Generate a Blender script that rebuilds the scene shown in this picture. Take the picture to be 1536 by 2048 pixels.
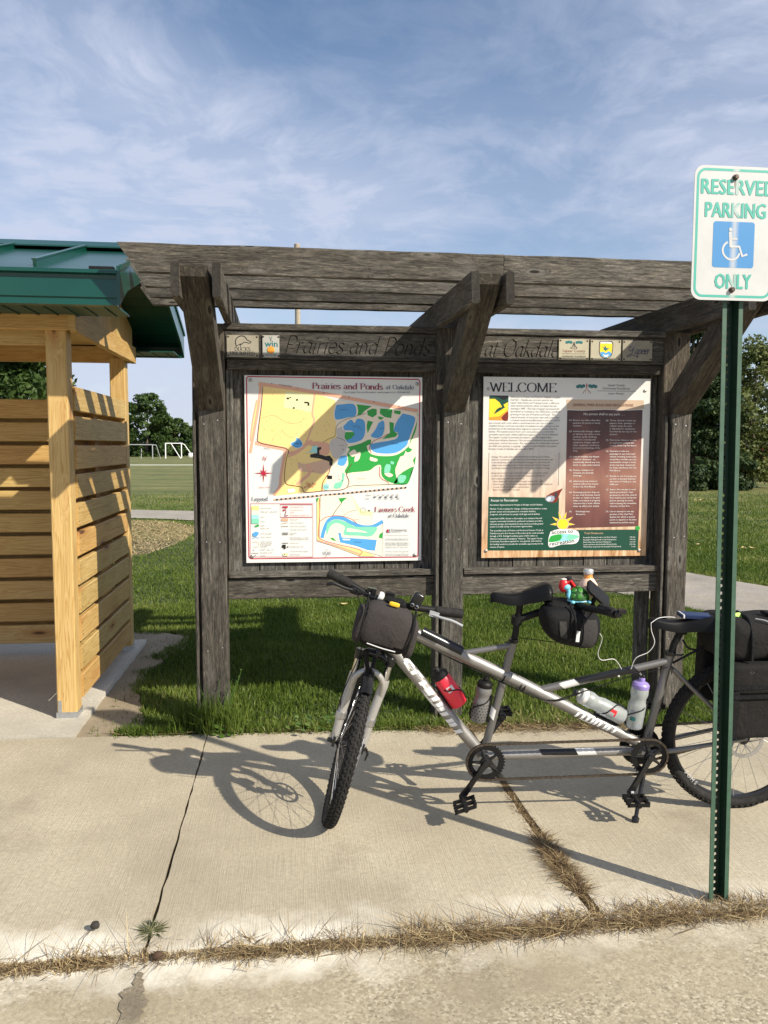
import bpy, math, random
import numpy as np
from mathutils import Vector, Matrix

random.seed(7)
rng = np.random.default_rng(7)
sc = bpy.context.scene
for _o in list(bpy.data.objects):
    bpy.data.objects.remove(_o)
col = sc.collection
V = Vector

# ------------------------------------------------------------------ camera
FPX, PITCH, YAW, ROLL = 1580.4, 0.0825, 0.1175, 0.0025
CAM = V((0.0, -4.5611, 1.56))
_fw = V((math.sin(YAW) * math.cos(PITCH), math.cos(YAW) * math.cos(PITCH), -math.sin(PITCH)))
_r = _fw.cross(V((0, 0, 1))).normalized()
_u = _r.cross(_fw)
_r2 = math.cos(ROLL) * _r + math.sin(ROLL) * _u
_u2 = -math.sin(ROLL) * _r + math.cos(ROLL) * _u
cam_d = bpy.data.cameras.new('camera')
cam = bpy.data.objects.new('camera', cam_d)
col.objects.link(cam)
cam.matrix_world = Matrix(((_r2.x, _u2.x, -_fw.x, CAM.x), (_r2.y, _u2.y, -_fw.y, CAM.y),
                           (_r2.z, _u2.z, -_fw.z, CAM.z), (0, 0, 0, 1)))
cam_d.sensor_fit = 'HORIZONTAL'
cam_d.sensor_width = 36.0
cam_d.lens = FPX / 1536 * 36.0
cam_d.clip_start = 0.05
cam_d.clip_end = 3000
sc.camera = cam

# ------------------------------------------------------------------ sun, sky, exposure
SUN_TO = V((1.03, -0.95, 1.0)).normalized()          # towards the sun
SUN_EL = math.asin(SUN_TO.z)
SUN_ROT = math.atan2(SUN_TO.x, SUN_TO.y)
sun_d = bpy.data.lights.new('sun', 'SUN')
sun_d.energy = 5.0
sun_d.angle = math.radians(0.55)
sun_d.color = (1.0, 0.925, 0.79)
sun = bpy.data.objects.new('sun', sun_d)
col.objects.link(sun)
sun.location = (8, -8, 12)
sun.rotation_euler = SUN_TO.to_track_quat('Z', 'Y').to_euler()

world = bpy.data.worlds.new('World')
sc.world = world
world.use_nodes = True
SKY_STRENGTH = 0.10
SKY_LOC = (4.4, 1.3, 0.0)


def nd(nt, typ, props=None, **ins):
    n = nt.nodes.new(typ)
    for k, v in (props or {}).items():
        setattr(n, k, v)
    for k, v in ins.items():
        key = k.replace('_', ' ')
        s = None
        for c in n.inputs:
            if c.name == key and c.enabled:
                s = c
                break
        if s is None and k[0] == 'i' and k[1:].isdigit():
            s = n.inputs[int(k[1:])]
        if s is None:
            raise KeyError(typ + ':' + k)
        if isinstance(v, bpy.types.NodeSocket):
            nt.links.new(v, s)
        elif isinstance(v, bpy.types.Node):
            nt.links.new(v.outputs[0], s)
        else:
            s.default_value = v
    return n


def ramp(nt, fac, stops, interp='LINEAR'):
    n = nt.nodes.new('ShaderNodeValToRGB')
    cr = n.color_ramp
    cr.interpolation = interp
    while len(cr.elements) < len(stops):
        cr.elements.new(0.5)
    for e, (p, c) in zip(cr.elements, stops):
        e.position = p
        e.color = (c, c, c, 1) if not hasattr(c, '__len__') else (*c, 1)
    nt.links.new(fac, n.inputs[0])
    return n.outputs[0]


def mix(nt, fac, a, b, mode='MIX'):
    n = nt.nodes.new('ShaderNodeMix')
    n.data_type = 'RGBA'
    n.blend_type = mode
    for s, v in ((n.inputs[0], fac), (n.inputs[6], a), (n.inputs[7], b)):
        if isinstance(v, bpy.types.NodeSocket):
            nt.links.new(v, s)
        elif hasattr(v, '__len__'):
            s.default_value = (*v, 1) if len(v) == 3 else v
        else:
            s.default_value = v
    return n.outputs[2]


def mth(nt, op, a, b=0.0, c=0.0):
    n = nt.nodes.new('ShaderNodeMath')
    n.operation = op
    for s, v in zip(n.inputs, (a, b, c)):
        if isinstance(v, bpy.types.NodeSocket):
            nt.links.new(v, s)
        else:
            s.default_value = v
    return n.outputs[0]


def build_world():
    nt = world.node_tree
    nt.nodes.clear()
    sky = nd(nt, 'ShaderNodeTexSky', dict(sky_type='NISHITA', sun_disc=False, sun_elevation=SUN_EL,
                                          sun_rotation=SUN_ROT, altitude=200, air_density=1.0,
                                          dust_density=0.6, ozone_density=1.6))
    tc = nd(nt, 'ShaderNodeTexCoord')
    sep = nd(nt, 'ShaderNodeSeparateXYZ', Vector=tc.outputs['Generated'])
    zz = mth(nt, 'ADD', mth(nt, 'MAXIMUM', sep.outputs[2], 0.0), 0.22)
    cx = mth(nt, 'DIVIDE', sep.outputs[0], zz)
    cy = mth(nt, 'DIVIDE', sep.outputs[1], zz)
    pl = nd(nt, 'ShaderNodeCombineXYZ', X=cx, Y=cy, Z=0.0).outputs[0]
    warp = nd(nt, 'ShaderNodeTexNoise', Vector=pl, Scale=1.4, Detail=3.0)
    pl2 = nd(nt, 'ShaderNodeVectorMath', dict(operation='MULTIPLY_ADD'), i0=warp.outputs['Color'], i1=(0.55, 0.55, 0.0), i2=pl).outputs[0]
    big = nd(nt, 'ShaderNodeTexNoise', Vector=nd(nt, 'ShaderNodeMapping', Vector=pl, Location=SKY_LOC, Rotation=(0, 0, 0.9), Scale=(0.8, 1.0, 1.0)).outputs[0], Scale=0.8, Detail=2.0, Roughness=0.45)
    fib = nd(nt, 'ShaderNodeTexNoise', Vector=nd(nt, 'ShaderNodeMapping', Vector=pl2, Rotation=(0, 0, 0.75), Scale=(1.0, 2.2, 1.0)).outputs[0], Scale=2.2, Detail=8.0, Roughness=0.55)
    puff = nd(nt, 'ShaderNodeTexNoise', Vector=pl2, Scale=6.5, Detail=8.0, Roughness=0.62)
    veil = ramp(nt, big.outputs['Fac'], [(0.33, 0.0), (0.55, 1.0)], 'EASE')
    fb = ramp(nt, fib.outputs['Fac'], [(0.26, 0.42), (0.74, 1.0)])
    pf = ramp(nt, puff.outputs['Fac'], [(0.44, 0.0), (0.70, 1.0)])
    thick = mth(nt, 'MULTIPLY', veil, fb)
    amt = mth(nt, 'ADD', mth(nt, 'MULTIPLY', thick, 0.60), mth(nt, 'MULTIPLY', mth(nt, 'MULTIPLY', pf, mth(nt, 'ADD', veil, 0.40)), 0.34))
    low = ramp(nt, sep.outputs[2], [(0.0, 0.55), (0.12, 0.30), (0.42, 0.04)])
    amt = mth(nt, 'MINIMUM', mth(nt, 'ADD', mth(nt, 'ADD', amt, 0.02), low), 0.9)
    colr = mix(nt, amt, nd(nt, 'ShaderNodeHueSaturation', Saturation=1.10, Value=1.0, Color=sky.outputs[0]).outputs[0], (4.7, 5.15, 6.4))
    bg = nd(nt, 'ShaderNodeBackground', Color=colr, Strength=SKY_STRENGTH)
    out = nd(nt, 'ShaderNodeOutputWorld')
    nt.links.new(bg.outputs[0], out.inputs[0])


build_world()
sc.view_settings.view_transform = 'Standard'
sc.view_settings.look = 'None'
sc.view_settings.gamma = 1.0
sc.view_settings.use_curve_mapping = False
sc.view_settings.exposure = 0.42
sc.render.engine = 'CYCLES'
sc.cycles.use_denoising = True
sc.cycles.max_bounces = 8
sc.cycles.transparent_max_bounces = 12


# ------------------------------------------------------------------ pixel -> place helpers
def ray(x, y):
    return (_fw * FPX + _r2 * (x - 768) - _u2 * (y - 1024)).normalized()


def ony(x, y, Y=0.0):
    d = ray(x, y)
    return CAM + d * ((Y - CAM.y) / d.y)


def onz(x, y, Z=0.0):
    d = ray(x, y)
    return CAM + d * ((Z - CAM.z) / d.z)


def onp(x, y, P, n):
    d = ray(x, y)
    return CAM + d * ((P - CAM).dot(n) / d.dot(n))


# ------------------------------------------------------------------ mesh helpers
WM = {}


def frame_of(t, hint=None):
    t = t.normalized()
    h = hint or (V((0, 0, 1)) if abs(t.z) < 0.9 else V((1, 0, 0)))
    a = (h - t * h.dot(t)).normalized()
    return a, t.cross(a)


class MB:
    def __init__(self):
        self.v, self.f, self.m = [], [], []

    def add(self, vs, fs, mi=0):
        b = len(self.v)
        self.v.extend([tuple(p) for p in vs])
        self.f.extend([tuple(i + b for i in f) for f in fs])
        self.m.extend([mi] * len(fs))
        return self

    def tube(self, pts, r, n=10, cap=True, mi=0, closed=False):
        pts = [V(p) for p in pts]
        k = len(pts)
        rs = r if hasattr(r, '__len__') else [r] * k
        tg = []
        for i in range(k):
            a = pts[(i - 1) % k] if (closed or i > 0) else pts[i]
            b = pts[(i + 1) % k] if (closed or i < k - 1) else pts[i]
            tg.append((b - a).normalized())
        a, _b = frame_of(tg[0])
        vs, fs = [], []
        for i in range(k):
            a = (a - tg[i] * a.dot(tg[i])).normalized()
            b = tg[i].cross(a)
            for j in range(n):
                th = 2 * math.pi * j / n
                vs.append(pts[i] + (a * math.cos(th) + b * math.sin(th)) * rs[i])
        for i in range(k if closed else k - 1):
            i2 = (i + 1) % k
            for j in range(n):
                j2 = (j + 1) % n
                fs.append((i * n + j, i * n + j2, i2 * n + j2, i2 * n + j))
        if cap and not closed:
            fs.append(tuple(range(n - 1, -1, -1)))
            fs.append(tuple((k - 1) * n + j for j in range(n)))
        return self.add(vs, fs, mi)

    def lathe(self, prof, o, ax, n=24, mi=0, cap=True):
        """prof: list of (radius, height along ax)"""
        o = V(o)
        ax = V(ax).normalized()
        a, b = frame_of(ax)
        vs, fs = [], []
        k = len(prof)
        for r, h in prof:
            for j in range(n):
                th = 2 * math.pi * j / n
                vs.append(o + ax * h + (a * math.cos(th) + b * math.sin(th)) * max(r, 1e-5))
        for i in range(k - 1):
            for j in range(n):
                j2 = (j + 1) % n
                fs.append((i * n + j, i * n + j2, (i + 1) * n + j2, (i + 1) * n + j))
        if cap:
            fs.append(tuple(range(n - 1, -1, -1)))
            fs.append(tuple((k - 1) * n + j for j in range(n)))
        return self.add(vs, fs, mi)

    def ring(self, o, ax, prof, n=48, mi=0):
        """closed profile (radius, height) swept round the axis"""
        o = V(o)
        ax = V(ax).normalized()
        a, b = frame_of(ax)
        k = len(prof)
        vs, fs = [], []
        for j in range(n):
            th = 2 * math.pi * j / n
            d = a * math.cos(th) + b * math.sin(th)
            for r, h in prof:
                vs.append(o + ax * h + d * r)
        for j in range(n):
            j2 = (j + 1) % n
            for i in range(k):
                i2 = (i + 1) % k
                fs.append((j * k + i, j2 * k + i, j2 * k + i2, j * k + i2))
        return self.add(vs, fs, mi)

    def obox(self, c, ax, ay, az, mi=0):
        """oriented box: centre and three half vectors"""
        c, ax, ay, az = V(c), V(ax), V(ay), V(az)
        vs = [c + ax * i + ay * j + az * k for k in (-1, 1) for j in (-1, 1) for i in (-1, 1)]
        fs = [(0, 2, 3, 1), (4, 5, 7, 6), (0, 1, 5, 4), (2, 6, 7, 3), (0, 4, 6, 2), (1, 3, 7, 5)]
        return self.add(vs, fs, mi)

    def box(self, p, q, mi=0):
        p, q = V(p), V(q)
        h = (q - p) / 2
        return self.obox((p + q) / 2, V((h.x, 0, 0)), V((0, h.y, 0)), V((0, 0, h.z)), mi)

    def prism(self, poly, vec, mi=0):
        n = len(poly)
        poly = [V(p) for p in poly]
        vec = V(vec)
        vs = poly + [p + vec for p in poly]
        fs = [tuple(range(n - 1, -1, -1)), tuple(range(n, 2 * n))]
        fs += [(i, (i + 1) % n, n + (i + 1) % n, n + i) for i in range(n)]
        return self.add(vs, fs, mi)

    def sheet(self, poly, mi=0):
        return self.add(poly, [tuple(range(len(poly)))], mi)

    def sbox(self, c, ax, ay, az, e1=0.35, e2=0.35, n=32, m=16, mi=0, fn=None, keep=None):
        """rounded box (superellipsoid); fn warps unit coords, keep filters faces by unit centroid"""
        c, ax, ay, az = V(c), V(ax), V(ay), V(az)

        def sp(w, e):
            return math.copysign(abs(w) ** e, w)
        uv = []
        for i in range(m + 1):
            ph = -math.pi / 2 + math.pi * i / m
            for j in range(n):
                th = 2 * math.pi * j / n
                uv.append((sp(math.cos(ph), e1) * sp(math.cos(th), e2), sp(math.cos(ph), e1) * sp(math.sin(th), e2), sp(math.sin(ph), e1)))
        fs = []
        for i in range(m):
            for j in range(n):
                f = (i * n + j, i * n + (j + 1) % n, (i + 1) * n + (j + 1) % n, (i + 1) * n + j)
                if keep:
                    cc = [sum(uv[q][t] for q in f) / 4 for t in range(3)]
                    if not keep(*cc):
                        continue
                fs.append(f)
        vs = []
        for p in uv:
            x, y, z = fn(*p) if fn else p
            vs.append(c + ax * x + ay * y + az * z)
        return self.add(vs, fs, mi)


def setpar(o, par):
    o.parent = par
    o.matrix_parent_inverse = WM[par.name].inverted()


def finish(o, parent, M=None):
    WM[o.name] = M.copy() if M is not None else Matrix.Identity(4)
    col.objects.link(o)
    if M is not None:
        o.matrix_basis = M
    if parent is not None:
        setpar(o, parent)
    return o


def mesh_of(mb, name, mats, smooth=True, sharp=0.6):
    me = bpy.data.meshes.new(name)
    me.from_pydata(mb.v, [], mb.f)
    for m in (mats if isinstance(mats, (list, tuple)) else [mats]):
        me.materials.append(m)
    me.polygons.foreach_set('material_index', mb.m)
    if smooth:
        me.polygons.foreach_set('use_smooth', [True] * len(mb.f))
        me.set_sharp_from_angle(angle=sharp)
    me.update()
    return me


def obj(name, mb, mats, parent=None, smooth=True, M=None, sharp=0.6, **tags):
    me = mb if isinstance(mb, bpy.types.Mesh) else mesh_of(mb, name, mats, smooth, sharp)
    o = bpy.data.objects.new(name, me)
    for k, v in tags.items():
        o[k] = v
    return finish(o, parent, M)


def thing(name, label, category, loc=(0, 0, 0), group=None):
    o = bpy.data.objects.new(name, None)
    o.empty_display_size = 0.1
    o['label'] = label
    o['category'] = category
    if group:
        o['group'] = group
    return finish(o, None, Matrix.Translation(V(loc)))


def np_mesh(name, verts, faces, mat, attr=None, parent=None, smooth=False, **tags):
    """big mesh from numpy arrays; faces (M,k)"""
    me = bpy.data.meshes.new(name)
    verts = np.ascontiguousarray(verts, dtype=np.float32)
    faces = np.ascontiguousarray(faces, dtype=np.int32)
    M_, k = faces.shape
    me.vertices.add(len(verts))
    me.vertices.foreach_set('co', verts.ravel())
    me.loops.add(M_ * k)
    me.loops.foreach_set('vertex_index', faces.ravel())
    me.polygons.add(M_)
    me.polygons.foreach_set('loop_start', np.arange(0, M_ * k, k, dtype=np.int32))
    try:
        me.polygons.foreach_set('loop_total', np.full(M_, k, dtype=np.int32))
    except Exception:
        pass
    if smooth:
        me.polygons.foreach_set('use_smooth', np.ones(M_, dtype=bool))
    if attr is not None:
        a = me.attributes.new('rnd', 'FLOAT', 'POINT')
        a.data.foreach_set('value', np.ascontiguousarray(attr, dtype=np.float32))
    me.materials.append(mat)
    me.update(calc_edges=True)
    me.validate()
    o = bpy.data.objects.new(name, me)
    for kk, v in tags.items():
        o[kk] = v
    return finish(o, parent)


def spline(pts, n=6):
    """Catmull-Rom through the points"""
    pts = [V(p) for p in pts]
    if len(pts) < 3:
        return pts
    out = []
    ex = [pts[0] * 2 - pts[1]] + pts + [pts[-1] * 2 - pts[-2]]
    for i in range(1, len(ex) - 2):
        a, b, c, d = ex[i - 1:i + 3]
        for k in range(n):
            t = k / n
            out.append(0.5 * ((2 * b) + (c - a) * t + (2 * a - 5 * b + 4 * c - d) * t * t + (3 * b - a - 3 * c + d) * t ** 3))
    out.append(pts[-1])
    return out


# ------------------------------------------------------------------ materials
MATS = {}


def mat(name, base=(0.5, 0.5, 0.5), rough=0.6, metal=0.0, fn=None, **kw):
    m = bpy.data.materials.new(name)
    m.use_nodes = True
    nt = m.node_tree
    b = nt.nodes['Principled BSDF']
    b.inputs['Base Color'].default_value = (*base, 1)
    b.inputs['Roughness'].default_value = rough
    b.inputs['Metallic'].default_value = metal
    for k, v in kw.items():
        b.inputs[k.replace('_', ' ')].default_value = v
    if fn:
        fn(nt, b)
    MATS[name] = m
    return m


def ocoord(nt, scale=(1, 1, 1), rand=True):
    tc = nd(nt, 'ShaderNodeTexCoord')
    vec = tc.outputs['Object']
    if rand:
        oi = nd(nt, 'ShaderNodeObjectInfo')
        r = mth(nt, 'MULTIPLY', oi.outputs['Random'], 53.0)
        off = nd(nt, 'ShaderNodeCombineXYZ', X=r, Y=mth(nt, 'MULTIPLY', r, 1.7), Z=mth(nt, 'MULTIPLY', r, 0.6))
        vec = nd(nt, 'ShaderNodeVectorMath', dict(operation='ADD'), i0=vec, i1=off.outputs[0]).outputs[0]
    return nd(nt, 'ShaderNodeMapping', Vector=vec, Scale=scale).outputs[0], vec


def setbump(nt, b, h, strength=0.4, dist=0.005):
    bm = nd(nt, 'ShaderNodeBump', Strength=strength, Distance=dist, Height=h)
    nt.links.new(bm.outputs[0], b.inputs['Normal'])


def link(nt, s, b, name):
    nt.links.new(s, b.inputs[name])


def knots(nt, vec, sx, sy, keep):
    """(0..1 knot core, distance field) sparse round knots along a board"""
    mp = nd(nt, 'ShaderNodeMapping', Vector=vec, Scale=(sx, sy, sy))
    vo = nd(nt, 'ShaderNodeTexVoronoi', Vector=mp.outputs[0], Scale=1.0, Randomness=0.9)
    wn = nd(nt, 'ShaderNodeSeparateColor', Color=vo.outputs['Color'])
    on = mth(nt, 'LESS_THAN', wn.outputs[0], keep)
    d = mth(nt, 'ADD', vo.outputs['Distance'], mth(nt, 'SUBTRACT', 1.0, on))
    return d


def f_weathered(lo, hi, warm):
    def fn(nt, b):
        _, vec = ocoord(nt)
        d = knots(nt, vec, 4.6, 16.0, 0.24)
        pull = ramp(nt, d, [(0.0, 1.0), (0.45, 0.0)])
        pv = nd(nt, 'ShaderNodeCombineXYZ', X=0.0, Y=mth(nt, 'MULTIPLY', pull, 0.05), Z=mth(nt, 'MULTIPLY', pull, 0.05))
        vec2 = nd(nt, 'ShaderNodeVectorMath', dict(operation='ADD'), i0=vec, i1=pv.outputs[0]).outputs[0]
        g = nd(nt, 'ShaderNodeMapping', Vector=vec2, Scale=(6.5, 62, 62))
        grain = nd(nt, 'ShaderNodeTexNoise', Vector=g.outputs[0], Scale=1.0, Detail=7.0, Roughness=0.7, Distortion=0.5)
        g2 = nd(nt, 'ShaderNodeMapping', Vector=vec2, Scale=(26.0, 170, 170))
        fine = nd(nt, 'ShaderNodeTexNoise', Vector=g2.outputs[0], Scale=1.0, Detail=4.0, Roughness=0.7)
        blot = nd(nt, 'ShaderNodeTexNoise', Vector=vec, Scale=2.6, Detail=5.0, Roughness=0.65)
        gm = mth(nt, 'ADD', mth(nt, 'MULTIPLY', grain.outputs['Fac'], 0.56), mth(nt, 'MULTIPLY', fine.outputs['Fac'], 0.44))
        c = ramp(nt, gm, [(0.37, lo), (0.48, tuple(a * 0.55 + q * 0.45 for a, q in zip(lo, hi))), (0.57, hi), (0.66, tuple(q * 2.2 for q in hi))])
        c = mix(nt, ramp(nt, blot.outputs['Fac'], [(0.35, 0.0), (0.72, 0.75)]), c, warm, 'MULTIPLY')
        oi = nd(nt, 'ShaderNodeObjectInfo')
        vr = mth(nt, 'ADD', 0.66, mth(nt, 'MULTIPLY', oi.outputs['Random'], 0.68))
        c = mix(nt, 1.0, c, nd(nt, 'ShaderNodeCombineXYZ', X=vr, Y=vr, Z=vr).outputs[0], 'MULTIPLY')
        tint = ramp(nt, mth(nt, 'FRACT', mth(nt, 'MULTIPLY', oi.outputs['Random'], 7.3)), [(0.0, (1.0, 0.94, 0.84)), (0.4, (0.97, 1.0, 1.0)), (0.7, (1.0, 0.97, 0.92)), (1.0, (0.90, 0.96, 1.0))])
        c = mix(nt, 1.0, c, tint, 'MULTIPLY')
        pale = nd(nt, 'ShaderNodeTexNoise', Vector=nd(nt, 'ShaderNodeMapping', Vector=vec, Scale=(3.5, 9, 9)).outputs[0], Scale=1.0, Detail=6.0, Roughness=0.7)
        c = mix(nt, ramp(nt, pale.outputs['Fac'], [(0.56, 0.0), (0.72, 0.55)]), c, tuple(q * 1.5 for q in hi))
        halo = ramp(nt, d, [(0.10, 0.0), (0.16, 0.6), (0.38, 0.0)])
        c = mix(nt, halo, c, tuple(min(1, q * 1.5) for q in hi))
        core = ramp(nt, d, [(0.09, 1.0), (0.15, 0.0)])
        c = mix(nt, core, c, tuple(q * 0.5 for q in lo))
        ck = nd(nt, 'ShaderNodeMapping', Vector=vec2, Scale=(1.3, 30, 30))
        crack = nd(nt, 'ShaderNodeTexNoise', Vector=ck.outputs[0], Scale=1.0, Detail=2.0, Distortion=0.2)
        cm = ramp(nt, mth(nt, 'ABSOLUTE', mth(nt, 'SUBTRACT', crack.outputs['Fac'], 0.5)), [(0.0, 1.0), (0.012, 0.0)])
        c = mix(nt, mth(nt, 'MULTIPLY', cm, 0.55), c, tuple(q * 0.4 for q in lo))
        geo = nd(nt, 'ShaderNodeNewGeometry')
        vt = nd(nt, 'ShaderNodeVectorTransform', dict(vector_type='NORMAL', convert_from='WORLD', convert_to='OBJECT'), Vector=geo.outputs['True Normal'])
        ex = nd(nt, 'ShaderNodeSeparateXYZ', Vector=vt.outputs[0])
        endg = ramp(nt, mth(nt, 'ABSOLUTE', ex.outputs[0]), [(0.75, 0.0), (0.85, 0.8)])
        c = mix(nt, endg, c, tuple(q * 0.8 for q in lo))
        link(nt, c, b, 'Base Color')
        h = mth(nt, 'SUBTRACT', gm, mth(nt, 'MULTIPLY', cm, 0.35))
        h = mth(nt, 'SUBTRACT', h, mth(nt, 'MULTIPLY', core, 0.3))
        setbump(nt, b, h, 0.75, 0.006)
    return fn


def f_pine(nt, b):
    _, vec = ocoord(nt)
    d = knots(nt, vec, 2.3, 9.5, 0.30)
    pull = ramp(nt, d, [(0.0, 1.0), (0.5, 0.0)])
    pv = nd(nt, 'ShaderNodeCombineXYZ', X=0.0, Y=mth(nt, 'MULTIPLY', pull, 0.07), Z=mth(nt, 'MULTIPLY', pull, 0.07))
    vec2 = nd(nt, 'ShaderNodeVectorMath', dict(operation='ADD'), i0=vec, i1=pv.outputs[0]).outputs[0]
    g = nd(nt, 'ShaderNodeMapping', Vector=vec2, Scale=(0.9, 26, 26))
    grain = nd(nt, 'ShaderNodeTexNoise', Vector=g.outputs[0], Scale=1.0, Detail=4.0, Roughness=0.55, Distortion=0.5)
    rings = mth(nt, 'FRACT', mth(nt, 'MULTIPLY', grain.outputs['Fac'], 9.0))
    blot = nd(nt, 'ShaderNodeTexNoise', Vector=vec, Scale=3.0, Detail=3.0)
    c = ramp(nt, rings, [(0.0, (0.62, 0.43, 0.18)), (0.55, (0.55, 0.365, 0.135)), (0.9, (0.43, 0.25, 0.075)), (1.0, (0.59, 0.405, 0.165))])
    c = mix(nt, ramp(nt, blot.outputs['Fac'], [(0.35, 0.0), (0.7, 0.55)]), c, (0.78, 0.72, 0.62), 'MULTIPLY')
    oi = nd(nt, 'ShaderNodeObjectInfo')
    tint = ramp(nt, oi.outputs['Random'], [(0.0, (1.0, 1.0, 1.0)), (0.35, (0.88, 0.93, 0.88)), (0.7, (1.0, 0.88, 0.74)), (1.0, (0.80, 0.79, 0.72))])
    c = mix(nt, 1.0, c, tint, 'MULTIPLY')
    c = mix(nt, ramp(nt, d, [(0.12, 0.85), (0.42, 0.0)]), c, (0.40, 0.185, 0.05))
    c = mix(nt, ramp(nt, d, [(0.10, 1.0), (0.17, 0.0)]), c, (0.10, 0.035, 0.012))
    link(nt, c, b, 'Base Color')
    setbump(nt, b, mth(nt, 'ADD', rings, mth(nt, 'MULTIPLY', grain.outputs['Fac'], 1.0)), 0.12, 0.002)


def f_concrete(c0, c1, c2, broom=True, agg=0.0, edge=False):
    def fn(nt, b):
        _, vec = ocoord(nt, rand=False)
        n1 = nd(nt, 'ShaderNodeTexNoise', Vector=vec, Scale=1.3, Detail=6.0, Roughness=0.6)
        n2 = nd(nt, 'ShaderNodeTexNoise', Vector=vec, Scale=60.0, Detail=4.0, Roughness=0.7)
        n3 = nd(nt, 'ShaderNodeTexNoise', Vector=vec, Scale=330.0, Detail=2.0, Roughness=0.8)
        c = ramp(nt, n1.outputs['Fac'], [(0.34, tuple(q * .9 for q in c0)), (0.5, c1), (0.66, tuple(min(.9, q * 1.06) for q in c2))])
        c = mix(nt, ramp(nt, n2.outputs['Fac'], [(0.36, 0.0), (0.66, 0.6)]), c, tuple(q * 0.74 for q in c0))
        sp = ramp(nt, n3.outputs['Fac'], [(0.34, 0.6), (0.44, 0.0)])
        c = mix(nt, sp, c, tuple(q * 0.35 for q in c0))
        h = mth(nt, 'MULTIPLY', n3.outputs['Fac'], 0.5)
        if broom:
            g = nd(nt, 'ShaderNodeMapping', Vector=vec, Scale=(230, 5.0, 1))
            br = nd(nt, 'ShaderNodeTexNoise', Vector=g.outputs[0], Scale=1.0, Detail=4.0, Roughness=0.6, Distortion=0.15)
            bl = ramp(nt, br.outputs['Fac'], [(0.36, 1.0), (0.56, 0.0)])
            pat = nd(nt, 'ShaderNodeTexNoise', Vector=vec, Scale=2.0, Detail=3.0)
            c = mix(nt, mth(nt, 'MULTIPLY', bl, ramp(nt, pat.outputs['Fac'], [(0.35, 0.03), (0.7, 0.34)])), c, tuple(q * 0.62 for q in c0))
            h = mth(nt, 'ADD', h, mth(nt, 'MULTIPLY', br.outputs['Fac'], 1.3))
            vo = nd(nt, 'ShaderNodeTexVoronoi', Vector=vec, Scale=46.0)
            pit = ramp(nt, vo.outputs['Distance'], [(0.05, 0.8), (0.09, 0.0)])
            wn = nd(nt, 'ShaderNodeSeparateColor', Color=vo.outputs['Color'])
            pit = mth(nt, 'MULTIPLY', pit, mth(nt, 'LESS_THAN', wn.outputs[0], 0.18))
            c = mix(nt, pit, c, (0.07, 0.06, 0.05))
        if agg > 0:
            vo = nd(nt, 'ShaderNodeTexVoronoi', Vector=vec, Scale=130.0)
            st = nd(nt, 'ShaderNodeSeparateColor', Color=vo.outputs['Color'])
            sc_ = ramp(nt, st.outputs[0], [(0.0, (0.085, 0.068, 0.045)), (0.22, (0.27, 0.225, 0.15)), (0.6, (0.42, 0.36, 0.25)), (0.9, (0.60, 0.53, 0.39)), (1.0, (0.75, 0.68, 0.53))])
            pm = nd(nt, 'ShaderNodeTexNoise', Vector=vec, Scale=3.2, Detail=5.0, Roughness=0.65)
            am = mth(nt, 'MULTIPLY', ramp(nt, pm.outputs['Fac'], [(0.38, 0.1), (0.6, 1.0)]), agg)
            c = mix(nt, am, c, sc_)
            h = mth(nt, 'ADD', h, mth(nt, 'MULTIPLY', mth(nt, 'MULTIPLY', vo.outputs['Distance'], am), -0.7))
        if edge:
            sp_ = nd(nt, 'ShaderNodeSeparateXYZ', Vector=vec)
            wob = nd(nt, 'ShaderNodeTexNoise', Vector=vec, Scale=5.5, Detail=6.0, Roughness=0.68)
            dy = mth(nt, 'ABSOLUTE', mth(nt, 'ADD', sp_.outputs[1], 2.16))
            fade = ramp(nt, mth(nt, 'ADD', dy, mth(nt, 'MULTIPLY', mth(nt, 'SUBTRACT', wob.outputs['Fac'], 0.5), 0.42)), [(0.03, 0.95), (0.19, 0.0)])
            where = nd(nt, 'ShaderNodeTexNoise', Vector=vec, Scale=1.5, Detail=2.0)
            fade = mth(nt, 'MULTIPLY', fade, ramp(nt, where.outputs['Fac'], [(0.40, 0.15), (0.55, 1.0)]))
            c = mix(nt, fade, c, (0.78, 0.735, 0.62))
            stain = nd(nt, 'ShaderNodeTexNoise', Vector=vec, Scale=2.3, Detail=5.0, Roughness=0.7)
            c = mix(nt, ramp(nt, stain.outputs['Fac'], [(0.56, 0.0), (0.72, 0.45)]), c, (0.22, 0.18, 0.13))
        link(nt, c, b, 'Base Color')
        setbump(nt, b, h, 0.55, 0.004)
    return fn


def f_ground(stops, scale, stripes=False):
    def fn(nt, b):
        _, vec = ocoord(nt, rand=False)
        n1 = nd(nt, 'ShaderNodeTexNoise', Vector=vec, Scale=scale, Detail=8.0, Roughness=0.7)
        n2 = nd(nt, 'ShaderNodeTexNoise', Vector=vec, Scale=scale * 34, Detail=4.0, Roughness=0.8)
        f = mth(nt, 'ADD', mth(nt, 'MULTIPLY', n1.outputs['Fac'], 0.55), mth(nt, 'MULTIPLY', n2.outputs['Fac'], 0.45))
        if stripes:
            m1 = nd(nt, 'ShaderNodeMapping', Vector=vec, Rotation=(0, 0, 0.30), Scale=(0.05, 0.62, 1))
            s1 = nd(nt, 'ShaderNodeTexNoise', Vector=m1.outputs[0], Scale=1.0, Detail=4.0, Roughness=0.6)
            f = mth(nt, 'ADD', f, mth(nt, 'MULTIPLY', mth(nt, 'SUBTRACT', s1.outputs['Fac'], 0.5), 0.8))
        c = ramp(nt, f, stops)
        link(nt, c, b, 'Base Color')
        setbump(nt, b, n2.outputs['Fac'], 0.6, 0.02)
    return fn


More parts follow.
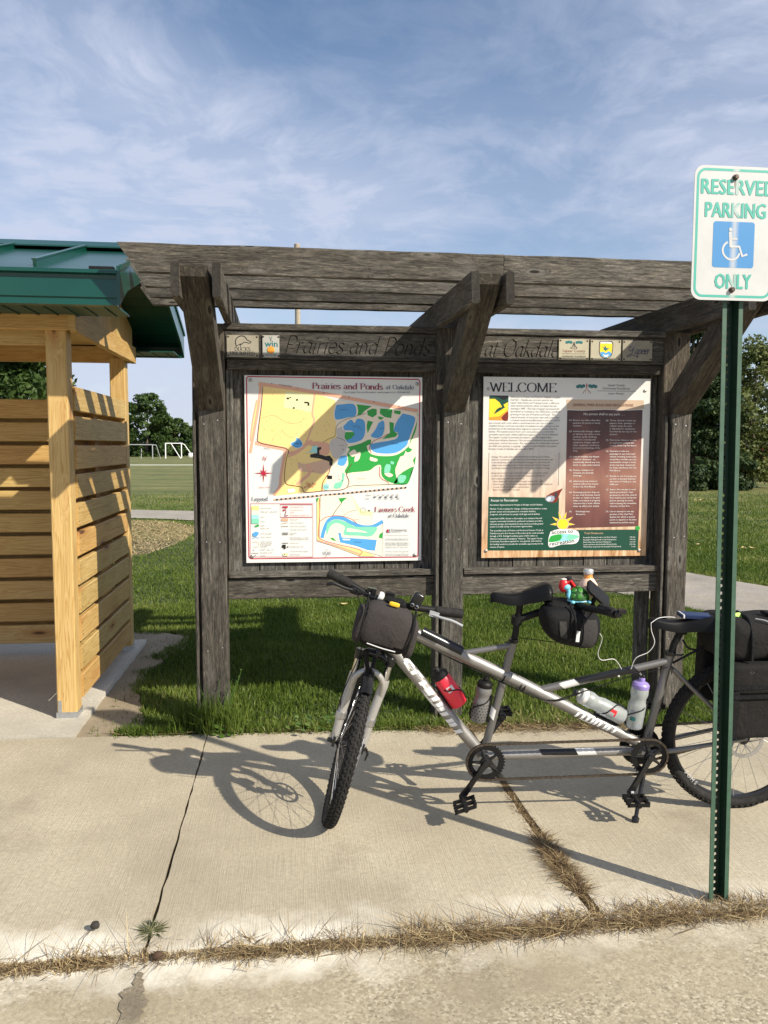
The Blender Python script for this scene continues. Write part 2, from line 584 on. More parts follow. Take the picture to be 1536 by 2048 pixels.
def blade_mat(name, stops, trans=0.3, rough=0.5, patch=None, spec=0.25):
    m = bpy.data.materials.new(name)
    m.use_nodes = True
    nt = m.node_tree
    b = nt.nodes['Principled BSDF']
    at = nd(nt, 'ShaderNodeAttribute', dict(attribute_name='rnd'))
    f = at.outputs['Fac']
    if patch:
        _, vec = ocoord(nt, rand=False)
        n1 = nd(nt, 'ShaderNodeTexNoise', Vector=vec, Scale=patch, Detail=4.0)
        f = mth(nt, 'ADD', mth(nt, 'MULTIPLY', f, 0.6), mth(nt, 'SUBTRACT', mth(nt, 'MULTIPLY', n1.outputs['Fac'], 1.2), 0.4))
    c = ramp(nt, f, stops)
    link(nt, c, b, 'Base Color')
    b.inputs['Roughness'].default_value = rough
    b.inputs['Specular IOR Level'].default_value = spec
    t = nd(nt, 'ShaderNodeBsdfTranslucent', Color=c)
    ms = nd(nt, 'ShaderNodeMixShader', Fac=trans)
    nt.links.new(b.outputs[0], ms.inputs[1])
    nt.links.new(t.outputs[0], ms.inputs[2])
    nt.links.new(ms.outputs[0], nt.nodes['Material Output'].inputs[0])
    MATS[name] = m
    return m


def f_noisy(c0, c1, scale, bump=0.2, dist=0.002, rlo=None, rhi=None):
    def fn(nt, b):
        _, vec = ocoord(nt)
        n = nd(nt, 'ShaderNodeTexNoise', Vector=vec, Scale=scale, Detail=5.0, Roughness=0.65)
        link(nt, ramp(nt, n.outputs['Fac'], [(0.3, c0), (0.7, c1)]), b, 'Base Color')
        if rlo is not None:
            n2 = nd(nt, 'ShaderNodeTexNoise', Vector=vec, Scale=scale * 0.3, Detail=4.0)
            link(nt, ramp(nt, n2.outputs['Fac'], [(0.3, rlo), (0.7, rhi)]), b, 'Roughness')
        if bump:
            setbump(nt, b, n.outputs['Fac'], bump, dist)
    return fn


def f_fabric(c0, c1, weave=1400, wrinkle=14, wr=0.5):
    def fn(nt, b):
        _, vec = ocoord(nt)
        n = nd(nt, 'ShaderNodeTexNoise', Vector=vec, Scale=weave * 0.25, Detail=3.0, Roughness=0.8)
        w = nd(nt, 'ShaderNodeTexNoise', Vector=vec, Scale=wrinkle, Detail=4.0, Roughness=0.55, Distortion=0.6)
        link(nt, ramp(nt, n.outputs['Fac'], [(0.3, c0), (0.7, c1)]), b, 'Base Color')
        h = mth(nt, 'ADD', mth(nt, 'MULTIPLY', n.outputs['Fac'], 0.12), w.outputs['Fac'])
        setbump(nt, b, h, wr, 0.02)
        b.inputs['Specular IOR Level'].default_value = 0.2
    return fn


mat('old_wood', rough=0.88, fn=f_weathered((0.0150, 0.0136, 0.0118), (0.116, 0.106, 0.092), (0.66, 0.61, 0.54)))
mat('old_wood_dark', rough=0.9, fn=f_weathered((0.0150, 0.0126, 0.0096), (0.092, 0.079, 0.062), (0.72, 0.64, 0.54)))
mat('old_wood_panel', rough=0.9, fn=f_weathered((0.020, 0.0185, 0.0165), (0.145, 0.132, 0.114), (0.60, 0.56, 0.50)))
mat('pine', rough=0.6, fn=f_pine)
mat('sidewalk', rough=0.9, fn=f_concrete((0.43, 0.37, 0.265), (0.49, 0.425, 0.305), (0.55, 0.485, 0.355), edge=True))
mat('pad', rough=0.9, fn=f_concrete((0.46, 0.42, 0.345), (0.55, 0.51, 0.42), (0.62, 0.575, 0.485), broom=False))
mat('road', rough=0.92, fn=f_concrete((0.34, 0.285, 0.19), (0.42, 0.355, 0.24), (0.50, 0.43, 0.305), broom=False, agg=0.5, edge=True))
mat('joint_stain', rough=0.92, fn=f_concrete((0.19, 0.155, 0.105), (0.25, 0.205, 0.14), (0.33, 0.28, 0.20), broom=False, agg=0.5))
mat('path', rough=0.95, fn=f_concrete((0.27, 0.245, 0.215), (0.32, 0.29, 0.255), (0.37, 0.335, 0.295), broom=False, agg=0.35))
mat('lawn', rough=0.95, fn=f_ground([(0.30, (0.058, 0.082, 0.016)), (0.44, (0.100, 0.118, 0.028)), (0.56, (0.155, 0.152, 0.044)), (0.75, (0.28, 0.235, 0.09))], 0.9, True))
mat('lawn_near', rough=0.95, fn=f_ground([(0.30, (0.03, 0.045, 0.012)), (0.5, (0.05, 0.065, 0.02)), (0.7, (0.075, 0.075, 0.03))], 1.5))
mat('soil', rough=0.95, fn=f_ground([(0.30, (0.19, 0.145, 0.09)), (0.5, (0.31, 0.25, 0.165)), (0.72, (0.42, 0.35, 0.25))], 4.0))
blade_mat('grass_blade', [(0.0, (0.030, 0.060, 0.010)), (0.40, (0.094, 0.148, 0.021)), (0.70, (0.155, 0.210, 0.038)), (0.90, (0.25, 0.275, 0.075)), (1.0, (0.36, 0.31, 0.14))], 0.35, 0.45, patch=1.1)
blade_mat('dry_grass', [(0.0, (0.07, 0.042, 0.022)), (0.4, (0.19, 0.125, 0.065)), (0.75, (0.38, 0.285, 0.15)), (1.0, (0.60, 0.48, 0.26))], 0.15, 0.6)
blade_mat('leaf_dark', [(0.0, (0.024, 0.046, 0.012)), (0.5, (0.048, 0.088, 0.020)), (1.0, (0.10, 0.15, 0.04))], 0.3, 0.5)
blade_mat('leaf_mid', [(0.0, (0.05, 0.075, 0.02)), (0.5, (0.12, 0.15, 0.042)), (1.0, (0.24, 0.25, 0.09))], 0.3, 0.5)
blade_mat('needle', [(0.0, (0.016, 0.032, 0.011)), (0.5, (0.032, 0.058, 0.018)), (1.0, (0.075, 0.105, 0.032))], 0.15, 0.6)
blade_mat('weed_leaf', [(0.0, (0.04, 0.09, 0.015)), (0.6, (0.09, 0.17, 0.03)), (1.0, (0.17, 0.24, 0.06))], 0.35, 0.4)
blade_mat('weed_dry', [(0.0, (0.06, 0.075, 0.03)), (0.6, (0.13, 0.14, 0.06)), (1.0, (0.22, 0.20, 0.10))], 0.2, 0.6)
mat('bark', rough=0.95, fn=f_noisy((0.06, 0.045, 0.032), (0.16, 0.125, 0.09), 14, 0.7, 0.03))
mat('pole_wood', rough=0.9, fn=f_noisy((0.30, 0.25, 0.19), (0.42, 0.36, 0.28), 6, 0.3, 0.01))
mat('roof_green', rough=0.3, metal=0.0, fn=f_noisy((0.003, 0.048, 0.034), (0.0045, 0.060, 0.043), 3, 0.05, 0.002, 0.24, 0.40), Coat_Weight=0.25, Coat_Roughness=0.2)
mat('soffit_green', rough=0.45, fn=f_noisy((0.004, 0.045, 0.032), (0.006, 0.058, 0.042), 3, 0.05, 0.002))
mat('galv', rough=0.4, metal=0.9, fn=f_noisy((0.45, 0.47, 0.49), (0.60, 0.62, 0.64), 40, 0.1, 0.001))
mat('post_green', rough=0.38, fn=f_noisy((0.005, 0.024, 0.013), (0.009, 0.036, 0.020), 25, 0.1, 0.001, 0.4, 0.6))
mat('post_pale', rough=0.5, fn=f_noisy((0.035, 0.085, 0.052), (0.060, 0.120, 0.080), 25, 0.1, 0.001))  # paler green for the post's front lips
mat('bolt', rough=0.5, metal=0.7, fn=f_noisy((0.06, 0.045, 0.035), (0.14, 0.11, 0.09), 90, 0.3, 0.001))
mat('screw', rough=0.35, metal=0.9, base=(0.42, 0.40, 0.36))
mat('white_metal', rough=0.4, base=(0.80, 0.80, 0.79))
mat('grey_metal', rough=0.5, base=(0.35, 0.36, 0.37))
mat('white_line', rough=0.9, base=(0.70, 0.70, 0.62))
mat('brick_wall', rough=0.9, fn=f_noisy((0.20, 0.075, 0.05), (0.30, 0.12, 0.08), 2.5, 0.2, 0.01))
mat('dark_roof', rough=0.9, base=(0.10, 0.085, 0.075))
mat('dark_glass', rough=0.1, base=(0.03, 0.035, 0.04))
mat('frame_silver', rough=0.48, metal=0.6, fn=f_noisy((0.27, 0.26, 0.245), (0.33, 0.318, 0.30), 30, 0.03, 0.0005))
mat('frame_dark', rough=0.42, metal=0.6, base=(0.20, 0.195, 0.19))
mat('fork_silver', rough=0.34, metal=0.45, base=(0.46, 0.45, 0.43))
mat('chrome', rough=0.12, metal=1.0, base=(0.72, 0.72, 0.72))
mat('alloy', rough=0.35, metal=0.9, base=(0.50, 0.50, 0.51))
mat('black_gloss', rough=0.25, base=(0.012, 0.012, 0.013))
mat('black_matte', rough=0.55, Specular_IOR_Level=0.25, fn=f_noisy((0.006, 0.006, 0.0065), (0.013, 0.0125, 0.0125), 60, 0.15, 0.001))
mat('rubber', rough=0.8, Specular_IOR_Level=0.25, fn=f_noisy((0.011, 0.0105, 0.010), (0.030, 0.028, 0.026), 50, 0.2, 0.001))
mat('chain_steel', rough=0.45, metal=0.8, fn=f_noisy((0.07, 0.055, 0.042), (0.20, 0.17, 0.14), 120, 0.0))
mat('saddle_black', rough=0.40, Specular_IOR_Level=0.16, fn=f_noisy((0.005, 0.005, 0.0055), (0.009, 0.009, 0.0095), 220, 0.12, 0.0006))
mat('bag_grey', rough=0.95, fn=f_fabric((0.028, 0.024, 0.023), (0.066, 0.057, 0.054)))
mat('bag_black', rough=0.75, fn=f_fabric((0.005, 0.005, 0.0055), (0.011, 0.011, 0.0115), wr=0.7))
mat('pannier_cloth', rough=0.9, fn=f_fabric((0.011, 0.010, 0.0095), (0.022, 0.0205, 0.019), wr=0.8))
mat('bag_slate', rough=0.85, fn=f_fabric((0.030, 0.028, 0.027), (0.052, 0.049, 0.047)))
mat('reflect', rough=0.4, base=(0.62, 0.62, 0.62))
mat('yellow_tab', rough=0.6, base=(0.78, 0.48, 0.02))
mat('white_plastic', rough=0.4, base=(0.66, 0.66, 0.64))
mat('red_bottle', rough=0.35, base=(0.80, 0.035, 0.065), Subsurface_Weight=0.15)
mat('smoke_bottle', rough=0.35, base=(0.16, 0.155, 0.15))
mat('clear_bottle', rough=0.35, base=(0.66, 0.70, 0.70), Transmission_Weight=0.6)
mat('lilac_cap', rough=0.4, base=(0.30, 0.23, 0.56))
mat('juice', rough=0.15, base=(0.75, 0.28, 0.04), Coat_Weight=0.5)
mat('juice_label', rough=0.5, base=(0.84, 0.60, 0.46))
mat('silver_cap', rough=0.35, metal=0.6, base=(0.62, 0.62, 0.61))
mat('toy_green', rough=0.35, base=(0.045, 0.20, 0.02))
mat('toy_line', rough=0.5, base=(0.012, 0.07, 0.008))
mat('toy_blue', rough=0.35, base=(0.20, 0.58, 0.72))
mat('toy_red', rough=0.3, base=(0.62, 0.02, 0.025))
mat('bank_blue', rough=0.35, metal=0.2, base=(0.012, 0.026, 0.085))
mat('lime', rough=0.5, base=(0.34, 0.58, 0.06))
mat('leaf_yellow', rough=0.7, base=(0.62, 0.50, 0.22))
mat('leaf_brown', rough=0.8, base=(0.20, 0.11, 0.05))
mat('cone_brown', rough=0.8, base=(0.065, 0.035, 0.018))
mat('seed_black', rough=0.8, base=(0.03, 0.025, 0.022))


def ink(name, rgb, rough=0.32):
    """flat printed ink; rgb in display 0-255 values"""
    lin = tuple(((q / 255 + 0.055) / 1.055) ** 2.4 if q > 10 else q / 255 / 12.92 for q in rgb)
    return mat('ink_' + name, base=lin, rough=rough)


INK = {}
for _n, _c in dict(white=(222, 222, 216), red=(176, 28, 60), maroon=(140, 30, 62), navy=(42, 52, 92), yellow=(244, 214, 140),
                   cream=(240, 226, 204), pale=(228, 226, 172), road=(224, 170, 142), blue=(84, 160, 216), green=(44, 158, 66),
                   teal=(128, 208, 176), aqua=(160, 220, 214), grey=(196, 190, 184), black=(22, 22, 24), dgrey=(62, 58, 62),
                   brown=(120, 44, 30), tan=(214, 176, 148), orange=(232, 150, 50), sun=(250, 210, 50), dkgreen=(24, 72, 56),
                   paper=(230, 230, 226), rules=(196, 172, 148), skyb=(150, 208, 236), dteal=(40, 110, 110), mist=(150, 160, 175)).items():
    INK[_n] = ink(_n, _c)
INKS = list(INK)
INKM = [INK[k] for k in INKS]


def II(n):
    return INKS.index(n)


# ------------------------------------------------------------------ lettering
_tc = {}


def text_geo(s):
    if s in _tc:
        return _tc[s]
    cu = bpy.data.curves.new('t', 'FONT')
    cu.body = s
    cu.size = 1.0
    cu.resolution_u = 2
    o = bpy.data.objects.new('t', cu)
    col.objects.link(o)
    dg = bpy.context.evaluated_depsgraph_get()
    me = bpy.data.meshes.new_from_object(o.evaluated_get(dg))
    vs = [(v.co.x, v.co.y) for v in me.vertices]
    fs = [tuple(p.vertices) for p in me.polygons]
    bpy.data.objects.remove(o)
    bpy.data.curves.remove(cu)
    bpy.data.meshes.remove(me)
    _tc[s] = (vs, fs)
    return _tc[s]


def put_text(mb, s, O, U, W, size, mi, width=None, align='L', shear=0.0):
    """flat text: O baseline start, U right, W up; size = font size in metres"""
    vs, fs = text_geo(s)
    if not vs:
        return
    x1 = max(p[0] for p in vs)
    kx = size if width is None else width / max(x1, 1e-6)
    ww = x1 * kx
    dx = {'L': 0, 'C': -ww / 2, 'R': -ww}[align]
    O, U, W = V(O), V(U), V(W)
    mb.add([O + U * (x * kx + dx + shear * y * size) + W * (y * size) for x, y in vs], fs, mi)


GL = {
    'P': (.68, [(0, [(.14, 0), (.14, 1)]), (1, [(.14, .97), (.45, .96), (.6, .74), (.45, .5), (.14, .49)])]),
    'r': (.42, [(0, [(.12, 0), (.12, .62)]), (1, [(.12, .4), (.2, .56), (.38, .6)])]),
    'a': (.56, [(1, [(.08, .5), (.25, .63), (.41, .5), (.42, .1), (.54, .02)]), (1, [(.42, .36), (.2, .32), (.07, .16), (.2, .0), (.42, .14)])]),
    'A': (.56, [(1, [(.46, .5), (.3, .62), (.1, .45), (.07, .2), (.2, .02), (.38, .12), (.46, .36)]), (1, [(.46, .62), (.45, .1), (.56, .02)])]),
    'i': (.26, [(0, [(.12, 0), (.12, .62)]), (0, [(.12, .82), (.12, .9)])]),
    'e': (.52, [(1, [(.08, .33), (.46, .36), (.42, .55), (.26, .63), (.09, .45), (.1, .15), (.28, 0), (.48, .1)])]),
    's': (.44, [(1, [(.38, .53), (.22, .63), (.08, .5), (.2, .36), (.36, .25), (.36, .08), (.2, 0), (.05, .1)])]),
    'n': (.6, [(0, [(.12, 0), (.12, .62)]), (1, [(.12, .42), (.28, .62), (.44, .5), (.47, .3), (.47, 0)])]),
    'd': (.6, [(1, [(.46, .5), (.3, .62), (.1, .45), (.07, .2), (.2, .02), (.38, .1), (.46, .2)]), (0, [(.47, 1.02), (.47, 0)])]),
    'o': (.56, [(1, [(.28, .63), (.11, .54), (.06, .31), (.12, .08), (.28, 0), (.44, .08), (.5, .31), (.45, .54), (.28, .63)])]),
    't': (.38, [(1, [(.16, .86), (.16, .12), (.24, .01), (.37, .06)]), (0, [(.02, .6), (.35, .6)])]),
    'O': (.86, [(1, [(.42, 1), (.14, .84), (.06, .5), (.14, .16), (.42, 0), (.7, .16), (.78, .5), (.7, .84), (.42, 1)])]),
    'k': (.54, [(0, [(.12, 0), (.12, 1)]), (0, [(.44, .6), (.14, .28)]), (0, [(.22, .36), (.5, 0)])]),
    'l': (.27, [(0, [(.13, 0), (.13, 1)])]),
    'F': (.64, [(0, [(.14, 0), (.14, 1)]), (0, [(.14, .97), (.6, .97)]), (0, [(.14, .52), (.46, .52)])]),
    'm': (.92, [(0, [(.12, 0), (.12, .62)]), (1, [(.12, .42), (.28, .62), (.42, .5), (.45, .3), (.45, 0)]), (1, [(.45, .42), (.6, .62), (.76, .5), (.79, .3), (.79, 0)])]),
    'C': (.82, [(1, [(.72, .76), (.58, .97), (.3, .97), (.1, .72), (.08, .35), (.28, .04), (.55, .02), (.76, .2)])]),
    'L': (.66, [(0, [(.14, 0), (.14, 1)]), (0, [(.14, .03), (.6, .03)]), (0, [(.6, .03), (.62, .2)])]),
    'g': (.54, [(1, [(.26, .63), (.1, .55), (.08, .42), (.16, .27), (.3, .26), (.42, .38), (.4, .56), (.26, .63)]), (1, [(.18, .27), (.12, .14), (.3, .06), (.47, -.03), (.42, -.24), (.16, -.26), (.07, -.12), (.2, .03)]), (0, [(.38, .58), (.53, .62)])]),
    'c': (.5, [(1, [(.44, .5), (.28, .63), (.08, .45), (.1, .15), (.28, 0), (.46, .1)])]),
    'W': (1.02, [(0, [(.04, 1), (.3, 0)]), (0, [(.3, 0), (.5, .9)]), (0, [(.5, .9), (.74, 0)]), (0, [(.74, 0), (.98, 1)])]),
    'E': (.68, [(0, [(.14, 0), (.14, 1)]), (0, [(.14, .97), (.6, .97)]), (0, [(.14, .52), (.48, .52)]), (0, [(.14, .03), (.62, .03)]), (0, [(.6, .97), (.61, .82)]), (0, [(.62, .03), (.64, .2)])]),
    'M': (1.02, [(0, [(.12, 0), (.14, 1)]), (0, [(.14, 1), (.5, .05)]), (0, [(.5, .05), (.86, 1)]), (0, [(.86, 1), (.88, 0)])]),
    'D': (.82, [(0, [(.14, 0), (.14, 1)]), (1, [(.14, .97), (.5, .94), (.72, .5), (.5, .06), (.14, .03)])]),
    'U': (.8, [(1, [(.12, 1), (.12, .3), (.22, .04), (.42, 0), (.6, .08), (.66, .3), (.66, 1)])]),
    'K': (.74, [(0, [(.14, 0), (.14, 1)]), (0, [(.62, 1), (.16, .42)]), (0, [(.28, .55), (.7, 0)])]),
    'S': (.6, [(1, [(.5, .82), (.35, .98), (.14, .92), (.1, .72), (.3, .54), (.52, .4), (.52, .14), (.32, 0), (.07, .14)])]),
    'N': (.84, [(0, [(.12, 0), (.12, 1)]), (0, [(.12, 1), (.68, 0)]), (0, [(.68, 0), (.68, 1)])]),
    'I': (.3, [(0, [(.14, 0), (.14, 1)])]),
    'T': (.68, [(0, [(.34, 0), (.34, 1)]), (0, [(.04, .97), (.64, .97)])]),
    'p': (.58, [(0, [(.12, -.32), (.12, .62)]), (1, [(.12, .45), (.28, .62), (.48, .45), (.48, .15), (.28, 0), (.12, .14)])]),
    ' ': (.34, []),
}


def nib_strokes(s, serif, italic):
    """-> total width and list of strokes: each a list of (x, y)"""
    x = 0.0
    out = []
    for ch in s:
        g = ch
        if italic and ch == 'a':
            g = 'A'
        adv, st = GL[g]
        for sm, pts in st:
            p3 = [V((a, b, 0)) for a, b in pts]
            if sm:
                p3 = spline(p3, 5)
            out.append([(q.x + x, q.y) for q in p3])
            if serif:
                for e, nb in ((p3[0], p3[1]), (p3[-1], p3[-2])):
                    t = (e - nb).normalized()
                    if abs(t.y) > 0.75 and (abs(e.y) < 0.06 or abs(e.y - 1) < 0.06 or (abs(e.y - 0.62) < 0.03 and t.y > 0)) and not (g in 'UW' and abs(e.y) < .06) and not (g == 'M' and abs(e.x - .5) < .05):
                        yy = min(max(e.y, 0.03), 0.97)
                        if abs(e.y - .62) < .03:
                            out.append([(e.x + x - 0.12, .585), (e.x + x, .605)])
                        else:
                            out.append([(e.x + x - 0.13, yy), (e.x + x + 0.13, yy)])
        x += adv
    return x, out


def nib_text(mb, s, O, U, W, size, mi, width=None, serif=True, italic=False, shear=0.0, ang=0.0, wide=0.062, thin=0.017, N=None, carve=None):
    """broad-nib lettering; carve=(depth, proud) makes a closed V-groove cutter instead of flat ink"""
    tw, strokes = nib_strokes(s, serif, italic)
    O, U, W = V(O), V(U), V(W)
    N = V(N) if N is not None else U.cross(W)
    kx = size if width is None else width / tw
    nd_ = (math.cos(ang), math.sin(ang))
    for si, st in enumerate(strokes):
        pts = [(a * kx + shear * b * size, b * size) for a, b in st]
        n = len(pts)
        L, R, B, hs = [], [], [], []
        for i in range(n):
            a = pts[max(i - 1, 0)]
            b = pts[min(i + 1, n - 1)]
            tx, ty = b[0] - a[0], b[1] - a[1]
            l = math.hypot(tx, ty) or 1
            nx, ny = -ty / l, tx / l
            h = math.hypot(wide * (nx * nd_[0] + ny * nd_[1]), thin) * size
            L.append((pts[i][0] + nx * h, pts[i][1] + ny * h))
            R.append((pts[i][0] - nx * h, pts[i][1] - ny * h))
            hs.append(h)

        def P(q, d):
            return O + U * q[0] + W * q[1] + N * d
        if carve:
            dep, pr = carve
            dj = 0.00013 * (si % 7)
            vs = [P(q, pr + dj) for q in L] + [P(q, pr + dj) for q in R] + [P(q, -min(dep, h * 1.1) - dj) for q, h in zip(pts, hs)]
            fs = []
            for i in range(n - 1):
                fs += [(i, n + i, n + i + 1, i + 1), (i, i + 1, 2 * n + i + 1, 2 * n + i), (n + i, 2 * n + i, 2 * n + i + 1, n + i + 1)]
            fs += [(0, 2 * n, n), (n - 1, 2 * n - 1, 3 * n - 1)]
            mb.add(vs, fs, mi)
        else:
            off = 0.00012 * (si % 6)
            mb.add([P(q, off) for q in L] + [P(q, off) for q in R], [(i, n + i, n + i + 1, i + 1) for i in range(n - 1)], mi)
    return tw


def stroke_poly(mb, pts, w, N, mi, closed=False):
    """flat ribbon along 3D points lying in a plane with normal N"""
    pts = [V(p) for p in pts]
    n = len(pts)
    vs = []
    for i in range(n):
        a = pts[(i - 1) % n] if (closed or i > 0) else pts[i]
        b = pts[(i + 1) % n] if (closed or i < n - 1) else pts[i]
        t = (b - a).normalized()
        s = N.cross(t)
        vs += [pts[i] + s * w / 2, pts[i] - s * w / 2]
    fs = [(2 * i, 2 * i + 1, (2 * i + 3) % (2 * n), (2 * i + 2) % (2 * n)) for i in range(n if closed else n - 1)]
    mb.add(vs, fs, mi)


def board(name, p0, p1, wdir, w, t, m, parent, seg=None, jit=0.0012, ch=0.004, cut0=0.0, cut1=0.0, **tags):
    """plank with chamfered arrises, slightly wavy; local X along the length, Y the width, Z the thickness.
    cut0/cut1 shift the ends along the length in proportion to local Y (a slanted end cut)"""
    p0, p1 = V(p0), V(p1)
    L = (p1 - p0).length
    X = (p1 - p0).normalized()
    Y = V(wdir)
    Y = (Y - X * Y.dot(X)).normalized()
    Z = X.cross(Y)
    c = (p0 + p1) / 2
    M = Matrix(((X.x, Y.x, Z.x, c.x), (X.y, Y.y, Z.y, c.y), (X.z, Y.z, Z.z, c.z), (0, 0, 0, 1)))
    seg = seg or max(2, min(14, int(L / 0.18)))
    hw, ht = w / 2, t / 2
    ch = min(ch, hw * 0.4, ht * 0.4)
    prof = [(-hw + ch, -ht), (hw - ch, -ht), (hw, -ht + ch), (hw, ht - ch), (hw - ch, ht), (-hw + ch, ht), (-hw, ht - ch), (-hw, -ht + ch)]
    vs, fs = [], []
    rows = [-L / 2] + [-L / 2 + L * k / seg for k in range(1, seg)] + [L / 2]
    for k, x in enumerate(rows):
        for (y, z) in prof:
            sk = cut0 * y if k == 0 else (cut1 * y if k == len(rows) - 1 else 0)
            vs.append((x + sk + (random.uniform(-1, 1) * jit if k in (0, len(rows) - 1) else 0), y + random.uniform(-1, 1) * jit, z + random.uniform(-1, 1) * jit * 0.5))
    n = 8
    for k in range(len(rows) - 1):
        for j in range(n):
            fs.append((k * n + j, (k + 1) * n + j, (k + 1) * n + (j + 1) % n, k * n + (j + 1) % n))
    fs.append(tuple(range(n)))
    fs.append(tuple((len(rows) - 1) * n + j for j in range(n - 1, -1, -1)))
    mb = MB().add(vs, fs)
    # consistent outward winding
    return obj(name, mb, MATS[m] if isinstance(m, str) else m, parent, smooth=False, M=M, **tags)


# ------------------------------------------------------------------ the setting
def poly_mesh(pts, z0, z1, step=0.12, jit=0.006, seed=1):
    """slab from a plan polygon with slightly irregular edges"""
    rr = random.Random(seed)
    out = []
    n = len(pts)
    for i in range(n):
        a, b = V((*pts[i], 0)), V((*pts[(i + 1) % n], 0))
        k = max(1, int((b - a).length / step))
        k = min(k, 60)
        for q in range(k):
            p = a.lerp(b, q / k)
            j = jit if q else 0
            out.append(V((p.x + rr.uniform(-j, j), p.y + rr.uniform(-j, j), z0)))
    return MB().prism(out, V((0, 0, z1 - z0)))


def far_edge(x):
    return -0.315 - 0.052 * x


def sheet_obj(name, pts, z, m, **tags):
    mb = MB().sheet([V((x, y, z)) for x, y in pts])
    return obj(name, mb, MATS[m], None, smooth=False, **tags)


sheet_obj('ground', [(-900, -60), (900, -60), (900, 1400), (-900, 1400)], -0.045, 'lawn', kind='structure')
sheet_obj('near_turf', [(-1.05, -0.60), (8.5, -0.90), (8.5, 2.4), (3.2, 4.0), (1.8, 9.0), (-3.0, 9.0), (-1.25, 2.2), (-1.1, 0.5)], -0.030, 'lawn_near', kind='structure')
road = sheet_obj('road', [(-14, -14), (14, -14), (14, -2.14), (-14, -2.14)], -0.014, 'road', kind='structure')

jp = [onz(x, y, -0.010) for x, y in [(268, 1945), (290, 1942), (284, 1975), (296, 2000), (280, 2040), (276, 2100), (262, 2200), (225, 2200), (236, 2100), (238, 2040), (242, 1985), (262, 1972)]]
jj = []
for i_, a_ in enumerate(jp):
    b_ = jp[(i_ + 1) % len(jp)]
    jj += [a_.lerp(b_, q_ / 5) + V((random.uniform(-.009, .009), random.uniform(-.006, .006), 0)) for q_ in range(5)]
obj('road_joint', MB().sheet(jj), MATS['joint_stain'], None, smooth=False, kind='structure')
walk = obj('sidewalk', MB().box((-9.0, -2.15, -0.12), (9.0, -0.62, -0.055)), MATS['soil'], None, smooth=False, kind='structure')
cr = [(0.955, -0.35), (0.962, -0.7), (0.958, -1.1), (0.968, -1.5), (0.972, -1.8), (0.99, -2.16)]
crk = [(0.985, -0.37), (0.990, -0.7), (0.992, -1.1), (1.005, -1.5), (1.012, -1.8), (1.03, -2.16)]
for sd, pts in ((3, [(-9.0, -2.165), (-0.466, -2.165), (-0.464, -1.3), (-0.4625, far_edge(-.46)), (-1.15, -0.272), (-9.0, -0.205)]),
                (4, [(-0.455, -2.165)] + cr[::-1] + [(-0.4545, far_edge(-.45)), (-0.456, -1.3)]),
                (5, [(1.03, -2.165), (9.0, -2.165), (9.0, far_edge(5)), (2.6, far_edge(2.6))] + crk)):
    obj('slab', poly_mesh(pts, -0.10, 0.0, 0.07, 0.0035, sd), MATS['sidewalk'], walk, smooth=False)

obj('shed_pad', poly_mesh([(-7.0, -0.198), (-1.165, -0.255), (-1.17, 0.3), (-1.155, 1.84), (-7.0, 1.84)], -0.10, 0.018, 0.08, 0.005, 8), MATS['pad'], None, smooth=False, kind='structure')
dirt_poly = [(-1.18, -0.30), (-0.86, -0.30), (-0.80, -0.20), (-0.86, 0.05), (-0.90, 0.25), (-0.95, 0.45), (-1.02, 0.7), (-1.0, 1.0), (-0.93, 1.4), (-0.82, 1.75), (-0.85, 2.05), (-1.1, 2.2), (-1.5, 2.25), (-1.4, 1.7), (-1.3, 0.5)]
obj('dirt_strip', poly_mesh(dirt_poly, -0.04, -0.012, 0.06, 0.025, 9), MATS['soil'], None, smooth=False, kind='structure')

path_c = [(-30, 19.0), (-16, 17.2), (-8, 15.7), (-4.2, 14.7), (-1.6, 13.6), (0.8, 11.4), (2.6, 8.6), (3.7, 5.9), (4.35, 4.0), (4.95, 2.6), (5.8, 1.1), (7.2, -0.6), (8.6, -2.0)]
pc = spline([V((x, y, 0)) for x, y in path_c], 8)
path_L, path_R = [], []
for i, p in enumerate(pc):
    t = (pc[min(i + 1, len(pc) - 1)] - pc[max(i - 1, 0)]).normalized()
    s = V((-t.y, t.x, 0))
    hw = 1.05 if p.x < 1 else 1.05 - 0.15 * min(1, (p.x - 1) / 3)
    j = random.uniform(-0.02, 0.02)
    path_L.append(p + s * (hw + j))
    path_R.append(p - s * (hw - j))
mbp = MB()
n_ = len(pc)
mbp.add([V((q.x, q.y, -0.022)) for q in path_L + path_R], [(i, n_ + i, n_ + i + 1, i + 1) for i in range(n_ - 1)])
obj('path', mbp, MATS['path'], None, smooth=False, kind='structure')
PATHC = np.array([(p.x, p.y) for p in pc])

obj('field_line', MB().box((-60, 63.6, -0.04), (20, 64.4, -0.01)), MATS['white_line'], None, smooth=False, kind='structure')


